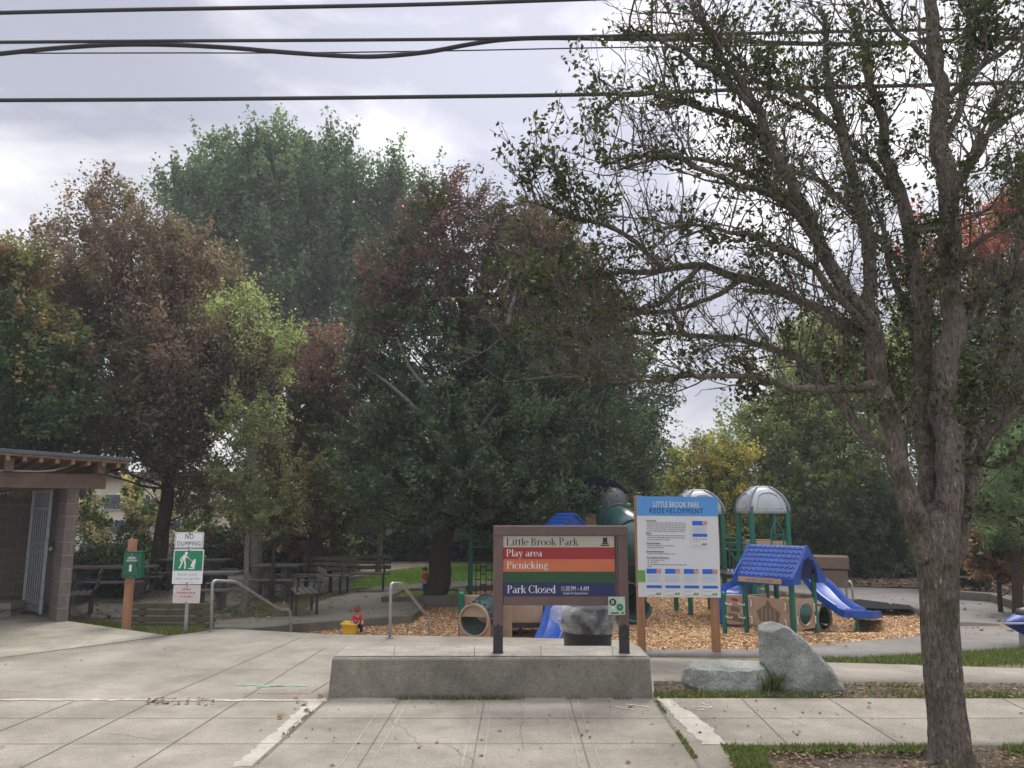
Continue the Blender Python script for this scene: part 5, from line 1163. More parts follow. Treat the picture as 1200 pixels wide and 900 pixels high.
# ---- tan storage box, grab rails, covered rider at the right edge
b0 = gl(961, 688); t = thing('storage_box', 'tan plastic storage box with overhanging lid at the edge of the far bushes', 'storage box', b0)
ang = Matrix.Rotation(-.35, 3, 'Z'); w_ = 38*b0.y/F; zt_ = at(975,652,b0.y).z
cbx = Vector((b0.x+w_*.5, b0.y+.3, 0)); zl = at(975,667,b0.y).z
mb = MB(); mb.box((cbx.x,cbx.y,(b0.z+zl)/2-.02), (w_*.9,.7,zl-b0.z+.0), ang); mb.build('body', M['tan_dark'], t, bevel=.02)
mb = MB(); mb.box((cbx.x,cbx.y,(zt_+zl)/2), (w_*1.0,.8,zt_-zl), ang); mb.build('lid', M['tan_dark'], t, bevel=.03)
for (x0p, x1p, tp, bp_, Yg) in ((971,977,681,706,16.5),(993,1000,681,709,15.6)):
    g0, g1 = at(x0p,bp_,Yg), at(x1p,bp_,Yg-.15); zt_ = at(x0p,tp,Yg).z; g0.z = g1.z = float(land(g0.x,Yg))-.05
    mb = MB(); pts = [g0, Vector((g0.x,g0.y,zt_-.06))]+[Vector((lerp(g0.x,g1.x,.5-.5*math.cos(a)), lerp(g0.y,g1.y,.5-.5*math.cos(a)), zt_-.06+.06*math.sin(a))) for a in (.5,1.0,1.57,2.1,2.6)]+[Vector((g1.x,g1.y,zt_-.06)), g1]
    mb.tube(pts, .018, 8); o = mb.build('grab_rail', M['galv'], smooth=True); tag(o, 'pale steel grab rail hoop left, closer to the blue slide' if x0p < 980 else 'pale steel grab rail hoop right, beside the black rubber mat', 'grab rail')
g = gp(1205, 757); g.z = float(land(g.x, g.y)); Yg = g.y
t = thing('spring_rider', 'pointed blue seat with a pale rim on a grey post, cut by the right edge', 'play seat', g)
def ag(px, py): return at(px, py, Yg)
tip = ag(1175,730); bk = ag(1235,722)
mb = MB(); n_ = 12; 
for i in range(n_+1):
    u = i/n_; c = lerp(tip, bk, u); hw_ = .26*math.sin(min(1, u*1.3)*math.pi/2)**.8+.004; up_ = .12*math.sin(min(1,u*1.6)*math.pi/2)+.003; dn_ = .22*math.sin(min(1,u*1.5)*math.pi/2)*(1 if u < .6 else 1-(u-.6)*1.2)+.003
    for k in range(14): a = 2*math.pi*k/14; s_ = math.sin(a); mb.v.append(tuple(c+Vector((0, hw_*math.cos(a)*(1 if s_ > -.2 else .6), (up_ if s_ > 0 else dn_)*s_))))
for i in range(n_):
    for k in range(14): mb.f.append((i*14+k, i*14+(k+1) % 14, (i+1)*14+(k+1) % 14, (i+1)*14+k))
mb.f.append(tuple(range(14))); mb.f.append(tuple(n_*14+k for k in range(14))); mb.build('seat_shell', M['vinyl_blue'], t, smooth=True)
mb = MB(); mb.tube([lerp(tip, bk, u)+Vector((0,-(.27*math.sin(min(1,u*1.3)*math.pi/2)**.8+.01),-.005)) for u in [i/10 for i in range(11)]], .014, 6); mb.build('rim_strip', M['cream'], t, smooth=True)
c = ag(1203,716); mb = MB(); mb.lathe((c.x,c.y,c.z-.1), [(.12,0),(.14,.05),(.11,.12),(.02,.15)], 16); mb.build('cushion', M['iron'], t, smooth=True)
mb = MB(); mb.tube([(ag(1198,740).x,Yg+.02,ag(1198,732).z),(ag(1199,757).x,Yg+.02,g.z-.1)], .03, 10); mb.build('post', M['galv'], t)

# ================================================================ PICNIC FURNITURE
def bench(label, loc, rz, L_=1.5, m='darkwood', group='slatted park benches', legs='iron'):
    t = thing('park_bench', label, 'bench', loc, rz, group)
    for k in range(4): mb = MB(); mb.box((0,-.05-.11*k+.2,.44-.004*k), (L_,.09,.035)); mb.build('seat_slat', M[m], t, bevel=.006, world=False)
    for k in range(3): mb = MB(); mb.box((0,.27+.025*k,.56+.13*k), (L_,.03,.095), Matrix.Rotation(-.2,3,'X')); mb.build('back_slat', M[m], t, bevel=.006, world=False)
    for s_ in (-1,1):
        x = s_*(L_/2-.18)
        mb = MB(); mb.beam((x,-.2,-.05),(x,-.2,.43),.04,.05,(0,1,0)); mb.beam((x,.2,-.05),(x,.2,.43),.04,.05,(0,1,0)); mb.beam((x,-.22,.41),(x,.22,.41),.04,.03); mb.beam((x,.2,.38),(x,.35,.88),.04,.03,(0,1,0)); mb.build('leg_frame', M[legs], t, world=False)
        mb = MB(); mb.tube([Vector(p) for p in catmull([(x+.04*s_,.3,.62),(x+.04*s_,.1,.66),(x+.04*s_,-.16,.64),(x+.04*s_,-.2,.42)],4)], .018, 6); mb.build('armrest', M[legs], t, world=False, smooth=True)
    return t
g = gl(197,736); t = thing('slat_fence', 'low mossy slatted wooden barrier between the dispenser post and the pet sign', 'fence', g, -.02)
for k in range(4): mb = MB(); mb.box((.02*(k%2), 0, .035+.105*k), (1.5, .04, .085)); mb.build('slat', M['mosswood'], t, bevel=.005, world=False)
for x in (-.45, .5): mb = MB(); mb.box((x, .045, .17), (.07, .05, .42)); mb.build('post', M['darkwood'], t, world=False)
mb = MB(); g = gl(164,731); mb.tube([(g.x,g.y,g.z-.05),(g.x,g.y,at(164,711,g.y).z)], .03, 10); o = tag(mb.build('bollard', M['iron'], bevel=.004), 'short dark post with a pale top behind the grass, left of the pet sign', 'bollard')
bench('dark slatted bench turned sideways beside the concrete wall of the shelter', gl(92,722), -1.15, .9, 'darkwood')
bench('slatted bench seen end on, at the left of the row along the terrace', gl(356,718), -1.2, 1.2, 'darkwood')
bench('slatted bench facing the terrace, between the end-on bench and the far one', gl(378,695), -.25, 1.5, 'mosswood')
bench('farthest slatted bench, its back against the lawn at the end of the terrace', gl(418,692), .12, 1.7, 'mosswood')
def ptable(label, loc, rz, L_=1.7):
    t = thing('picnic_table', label, 'picnic table', loc, rz, 'dark picnic tables under the trees')
    for k in range(5): mb = MB(); mb.box((0,-.3+.15*k,.74), (L_,.138,.045)); mb.build('top_plank', M['darkwood'], t, bevel=.005, world=False)
    for s_ in (-1,1):
        mb = MB(); mb.box((0,s_*.68,.45),(L_,.25,.045)); mb.build('seat', M['darkwood'], t, bevel=.005, world=False)
        mb = MB(); x = s_*(L_/2-.35); mb.box((x,0,.34),(.12,.5,.76)); mb.beam((x,-.72,.41),(x,.72,.41),.08,.07); mb.build('leg', M['darkwood'], t, world=False)
    return t
ptable('dark picnic table left of the dispenser post, before the hedge', gl(125,703), .1, 2.0)
ptable('dark picnic table nearest the pet sign, right behind it', gl(245,714), .12, 1.15)
ptable('dark picnic table farther back, seen above the near one behind the pet sign', gl(225,690), -.1, 1.8)
ptable('dark picnic table between the thin tree trunks, left of the bench row', gl(325,700), .0, 1.1)

# ================================================================ SHELTER
Ce = at(152, 541, 12.2); Pf = at(0, 530, 11.17); e_ = Vector((Pf.x-Ce.x, Pf.y-Ce.y, 0)); e_ = e_.normalized(); nb2 = Vector((-.6,.8,0))
bk_ = Vector((e_.y, -e_.x, 0)); bk_ = bk_ if bk_.y > 0 else -bk_
t = thing('shelter', 'open fronted concrete block shelter with a wood beamed flat roof at the left edge', 'shelter', (Ce.x, Ce.y, 0))
sl = (Pf.z-Ce.z)/((Pf-Ce).xy.length)
def RP(a, b, dz=0): return Vector((Ce.x, Ce.y, Ce.z+sl*a))+e_*a+bk_*b+Vector((0,0,dz))
def slab(mb, a0_, a1_, b0_, b1_, z0_, z1_):
    q = [RP(a,b,z) for z in (z0_,z1_) for a, b in ((a0_,b0_),(a1_,b0_),(a1_,b1_),(a0_,b1_))]; mb.add(q, [(0,1,2,3),(4,5,6,7),(0,1,5,4),(1,2,6,5),(2,3,7,6),(3,0,4,7)])
mb = MB(); slab(mb, -.04, 9, -.05, 5, .0, .055); rf = mb.build('roof', M['metal_roof'], t, bevel=.006)
mb = MB(); slab(mb, 0, 9, 0, 5, -.03, -.002); mb.build('roof_boards', M['cedar'], rf)
for k in range(36):
    a_ = .12+.21*k; mb = MB(); slab(mb, a_, a_+.05, .04, 4.9, -.10, -.031); mb.build('rafter', M['cedar'], t)
mb = MB(); slab(mb, 0.01, .05, .0, 5, -.12, -.032); mb.build('end_fascia', M['oldwood'], t)
Bm1 = at(124, 561, 12.5); 
def BL(a, b, z): return Vector((Bm1.x, Bm1.y, z))+e_*a+bk_*b
zb0, zb1 = at(124,572,12.5).z, at(124,553,12.5).z
for b_ in (.0, 2.6):
    mb = MB(); mb.beam(BL(0,b_,(zb0+zb1)/2-.03), BL(8,b_,(zb0+zb1)/2-.03), .14, zb1-zb0-.03); mb.build('main_beam', M['beamwood'], t, bevel=.006)
for a_ in (.12, 1.35, 2.6): mb = MB(); mb.beam(BL(a_,-.35,zb1+.06), BL(a_,3.2,zb1+.06), .12, .2); mb.build('cross_beam', M['beamwood'], t, bevel=.006)
mb = MB(); mb.tube([BL(6,-.10,zb1-.03), BL(.95,-.10,zb1-.02), BL(.75,-.11,zb1+.0), BL(.55,-.13,zb1+.07)], .018, 8); mb.build('conduit', M['galv'], t, smooth=True)
mb = MB(); g = at(126,550.5,12.4); mb.box(g, (.05,.05,.06)); mb.build('beam_bracket', M['galv'], t)
def wall(a, b, z0_, z1_, thk, name='block_wall'):
    a, b = Vector(a), Vector(b); d = (b-a).normalized(); n = Vector((-d.y, d.x, 0))*thk/2
    mb = MB(); q = [a-n,b-n,b+n,a+n]; mb.add([(p.x,p.y,z) for z in (z0_,z1_) for p in q], [(0,1,2,3),(4,5,6,7),(0,1,5,4),(1,2,6,5),(2,3,7,6),(3,0,4,7)])
    o = mb.build(name, M['cmu'], t); me = o.data; uv = me.uv_layers.new(name='UVMap')
    for p in me.polygons:
        nn = p.normal
        for li in p.loop_indices:
            c = me.vertices[me.loops[li].vertex_index].co; 
            if abs(nn.z) > .7: uv.data[li].uv = (c.x, c.y)
            else: tg = Vector((-nn.y, nn.x, 0)); uv.data[li].uv = (c.dot(tg)+.2, c.z)
    return o
wA = gp(65.5, 729); wB = gp(79.5, 728); wm = (wA+wB)/2; thk = (wB-wA).length; ed = (wB-wA).normalized(); inn = Vector((-.62,.78,0))
q0_ = wm; wall(q0_, q0_+inn*3.0, -.05, zb0, thk)
q1_ = q0_+inn*2.9; wall(q1_-inn*.0, q1_-Vector((.85,.53,0))*5, -.05, at(20,585,14.6).z, .2)
mb = MB(); a_, b_ = gp(0,724), gp(10,722); mb.box((a_.x-.3,a_.y+.2,.18), (.9,.4,.1)); mb.box((a_.x-.3,a_.y+.25,.06), (.8,.3,.14)); mb.build('block_seat', M['cmu'], t)
# gate
g0, g1 = gp(27,719.5), gp(47.5,723.5); tg_ = thing('gate', 'open grey steel bar gate leaning back against the block wall of the shelter', 'gate', ((g0+g1)/2))
zg1 = zb0-.02; g0.z = g1.z = 0
mb = MB(); mb.beam(g1+Z3*.05, g1+Z3*zg1, .05, .05, (1,0,0)); mb.beam(g0+Z3*.05, g0+Z3*zg1, .05, .05, (1,0,0)); mb.build('stile', M['gate'], tg_)
for z in (.1, .22, 1.02, 1.16, 1.72, zg1-.02): mb = MB(); mb.beam(g0+Z3*z, g1+Z3*z, .03, .045); mb.build('cross_rail', M['gate'], tg_)
for k in range(1, 8): p = lerp(g0, g1, k/8); mb = MB(); mb.tube([p+Z3*.1, p+Z3*zg1], .011, 6); mb.build('bar', M['gate'], tg_)
mb = MB(); p = g1+Z3*1.08+Vector((.08,-.02,0)); mb.tube([g1+Z3*1.08, p], .02, 8); mb.lathe((p.x,p.y,p.z-.03), [(.03,0),(.035,.03),(.02,.06)], 10); mb.build('latch', M['galv'], tg_)

# ================================================================ CHILDREN
def person(label, joints, edges, root, clothes, head, loc, hairc='hair'):
    """joints: name->(x,y,z,r) world"""
    t = thing('person', label, 'person', loc); names = list(joints); L = Vector(loc)
    def skin(nm, sel, m, grow=1.0):
        idx = {n_: i for i, n_ in enumerate(sel)}; me = bpy.data.meshes.new(nm); me.from_pydata([Vector(joints[n_][:3])-L for n_ in sel], [(idx[a], idx[b_]) for a, b_ in edges if a in idx and b_ in idx], [])
        o = bpy.data.objects.new(nm, me); COL.objects.link(o); o.parent = t; md = o.modifiers.new('skin', 'SKIN'); md.use_smooth_shade = True
        for i, n_ in enumerate(sel): r = joints[n_][3]*grow; me.skin_vertices[0].data[i].radius = (r, r)
        me.skin_vertices[0].data[0].use_root = True
        sb = o.modifiers.new('sub', 'SUBSURF'); sb.levels = 1; sb.render_levels = 2; me.materials.append(m); return o
    skin('body', names, M['skin']); 
    for nm, sel, m, g_ in clothes: skin(nm, sel, m, g_)
    h = Vector(joints['head'][:3]); r = joints['head'][3]*1.15
    mb = MB(); S = 14
    for i in range(8):
        a = i/7*math.pi*.62
        for k in range(S): b_ = 2*math.pi*k/S; mb.v.append((h.x+r*1.04*math.sin(a)*math.cos(b_), h.y+r*1.05*math.sin(a)*math.sin(b_)+head[1]*r*.2, h.z+r*1.06*math.cos(a)+.012))
    for i in range(7):
        for k in range(S): mb.f.append((i*S+k, i*S+(k+1) % S, (i+1)*S+(k+1) % S, (i+1)*S+k))
    mb.build('hair', M[hairc], t, smooth=True)
    return t, h, r
E_ = [('hip','chest'),('chest','neck'),('neck','head'),('chest','ls'),('ls','le'),('le','lh'),('chest','rs'),('rs','re'),('re','rh'),('hip','lk'),('lk','lf'),('lf','lt'),('hip','rk'),('rk','rf'),('rf','rt')]
def kid(label, c, sc_, yaw, top_m, leg_m, crouch=True):
    cs, sn = math.cos(yaw), math.sin(yaw)
    J = {'hip':(0,0,.22,.085),'chest':(.06,0,.42,.085),'neck':(.09,0,.52,.035),'head':(.12,0,.63,.085),'ls':(.07,.10,.46,.04),'le':(.14,.15,.33,.03),'lh':(.26,.10,.26,.024),'rs':(.07,-.10,.46,.04),'re':(.15,-.15,.33,.03),'rh':(.27,-.08,.25,.024),
         'lk':(.24,.10,.27,.05),'lf':(.18,.11,.05,.035),'lt':(.27,.12,.03,.028),'rk':(.24,-.10,.27,.05),'rf':(.18,-.11,.05,.035),'rt':(.27,-.12,.03,.028)}
    if not crouch: J.update({'hip':(0,0,.45,.085),'chest':(.02,0,.66,.08),'neck':(.02,0,.76,.035),'head':(.04,0,.87,.085),'ls':(.02,.10,.70,.04),'le':(.05,.14,.56,.03),'lh':(.14,.12,.46,.024),'rs':(.02,-.10,.70,.04),'re':(.05,-.14,.56,.03),'rh':(.15,-.12,.48,.024),'lk':(.03,.07,.24,.05),'lf':(0,.08,.04,.035),'lt':(.09,.09,.03,.028),'rk':(.06,-.07,.24,.05),'rf':(.02,-.08,.04,.035),'rt':(.11,-.09,.03,.028)})
    W = {k: (c.x+(v[0]*cs-v[1]*sn)*sc_, c.y+(v[0]*sn+v[1]*cs)*sc_, c.z+v[2]*sc_, v[3]*sc_) for k, v in J.items()}
    t, h, r = person(label, W, E_, 'hip', [('shirt', ['chest','hip','neck','ls','le','rs','re'], M[top_m], 1.16), ('trousers', ['hip','lk','lf','rk','rf'], M[leg_m], 1.18)], (cs, sn), c)
    f = Vector((cs, sn, 0)); s_ = Vector((-sn, cs, 0)); 
    for q in (-1, 1):
        mb = MB(); p = h+f*r*.9+s_*q*r*.36+Z3*r*.05; mb.lathe((p.x,p.y,p.z-.006*sc_), [(.004,0),(.009*sc_,.006*sc_),(.003,.012*sc_)], 8); mb.build('eye', M['ink'], t)
        mb = MB(); p = h+s_*q*r*1.0; mb.lathe((p.x,p.y,p.z-.02*sc_), [(.004,0),(.014*sc_,.02*sc_),(.004,.04*sc_)], 8); mb.build('ear', M['skin'], t)
    mb = MB(); p = h+f*r*1.02-Z3*r*.15; mb.lathe((p.x,p.y,p.z-.012), [(.009*sc_,0),(.004,.02*sc_)], 8); mb.build('nose', M['skin'], t)
    mb = MB(); p = h+f*r*.93-Z3*r*.45; mb.beam(p-s_*.014*sc_, p+s_*.014*sc_, .006, .005); mb.build('mouth', M['red'], t)
    return t, h, r, f, s_
c = cz(417, 742.5); c = Vector((c.x, c.y, c.z))
t, h, r, f, s_ = kid('small child in a red shirt with a red headband crouching beside a yellow toy', c, .66*1.0, -1.2, 'shirt_red', 'pants_dark')
mb = MB(); mb.tube([h+f*r*1.06*math.cos(a)+s_*r*1.06*math.sin(a)+Z3*r*.2 for a in [2*math.pi*k/16 for k in range(16)]], .016, 6, closed=True); mb.build('headband', M['shirt_red'], t, smooth=True)
c = gl(499.5, 697.5, chipz); c = Vector((c.x-.0, 19.3, -.33))
kid('tiny distant child in a red top and blue trousers standing left of the leaning trunk', Vector((at(498.5,690,18.9).x,18.9,-.26)), .62, 2.6, 'shirt_red', 'pants_blue', False)
g = cz(408, 746); z0_ = g.z; Yy = g.y; 
t = thing('toy_bin', 'yellow plastic toy bin with a flared rim beside the crouching child', 'toy', g)
zt_ = at(408,731,Yy).z; ww = 18*Yy/F; mb = MB()
sec = [(.82,.0),(.86,.3),(.92,.8),(1.06,.92),(1.08,1.0)]
for k, (s1_, hh_) in enumerate(sec):
    for x, y in rrect(ww*s1_, .34*s1_, .05, 3): mb.v.append((g.x+x, g.y+.15+y, z0_+(zt_-z0_)*hh_+(.012*math.sin(x*40) if k > 3 else 0)))
nq = 16
for k in range(4):
    for j in range(nq): mb.f.append((k*nq+j, k*nq+(j+1) % nq, (k+1)*nq+(j+1) % nq, (k+1)*nq+j))
mb.f.append(tuple(range(nq))); q_ = mb.build('bin_shell', M['yellow'], t, smooth=True); q_.modifiers.new('s', 'SOLIDIFY').thickness = .012
# ================================================================ TREES
def dep(px, py, Y): v = (CY-py)/F; return Y/(CP-v*SP)
def lobes_pts(lobes, D, n, shell=2.4):
    w_ = np.array([(l[2]*l[2]*l[3]*(l[5] if len(l) > 5 else 1))**.8 for l in lobes], float); w_ /= w_.sum(); k = rng.choice(len(lobes), n, p=w_); out = np.zeros((n, 3)); nr = np.zeros((n, 3))
    for i, l in enumerate(lobes):
        m_ = np.where(k == i)[0]
        if len(m_) == 0: continue
        dy = l[4] if len(l) > 4 else 0; c = at(l[0], l[1], D+dy); s_ = dep(l[0], l[1], D+dy)/F
        d = nrmz(rng.normal(size=(len(m_), 3))); r = rng.uniform(0, 1, (len(m_), 1))**(1/shell/1.3); R_ = np.array([l[2]*s_, (l[6] if len(l) > 6 else l[2])*s_*.95, l[3]*s_])
        bump_ = 1+.20*snoise(d*3, 2.2, int(l[0]))[:, None]+.16*snoise(d*7, 2.0, int(l[1]))[:, None]
        out[m_] = np.array(c)+d*r*R_*bump_; nr[m_] = d
    return out, nr, k
def foliage(lobes, D, nclump, nleaf, rc, size, pal, pal2=None, hi=None, gap=.25, shell=2.4, elong=1.6, seed=1, up=.35, flat=.75, vert=1.0, spray=.75, thin=.8, bright=1.3):
    P, nr, _ = lobes_pts(lobes, D, int(nclump*1.5), shell)
    s_ = snoise(P, 1.9/max(rc, .2)*.5, seed); kk = s_ < gap+rng.normal(size=len(s_))*.10+.14; P = P[kk][:nclump]; nr = nr[kk][:nclump]
    nc = len(P); per = nleaf//max(nc, 1); rcs = rc*rng.uniform(.6, 1.35, nc)
    off = rng.normal(size=(nc, per, 3)).clip(-1.7, 1.7)*thin*np.array([1, 1, flat*vert])*rcs[:, None, None]*.55
    ax_ = nrmz(nr*.8+np.array([0, 0, .55*vert])+rng.normal(size=nr.shape)*.3); al = rng.normal(size=(nc, per, 1)).clip(-1.6, 1.6)*rcs[:, None, None]*spray*rng.uniform(.3, 1.6, (nc, 1, 1)); off = off*(.85-.3*np.clip(al/(rcs[:, None, None]*spray*2+1e-6), -.5, 1))
    L_ = (P[:, None]+off+ax_[:, None]*al).reshape(-1, 3)
    pal = np.array(pal); ci = rng.integers(0, len(pal), nc); C = pal[ci]
    if pal2 is not None:
        pal2 = np.array(pal2); z = (P[:, 2]-hi[0])/(hi[1]-hi[0])+.55*snoise(P, 1.1, seed+3)+rng.normal(size=nc)*.12; m_ = z > .5; C[m_] = pal2[rng.integers(0, len(pal2), m_.sum())]
    C = C*bright*rng.uniform(.68, 1.4, (nc, 1)); C = np.repeat(C, per, 0)*rng.uniform(.75, 1.3, (nc*per, 1))
    return P, leaf_arrays(L_, size, C, elong, up)
def limbs(P, trunk_pts, n, r0, seg=4, sag=.15, K=7, lowest=.2):
    """curved limbs from the trunk line to a sample of clump centres"""
    T = np.array([list(p) for p in catmull([list(p) for p in trunk_pts], 8)]); n = min(n, len(P)); E = P[rng.choice(len(P), n, replace=False)]
    zr = (T[:, 2]-T[0, 2])/(T[-1, 2]-T[0, 2]); out = []
    S = np.zeros_like(E)
    for i, e in enumerate(E):
        h = np.clip((e[2]-T[0, 2])/(T[-1, 2]-T[0, 2])*.75-.05, lowest, .97); j = np.argmin(abs(zr-h)); S[i] = T[j]
    u = np.linspace(0, 1, K)[None, :, None]; A_ = S[:, None]+(E-S)[:, None]*u
    A_[:, :, 2] += (np.sin(u[:, :, 0]*np.pi)*-.5*sag+(u[:, :, 0]**2-u[:, :, 0])*.2)*np.linalg.norm(E-S, axis=1)[:, None]*.6
    A_ += np.cumsum(rng.normal(size=A_.shape), 1)*.02*np.linalg.norm(E-S, axis=1)[:, None, None]*(u > 0)
    R_ = r0*rng.uniform(.5, 1, (n, 1))*(1-.85*np.linspace(0, 1, K))[None, :]
    return batch_tubes(A_, R_, seg)
def trunk_mesh(pts, radii, name, m, parent, seg=12):
    P_ = [Vector(p) for p in catmull(pts, 6)]; rr2 = np.interp(np.linspace(0, 1, len(P_)), np.linspace(0, 1, len(radii)), radii); mb = MB()
    for i, p in enumerate(P_): P_[i] = p+Vector((noise.noise(p*1.3), noise.noise(p*1.3+Vector((9,0,0))), 0))*rr2[i]*.5 if 0 < i < len(P_)-1 else p
    mb.tube(P_, list(rr2), seg); return mb.build(name, m, parent, smooth=True)
def tree(name, label, cat, base, trunk_px, radii, D, lobes, nclump, nleaf, rc, size, pal, bark='bark_dark', nl=60, rl=.06, group=None, lm='leaf', **kw):
    """base=(px,py) on land; trunk_px list of (px,py[,dy]) above it"""
    g = gl(*base); 
    if D is None: D = g.y
    else: a_, b_ = ray(*base); g = Vector((a_*D, D, float(land(a_*D, D))-.04))
    t = thing(name, label, cat, g, 0, group)
    pts = [(g.x, g.y, g.z-.15)]+[tuple(at(p[0], p[1], D+(p[2] if len(p) > 2 else 0))) for p in trunk_px]
    tr = trunk_mesh(pts, radii, 'trunk', M[bark], t)
    P_, (V, Q, C) = foliage(lobes, D, nclump, nleaf, rc, size, pal, **kw)
    if nl:
        v, q = limbs(P_, pts, nl, rl); npmesh('limb', v, q, M[bark], t, None, True)
    npmesh('crown', V, Q, M[lm], t, C); return t
DG = [(.035,.06,.025),(.05,.085,.03),(.04,.07,.035),(.06,.09,.03)]
tree('cottonwood_tree', 'tallest tree, broad grey-green cottonwood crown rising behind the others', 'tree', (345,640), [(345,560),(340,420),(335,250)], [.6,.5,.3,.12], 46,
     [(325,246,88,88),(260,250,62,60),(410,265,82,72,2),(350,330,120,110,1),(230,235,45,36),(470,240,46,62,1),(330,190,44,36),(296,194,32,36),(385,196,38,38),(215,215,30,26),(280,300,80,70),(450,330,60,70,2),(345,166,18,16),(455,205,22,26),(250,175,20,24)],
     2300, 200000, .60, .20, [(.095,.15,.07),(.12,.18,.085),(.08,.125,.06),(.14,.20,.10)], bark='bark_pale', nl=220, rl=.16, gap=.16, vert=2.2, elong=1.35, seed=2, spray=1.1, thin=.75, bright=1.12)
tree('plum_tree', 'large reddish brown tree with spiky top left of the green giant', 'tree', (186,700), [(188,640),(196,560),(190,430),(160,330)], [.26,.2,.16,.1,.04], 21,
     [(160,340,95,85),(125,260,45,50),(230,430,85,80,-1),(80,350,65,75,-.5),(180,480,95,75,-1),(255,350,45,60),(125,230,16,28),(150,232,13,26),(40,300,24,30),(100,460,60,80),(290,440,45,55,-1.5),(235,560,46,44),(60,560,40,50),(215,310,40,50),(60,262,12,16),(190,280,24,40),(110,215,7,14)],
     1900, 175000, .27, .085, [(.14,.105,.075),(.17,.125,.085),(.11,.085,.06),(.12,.12,.06)], pal2=[(.19,.125,.10),(.16,.11,.085),(.14,.12,.075),(.22,.145,.115)], hi=(3.5,8.5), bark='bark_dark', nl=110, rl=.035, gap=.22, seed=5, vert=1.6, spray=1.1, bright=1.25)
tree('maple_tree', 'green maple turning orange at its top, at the far left above the shelter roof', 'tree', (-30,700), [(-30,600),(-25,480),(-20,380)], [.25,.2,.15,.05], 17.5,
     [(20,420,75,70),(-40,400,90,90,.5),(60,470,50,50,-.5),(-10,330,50,45),(20,500,70,50),(-80,480,90,90),(75,415,30,35),(30,310,24,24)],
     1400, 105000, .27, .095, [(.04,.085,.03),(.06,.11,.035),(.04,.075,.028),(.07,.10,.035)], pal2=[(.18,.14,.05),(.22,.15,.07),(.13,.13,.045),(.20,.11,.07),(.10,.12,.04)], hi=(3.8,7.6), nl=120, rl=.05, seed=8, gap=.3)
tree('birch_tree', 'pale yellow-green airy tree in front of the tall green one', 'tree', (300,690), [(300,600),(296,480),(292,370)], [.16,.13,.09,.03], 19.5,
     [(285,385,42,40),(300,430,44,50),(262,400,26,34),(300,480,36,36),(275,350,24,24),(300,345,16,18),(335,400,22,26),(245,380,24,30),(250,440,24,34)], 420, 12500, .25, .075, [(.30,.36,.14),(.38,.42,.20),(.24,.28,.12),(.24,.26,.14)], bark='bark_pale', nl=120, rl=.05, seed=11, gap=.2)
tree('hawthorn_tree', 'olive brown rounded tree between the reddish tree and the dark leaning one', 'tree', (372,672), [(370,600),(365,500),(368,420)], [.2,.15,.12,.03], 24,
     [(370,440,58,52),(350,520,65,65),(400,520,50,60),(330,585,70,45),(390,400,34,24),(415,460,35,40),(400,585,50,40),(440,540,50,60)], 1000, 85000, .3, .085, [(.12,.12,.055),(.10,.11,.045),(.14,.12,.06),(.085,.10,.05)], pal2=[(.17,.08,.085),(.15,.12,.07),(.19,.10,.08)], hi=(3.5,7.2), nl=120, rl=.05, seed=14)
t = tree('ash_tree', 'wide dark ash with a leaning trunk and purple tinged upper crown', 'tree', (508,699), [(520,630),(545,540),(552,450),(540,340),(530,270)], [.30,.24,.2,.15,.09,.03], None,
     [(525,265,58,58),(470,320,52,60),(450,370,48,50),(560,330,80,80),(500,420,95,70),(600,430,90,85),(640,330,62,72,.8),(560,520,130,70,-.5),(660,500,100,80,.5),(470,520,80,60,-.5),(430,430,34,50),(620,575,130,45,-.6),(520,570,110,45,-1),(700,420,60,70,1),(535,225,36,20),(720,530,60,60,.5),(645,262,40,32,1),(612,285,52,46,.5),(668,330,48,52,1),(700,385,48,52,1)],
     2900, 240000, .29, .095, [(.05,.085,.045),(.065,.10,.05),(.045,.075,.045),(.08,.11,.05)], pal2=[(.12,.065,.065),(.10,.075,.055),(.075,.075,.05),(.15,.08,.075)], hi=(4.2,8.8), nl=260, rl=.055, seed=17, gap=.3, elong=2.4)
# bare pale branches showing inside the ash
mb = []
for pp in ([(545,480),(556,455),(572,440)],[(520,500),(527,478),(523,450)],[(488,480),(470,462),(440,438),(425,430)],[(560,505),(578,480),(590,468)],[(500,455),(480,430),(465,395)],[(595,380),(602,350),(612,320),(625,300)],[(600,300),(598,320),(590,350)]):
    mb.append([list(at(x, y, t.location.y-1.6)) for x, y in pp])
A_ = np.array([[np.array(catmull(q, 4))[int(i)] for i in np.linspace(0, (len(q)-1)*4, 8)] for q in mb]); R_ = np.tile(np.linspace(.06, .015, 8), (len(A_), 1)); 
for i in range(len(A_)): v, q = batch_tubes(A_[i:i+1], R_[i:i+1], 6); npmesh('bare_branch', v, q, M['bark_pale'], t, None, True)
tree('evergreen_tree', 'very dark green conifer mass behind the ash, its edge sloping down to the yellow tree', 'tree', (690,668), [(690,560),(690,400),(675,300)], [.4,.35,.22,.05], 29,
     [(650,290,40,56),(690,390,72,72),(640,400,80,80),(730,470,60,60),(600,500,110,80),(710,560,80,60),(755,530,34,60),(620,590,120,55),(600,250,30,40),(640,240,16,26),(745,600,50,45)], 1400, 90000, .5, .15, DG, pal2=[(.07,.06,.045),(.05,.075,.035)], hi=(7,13), nl=80, rl=.07, seed=19, gap=.32, elong=2.2)
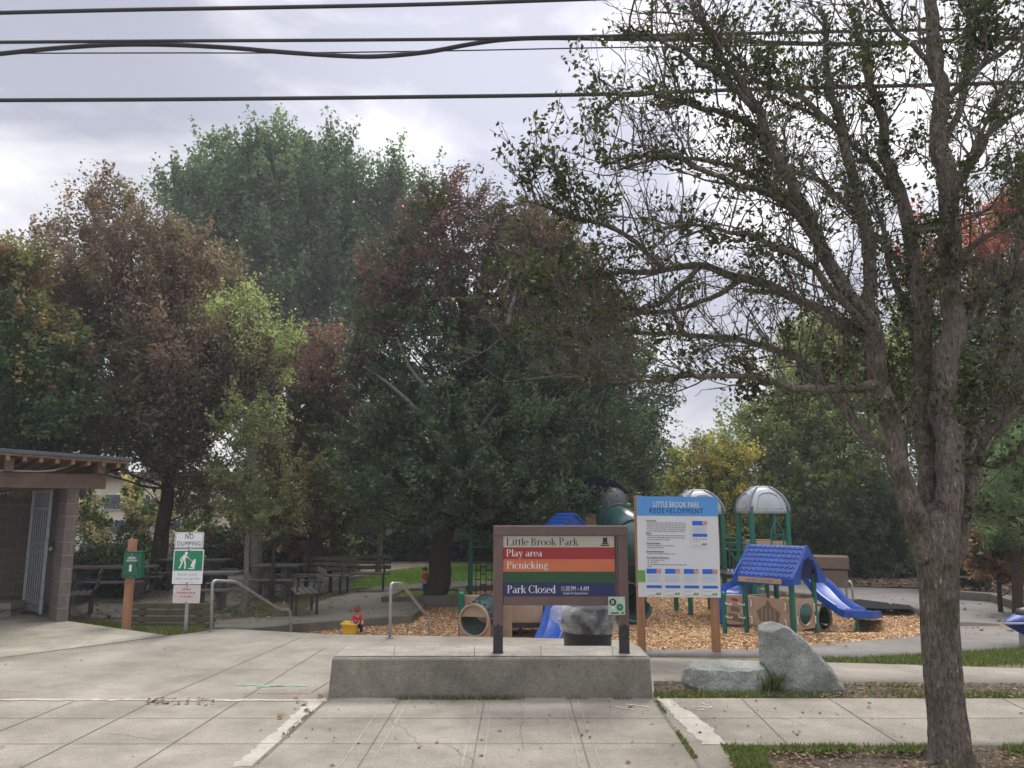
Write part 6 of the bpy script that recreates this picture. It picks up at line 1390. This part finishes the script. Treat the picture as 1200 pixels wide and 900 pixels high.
tree('yellow_tree', 'bright yellow-green tree in the gap right of the dark ash', 'tree', (835,672), [(835,600),(832,540)], [.2,.14,.04], 24.5,
     [(832,540,36,36),(800,565,28,30),(850,575,34,36),(820,600,46,40),(860,535,22,26)], 420, 30000, .30, .095, [(.30,.28,.08),(.20,.23,.08),(.15,.19,.07),(.36,.29,.07)], pal2=[(.40,.32,.08),(.32,.27,.08),(.24,.25,.10)], hi=(3,6.2), nl=60, rl=.03, seed=23, gap=.25)
tree('alder_tree', 'dull green tree with drooping crown behind the domed play tower', 'tree', (945,672), [(945,600),(940,500),(935,420)], [.3,.22,.15,.04], 27,
     [(945,450,60,60),(925,520,56,60),(885,510,44,40),(980,520,70,65),(1010,450,60,60),(955,590,76,50),(915,610,40,44),(1010,590,60,60),(965,400,50,30)], 1500, 110000, .36, .105, [(.10,.125,.045),(.12,.14,.05),(.08,.105,.04),(.13,.14,.06)], pal2=[(.14,.15,.05),(.10,.13,.05)], hi=(4,8), nl=160, rl=.04, seed=27, gap=.33, bright=2.2)
tree('red_maple_tree', 'tree with bright red top leaves seen right of the pear trunk', 'tree', (1150,672), [(1150,560),(1150,420),(1145,320)], [.3,.25,.16,.04], 31,
     [(1150,290,56,52),(1200,300,60,60),(1100,330,50,60),(1075,270,20,22),(1150,400,80,80),(1230,420,90,100),(1080,430,60,70),(1180,240,30,20),(1150,500,100,80),(1050,480,50,60)], 1200, 80000, .5, .15, [(.10,.14,.04),(.13,.17,.05),(.15,.16,.04),(.09,.12,.04)], pal2=[(.42,.06,.04),(.32,.10,.05),(.22,.15,.06),(.46,.08,.05),(.36,.06,.045)], hi=(8.0,14.5), nl=120, rl=.07, seed=31, gap=.3)
tree('young_pine', 'soft blue-green pine at the right edge above the brown fern bush', 'tree', (1190,690), [(1190,620),(1188,540)], [.1,.08,.02], 15.5,
     [(1195,545,42,38),(1170,585,32,34),(1215,590,50,50),(1185,620,40,24),(1225,520,50,40)], 350, 32000, .2, .09, [(.13,.20,.09),(.16,.23,.11),(.10,.16,.08)], nl=60, rl=.02, seed=33, elong=6, gap=.3)
def bush(name, label, cat, base, D, lobes, nclump, nleaf, rc, size, pal, **kw):
    return tree(name, label, cat, base, [(base[0], base[1]-22), (base[0]+2, base[1]-40)], [.05,.04,.01], D, lobes, nclump, nleaf, rc, size, pal, nl=kw.pop('nl', 25), rl=.02, **kw)
bush('fern_bush', 'rusty brown bush under the pine at the right edge', 'bush', (1170,695), 16.2, [(1160,640,26,22),(1185,655,30,26),(1150,665,18,16),(1205,640,30,30),(1172,625,20,12)], 220, 15000, .15, .08, [(.26,.15,.09),(.20,.11,.07),(.30,.19,.12),(.12,.11,.05)], seed=35)
bush('laurel_bush', 'dark green bush behind the tan storage box', 'bush', (1020,682), 24.5, [(1010,640,40,44),(1045,630,34,54),(960,612,34,32),(1030,590,44,34),(1062,655,22,26)], 500, 36000, .25, .09, [(.035,.055,.02),(.05,.075,.025),(.06,.085,.03)], seed=37)
bush('holly_bush', 'dark glossy bush right of the pear trunk behind the far bench', 'bush', (1120,688), 20, [(1110,650,34,36),(1140,610,30,40),(1100,610,24,34),(1150,660,20,26)], 350, 24000, .22, .085, [(.03,.055,.02),(.04,.07,.02),(.06,.08,.03)], seed=39)
bush('viburnum_bush', 'low green bush under the dull green tree, left of the storage box', 'bush', (920,676), 25, [(900,645,50,28),(850,650,50,25),(940,640,34,34)], 350, 20000, .26, .1, [(.05,.08,.025),(.07,.10,.03)], seed=41)
bench('weathered grey bench half hidden behind the pear trunk by the far bushes', gl(1128,697), -.2, 1.3, 'oldwood')
# slim trees among the tables
slim = [((285,719),[(288,680),(290,630),(292,560)],[.075,.055,.05,.02],[(290,560,26,60),(280,500,30,45),(305,600,28,36),(262,560,20,40)],'slim pale trunked tree nearest the left handrail',[(.12,.13,.05),(.10,.12,.05)],'bark_pale'),
        ((318,706),[(320,670),(322,620),(325,560)],[.06,.05,.04,.02],[(325,560,24,50),(335,600,26,34),(312,520,20,40)],'slim dark trunked tree standing before the fourth picnic table',[(.11,.12,.05),(.13,.12,.06)],'bark_dark'),
        ((359,694),[(361,650),(362,600)],[.06,.05,.02],[(362,590,30,36),(350,560,26,34),(378,600,22,28)],'thin dark tree growing beside the bench seen end on',[(.12,.11,.05),(.15,.11,.05)],'bark_dark'),
        ((387,693),[(388,650),(391,600)],[.05,.04,.02],[(392,590,28,34),(405,565,24,34),(380,560,22,28)],'thin dark tree behind the middle slatted bench',[(.10,.11,.045),(.12,.12,.05)],'bark_dark'),
        ((443,672),[(445,640),(447,600),(446,570)],[.12,.09,.05,.02],[(446,585,26,24),(435,600,24,14),(460,600,22,16),(446,565,18,16)],'small green tree with pale trunk at the lawn edge',[(.10,.17,.05),(.13,.20,.07)],'bark_pale')]
for i, (b_, tp, rad, lo, lab, pal, bk2) in enumerate(slim):
    tree('slim_tree', lab, 'tree', b_, tp, rad, None, lo, 110, 4800, .2, .07, pal, bark=bk2, nl=40, rl=.018, group='slim trees around the picnic tables', seed=50+i, gap=.2)
def hedge(label, x0, x1, ytop, ybot, D, n, cols, seed, size=.12, name='hedge'):
    k = max(2, int((x1-x0)/30)); lo = [(x0+(x1-x0)*(i+.5)/k, (ytop+ybot)/2+random.uniform(-6,6), (x1-x0)/k*.85, (ybot-ytop)/2*random.uniform(.95,1.15), 0, 1, 26) for i in range(k)]
    return tree(name, label, 'hedge', ((x0+x1)/2, ybot+5), [((x0+x1)/2, ybot-10), ((x0+x1)/2, (ytop+ybot)/2)], [.08,.06,.02], D, lo, n//50, n, .35, size, cols, nl=60, rl=.03, seed=seed, gap=.6, shell=1.8)
hedge('deep green hedge along the back of the lawn', 395, 700, 592, 670, 33, 60000, [(.035,.06,.025),(.05,.09,.03),(.03,.05,.02),(.06,.11,.03)], 61, .17)
hedge('dark hedge behind the play towers on the right', 690, 1110, 585, 680, 35, 60000, [(.07,.10,.04),(.09,.13,.045),(.11,.13,.05)], 62, .18)
hedge('low dark hedge behind the picnic table by the shelter', 70, 165, 650, 700, 19.5, 14000, [(.045,.075,.025),(.06,.10,.03),(.09,.12,.04)], 63, .085)
hedge('brown and green shrubs between the slim tree trunks', 225, 400, 612, 682, 27, 40000, [(.05,.07,.03),(.08,.085,.035),(.12,.08,.045),(.04,.07,.025)], 64, .13)
hedge('tall dark shrubs filling the right edge behind the pine', 1090, 1420, 470, 690, 26, 60000, [(.05,.075,.03),(.08,.10,.035),(.06,.08,.03)], 65, .15)
hedge('dark shrubs behind the shelter at the far left', -260, 60, 480, 700, 23, 40000, [(.03,.06,.02),(.04,.08,.025)], 66, .13)
# pale flowering shrub before the cream building and orange shrub
bush('cream_shrub', 'pale blossoming shrub left of the reddish tree trunk', 'bush', (140,690), 22.5, [(140,615,46,46),(105,590,26,40),(175,600,36,50),(215,610,36,40)], 330, 13000, .22, .085, [(.10,.14,.05),(.46,.40,.28),(.08,.12,.04),(.55,.48,.34)], seed=67, gap=-.25)
bush('orange_shrub', 'small orange leaved shrub behind the slim tree trunks', 'bush', (362,672), 25.5, [(362,632,22,14),(345,640,16,12)], 90, 5000, .2, .1, [(.34,.12,.05),(.24,.12,.05),(.12,.12,.04)], seed=68)
# far building glimpsed through leaves
bL, bR = at(85, 660, 33), at(262, 660, 33); t = thing('apartment_building', 'cream stucco building glimpsed through the leaves on the left', 'building', (bL.x, 33, -.4))
zt_ = at(150,560,33).z
mb = MB(); mb.box(((bL.x+bR.x)/2, 36, zt_/2-.2), (bR.x-bL.x, 6, zt_+.4)); mb.build('wall', M['stucco'], t)
mb = MB(); mb.box(((bL.x+bR.x)/2, 36, zt_+.12), (bR.x-bL.x+.6, 6.6, .24)); mb.build('roof', M['oldwood'], t)
for px in (106, 135, 165, 200, 235):
    for py in (618, 645, 588):
        c = at(px, py, 33); mb = MB(); mb.box((c.x, 32.98, c.z), (.95,.08,.7)); f_ = mb.build('window', M['white_paint'], t); mb = MB(); mb.box((c.x, 32.93, c.z), (.83,.04,.58)); mb.build('pane', M['glass'], f_)
mb = MB(); c = at(150, 634, 33); mb.box(((bL.x+bR.x)/2, 32.97, c.z+.1), (bR.x-bL.x, .06, .10)); mb.build('trim_band', M['white_paint'], t)
# mass of far woods closing the horizon
lo = [(x, 610+8*math.sin(x*.05), 60, 52 if x < 760 or x > 900 else 34, random.uniform(-3,3), 1, 30) for x in range(-700, 1900, 55)]
P_, (V, Q, C) = foliage(lo, 62, 2600, 120000, 1.0, .40, [(.05,.075,.035),(.07,.095,.04),(.09,.11,.05),(.04,.06,.03)], gap=.6, seed=71)
tag(npmesh('far_woods', V, Q, M['leaf'], None, C), 'distant band of mixed green woods closing the horizon', 'woods', kind='stuff')

# ---- raised planter round the leaning ash
t = thing('tree_planter', 'low concrete planter edge with grass round the leaning ash trunk', 'planter', gl(500,703))
pp = [pl(452,705), pl(472,694.5), pl(541,694.5), pl(543,704)]; zt_ = -.235
mb = MB()
for i in range(4):
    a, b = Vector((*pp[i], 0)), Vector((*pp[(i+1) % 4], 0)); d = (b-a).normalized(); n_ = Vector((-d.y, d.x, 0))*.09; A1, B1 = a-d*.09, b+d*.09; zz = zt_-.004*(i % 2)
    q = [A1-n_, B1-n_, B1+n_, A1+n_]; mb.add([(p.x, p.y, z) for z in (-.8, zz) for p in q], [(0,1,2,3),(4,5,6,7),(0,1,5,4),(1,2,6,5),(2,3,7,6),(3,0,4,7)])
mb.build('planter_edge', M['curb'], t, bevel=.01)
mb = MB(); mb.add([(x, y, zt_-.06) for x, y in pp], [(0,1,2,3)]); mb.build('planter_soil', M['lawn'], t)
blades(pp, 3500, .06, lambda X, Y: 0*X-.30); flushg('grass', 'short grass inside the planter round the leaning ash')

# ================================================================ PEAR TREE (foreground)
g = gp(1116, 892); PY = g.y; pear = thing('pear_tree', 'foreground mossy pear tree with several rising stems and sparse leaves on the right', 'tree', g)
def W(px, py, dy=0): return at(px, py, PY+dy)
def R(w_, px, py, dy=0): return w_/2*dep(px, py, PY+dy)/F
LB = []   # (points, radii)
def limb(pts, w0, w1, mid=None):
    P_ = catmull([list(W(*p)) for p in pts], 7); n = len(P_); ws = np.linspace(w0, w1, n) if mid is None else np.interp(np.linspace(0,1,n), [0,.5,1], [w0,mid,w1])
    P_ = [Vector(p) for p in P_]; out = []
    for i, p in enumerate(P_):
        j = Vector((noise.noise(p*2.3), noise.noise(p*2.3+Vector((5,0,0))), noise.noise(p*2.3+Vector((0,7,0)))))*(.045 if 0 < i < n-1 else 0); out.append(p+j*min(1, ws[0]/24)*1.0+Vector((noise.noise(p*6), noise.noise(p*6+Vector((5,0,0))), noise.noise(p*6+Vector((0,7,0)))))*(.03 if 0 < i < n-1 else 0))
    rr2 = [w_/2*dep(0, CY-F*((P_[i].z-CAMH)/P_[i].y*CP-SP)/(CP+(P_[i].z-CAMH)/P_[i].y*SP), P_[i].y)/F*(.87+.10*noise.noise(Vector((i*.9, w0, 0)))) for i, w_ in enumerate(ws)]; LB.append((out, rr2)); return out
# trunk with root flare, as a displaced tube
TP = [(1118,905,0,66),(1116,896,0,62),(1114,880,0,50),(1111,845,0,46.5),(1106,800,0,45.5),(1102,750,0,45),(1100,700,0,44.5),(1099,672,0,47),(1098,650,0,53),(1097,632,0,52),(1096,612,0,44),(1096,596,0,26),(1096,585,0,4)]
def fat(points, seg=110, rough=.06, ribs=True):
    mb = MB(); P_ = [Vector(p) for p in catmull([list(W(p[0],p[1],p[2])) for p in points], 22)]; ws = np.interp(np.linspace(0,1,len(P_)), np.linspace(0,1,len(points)), [p[3] for p in points])
    for i, p in enumerate(P_):
        r = ws[i]/2*.93*dep(0, CY-F*((p.z-CAMH)/p.y*CP-SP)/(CP+(p.z-CAMH)/p.y*SP), p.y)/F
        for k in range(seg):
            a = 2*math.pi*k/seg; d = Vector((math.cos(a), math.sin(a), 0)); q = Vector((math.cos(a)*3.3, math.sin(a)*3.3, p.z*1.7)); rb_ = abs(noise.noise(Vector((math.cos(a)*7, math.sin(a)*7, p.z*1.3))))
            low = max(0, .25-p.z)*.9; mb.v.append(tuple(p+d*r*(1+rough*noise.noise(q)-rb_*.10+.05*noise.noise(q*5)-.07*abs(noise.noise(Vector((math.cos(a)*15, math.sin(a)*15, p.z*5+2))))+.02*noise.noise(Vector((math.cos(a)*30, math.sin(a)*30, p.z*14)))+low*max(0, noise.noise(Vector((math.cos(a)*2, math.sin(a)*2, 3))))*1.6)))
    for i in range(len(P_)-1):
        for k in range(seg): mb.f.append((i*seg+k, i*seg+(k+1) % seg, (i+1)*seg+(k+1) % seg, (i+1)*seg+k))
    return mb
fat(TP).build('trunk', M['bark_pear'], pear, smooth=True)
S1 = limb([(1090,655,-.03),(1078,620,-.05),(1064,585,-.08),(1050,525,-.12),(1034,440,-.15),(1020,385,-.2),(985,325,-.25),(950,260,-.3),(915,195,-.35),(885,130,-.4),(855,80,-.5),(820,20,-.6)], 34, 6, 21)
S2 = limb([(1106,650,-.05),(1112,600,-.06),(1113,520,-.05),(1107,440,0),(1111,360,0),(1110,250,.03),(1105,165,.05),(1098,95,.05),(1092,20,.1),(1090,-60,.15)], 38, 13, 27)
S3 = limb([(1097,660,.12),(1092,600,.14),(1086,520,.18),(1080,430,.22),(1075,330,.28),(1056,235,.35),(1036,165,.4),(1020,90,.5),(1000,10,.6)], 32, 6, 20)
S4 = limb([(1028,425,-.14),(1018,330,.0),(1012,240,.1),(990,165,.2),(975,90,.3),(960,10,.4)], 19, 6, 14)
S5 = limb([(1112,665,.02),(1126,630,.05),(1138,588,.1),(1143,545,.15),(1158,512,.2),(1185,490,.3),(1225,465,.35),(1280,430,.5)], 26, 7, 12)
S6 = limb([(1080,430,.22),(1065,370,.5),(1040,300,.7),(1032,250,.8)], 14, 5)
S7 = limb([(1122,640,.1),(1140,560,.8),(1165,440,1.3),(1190,300,1.7),(1200,180,2.0)], 20, 5)
S8 = limb([(1100,640,-.1),(1120,520,-.7),(1150,380,-1.1),(1200,250,-1.4),(1260,120,-1.6)], 0.1, 0.1) if False else None
B = [([(1020,390,-.2),(975,340,-.35),(935,300,-.5),(900,282,-.6),(850,270,-.7),(800,262,-.8)],12,4),
 ([(1025,400,-.2),(975,372,-.1),(925,345,.1),(870,328,.25),(820,312,.3),(775,315,.3),(725,320,.25),(680,332,.2),(635,360,.2)],15,4),
 ([(1033,450,-.15),(990,455,-.3),(950,455,-.4),(905,447,-.5),(860,440,-.6),(800,442,-.7),(745,446,-.7),(690,440,-.7)],13,3),
 ([(1052,530,-.1),(1012,510,.1),(980,466,.3),(951,436,.45),(915,415,.6),(870,400,.7),(815,392,.8),(750,388,.9),(690,392,.9),(640,400,.9)],15,3),
 ([(910,190,-.35),(880,145,-.2),(845,132,-.1),(805,122,0),(765,110,.1),(725,115,.1),(700,128,.1)],10,3),
 ([(885,130,-.4),(850,95,-.6),(815,70,-.8),(770,45,-.9),(730,35,-1.0)],9,3),
 ([(990,165,.2),(940,115,.3),(890,92,.4),(850,55,.5),(800,10,.6)],9,3),
 ([(1108,235,.03),(1140,190,.1),(1165,150,.1),(1200,130,.2),(1260,100,.3)],12,4),
 ([(1100,130,.05),(1135,90,-.1),(1175,60,-.2),(1240,20,-.3)],11,4),
 ([(1096,90,.05),(1070,55,-.1),(1045,25,-.2),(1020,-20,-.3)],9,4),
 ([(1105,170,.05),(1128,120,.2),(1135,60,.3),(1140,-20,.4)],11,4),
 ([(1111,330,0),(1140,290,-.3),(1180,262,-.5),(1240,220,-.6)],11,4),
 ([(1110,400,0),(1150,350,.3),(1190,330,.5),(1250,300,.6)],10,4),
 ([(1056,235,.35),(1010,180,.6),(960,140,.8),(900,110,.9)],9,3),
 ([(975,310,-.25),(920,240,-.6),(860,215,-.7),(800,190,-.8),(745,180,-.8),(705,190,-.9)],10,3),
 ([(950,260,-.3),(900,215,.1),(840,190,.4),(775,185,.6),(725,200,.7)],9,3),
 ([(820,312,.3),(780,350,.1),(735,372,-.1),(690,372,-.2),(640,380,-.2),(590,395,-.3)],8,3),
 ([(775,315,.3),(740,280,.1),(700,262,0),(655,250,0),(610,235,0)],8,3),
 ([(870,328,.25),(830,350,.5),(780,365,.6),(720,360,.7),(660,350,.7),(600,330,.7)],8,3),
  ([(1085,520,.18),(1040,440,.9),(990,380,1.4),(930,350,1.8),(870,340,2.0)],13,4),
 ([(1075,330,.28),(1020,270,.9),(970,220,1.3),(900,190,1.6)],10,4),
 ([(1108,300,0),(1120,240,-.7),(1140,180,-1.2),(1165,120,-1.6)],9,3),
 ([(1060,580,-.08),(1020,560,-.6),(985,530,-1.0),(960,490,-1.3)],0.5,.5),
 ([(1143,545,.15),(1170,545,.0),(1200,520,-.1),(1240,500,-.2)],7,3),
 ([(1158,512,.2),(1160,450,.3),(1175,390,.3),(1180,330,.3)],7,3)]
for pts, w0, w1 in B:
    if w0 > 1: limb(pts, w0, w1)
for i, (P_, rr2) in enumerate(LB):
    mb = MB(); mb.tube(P_, rr2, 14 if rr2[0] > .05 else 8); mb.build('limb', M['bark_pear'], pear, smooth=True)
# twigs: three generations
def grow(S_, D_, Ln, K, wob, up_):
    n = len(S_); P_ = np.zeros((n, K, 3)); P_[:, 0] = S_; d = nrmz(D_)
    for k in range(1, K):
        d = nrmz(d+rng.normal(size=(n, 3))*wob+np.array([0, 0, up_])); P_[:, k] = P_[:, k-1]+d*(Ln/(K-1))[:, None]
    return P_
src, dr, wt = [], [], []
for P_, rr2 in LB:
    n = len(P_); 
    for i in range(2, n):
        t_ = (P_[i]-P_[i-1]); u = i/n
        if rr2[i] > .05: wgt = .25
        else: wgt = 1.0+u
        src.append(P_[i]); dr.append(t_.normalized()); wt.append(wgt*t_.length)
src, dr, wt = np.array(src), np.array(dr), np.array(wt); wt /= wt.sum()
n1_ = 900; k = rng.choice(len(src), n1_, p=wt); S_ = src[k]+rng.normal(size=(n1_, 3))*.015; rd = nrmz(rng.normal(size=(n1_, 3))); rd -= dr[k]*(rd*dr[k]).sum(1, keepdims=True)*.4
D_ = dr[k]*.6+nrmz(rd)*.9+np.array([0, 0, .5]); Ln = rng.uniform(.22, .78, n1_)
T1 = grow(S_, D_, Ln, 9, .18, .06); R1 = np.linspace(1, .35, 9)[None]*rng.uniform(.005, .010, (n1_, 1))
n2_ = 4600; k = rng.integers(0, n1_, n2_); j = rng.integers(2, 9, n2_); S_ = T1[k, j]; dd = T1[k, j]-T1[k, j-1]; D_ = nrmz(dd)*.7+nrmz(rng.normal(size=(n2_, 3)))*.8+np.array([0, 0, .18]); T2 = grow(S_, D_, rng.uniform(.10, .42, n2_), 6, .24, .06); R2 = np.linspace(1, .5, 6)[None]*rng.uniform(.0025, .0045, (n2_, 1))
n3_ = 7500; k = rng.integers(0, n2_, n3_); j = rng.integers(1, 6, n3_); S_ = T2[k, j]; D_ = nrmz(rng.normal(size=(n3_, 3)))+np.array([0, 0, .15]); T3 = grow(S_, D_, rng.uniform(.03, .12, n3_), 4, .3, .0); R3 = np.linspace(1, .6, 4)[None]*rng.uniform(.0018, .003, (n3_, 1))
Vs, Qs, o = [], [], 0
for T_, R_, sg in ((T1, R1, 5), (T2, R2, 4), (T3, R3, 3)):
    v, q = batch_tubes(T_, R_, sg); Vs.append(v); Qs.append(q+o); o += len(v)
npmesh('twigs', np.vstack(Vs), np.vstack(Qs), M['bark_pear'], pear, None, True)
# leaves, in tufts at spur tips; sparser high on the left as in an autumn crown
tips = np.vstack([T3[:, -1], T3[:, 2], T2[:, -1], T2[:, 3]]); gk = snoise(tips, 7.5, 3)+.6*snoise(tips, 2.1, 4)+rng.normal(size=len(tips))*.12; tips = tips[gk > .21]
rep = 3; L_ = np.repeat(tips, rep, 0)+rng.normal(size=(len(tips)*rep, 3))*.034
pal = np.array([(.045,.065,.025),(.06,.08,.03),(.04,.055,.022),(.09,.105,.04),(.11,.09,.04),(.14,.15,.06)])
c = pal[rng.choice(6, len(L_), p=[.28,.25,.2,.14,.08,.05])]*rng.uniform(.7, 1.3, (len(L_), 1))
v, q, c = leaf_arrays(L_, .048, c, 1.75, -.1, .22, .22); npmesh('crown', v, q, M['leaf_thin'], pear, c)
# moss cushions on limbs
ms, md_ = [], []
for P_, rr2 in LB:
    for i in range(1, len(P_)):
        if rr2[i] > .09: continue
        for s_ in range(int((P_[i]-P_[i-1]).length/.009)):
            p = lerp(P_[i-1], P_[i], random.random())
            if noise.noise(p*3.1) > (-.12 if P_[i].z > 2.6 else .3): ms.append(p+Vector((0,0,rr2[i]*.5))); md_.append(rr2[i])
ms = np.array(ms); md_ = np.array(md_); rep = 5; L_ = np.repeat(ms, rep, 0)+rng.normal(size=(len(ms)*rep, 3))*(np.repeat(md_, rep)[:, None]*.6+.013)
c = np.array([(.05,.07,.018),(.07,.095,.025),(.095,.115,.035),(.04,.045,.018)])[rng.integers(0, 4, len(L_))]*rng.uniform(.7, 1.3, (len(L_), 1))
v, q, c = leaf_arrays(L_, .028, c, 2.0, .3, .3, .1); npmesh('moss', v, q, M['moss'], pear, c)
print('twig leaves', len(tips), 'moss', len(ms))

# ---- thin volume added to imitate the pale lens-flare veil over the trees
hz_ = MB(); hz_.box((0, 190, 14), (540, 520, 32)); hm = bpy.data.materials.new('veil_haze'); hm.use_nodes = True; hn = hm.node_tree
for n_ in list(hn.nodes):
    if n_.type != 'OUTPUT_MATERIAL': hn.nodes.remove(n_)
pv_ = hn.nodes.new('ShaderNodeVolumePrincipled'); pv_.inputs['Color'].default_value = (.9, .93, 1, 1); pv_.inputs['Density'].default_value = .0017
hn.links.new(pv_.outputs[0], [n_ for n_ in hn.nodes if n_.type == 'OUTPUT_MATERIAL'][0].inputs['Volume'])
ho = hz_.build('veil_haze', hm); tag(ho, kind='stuff')
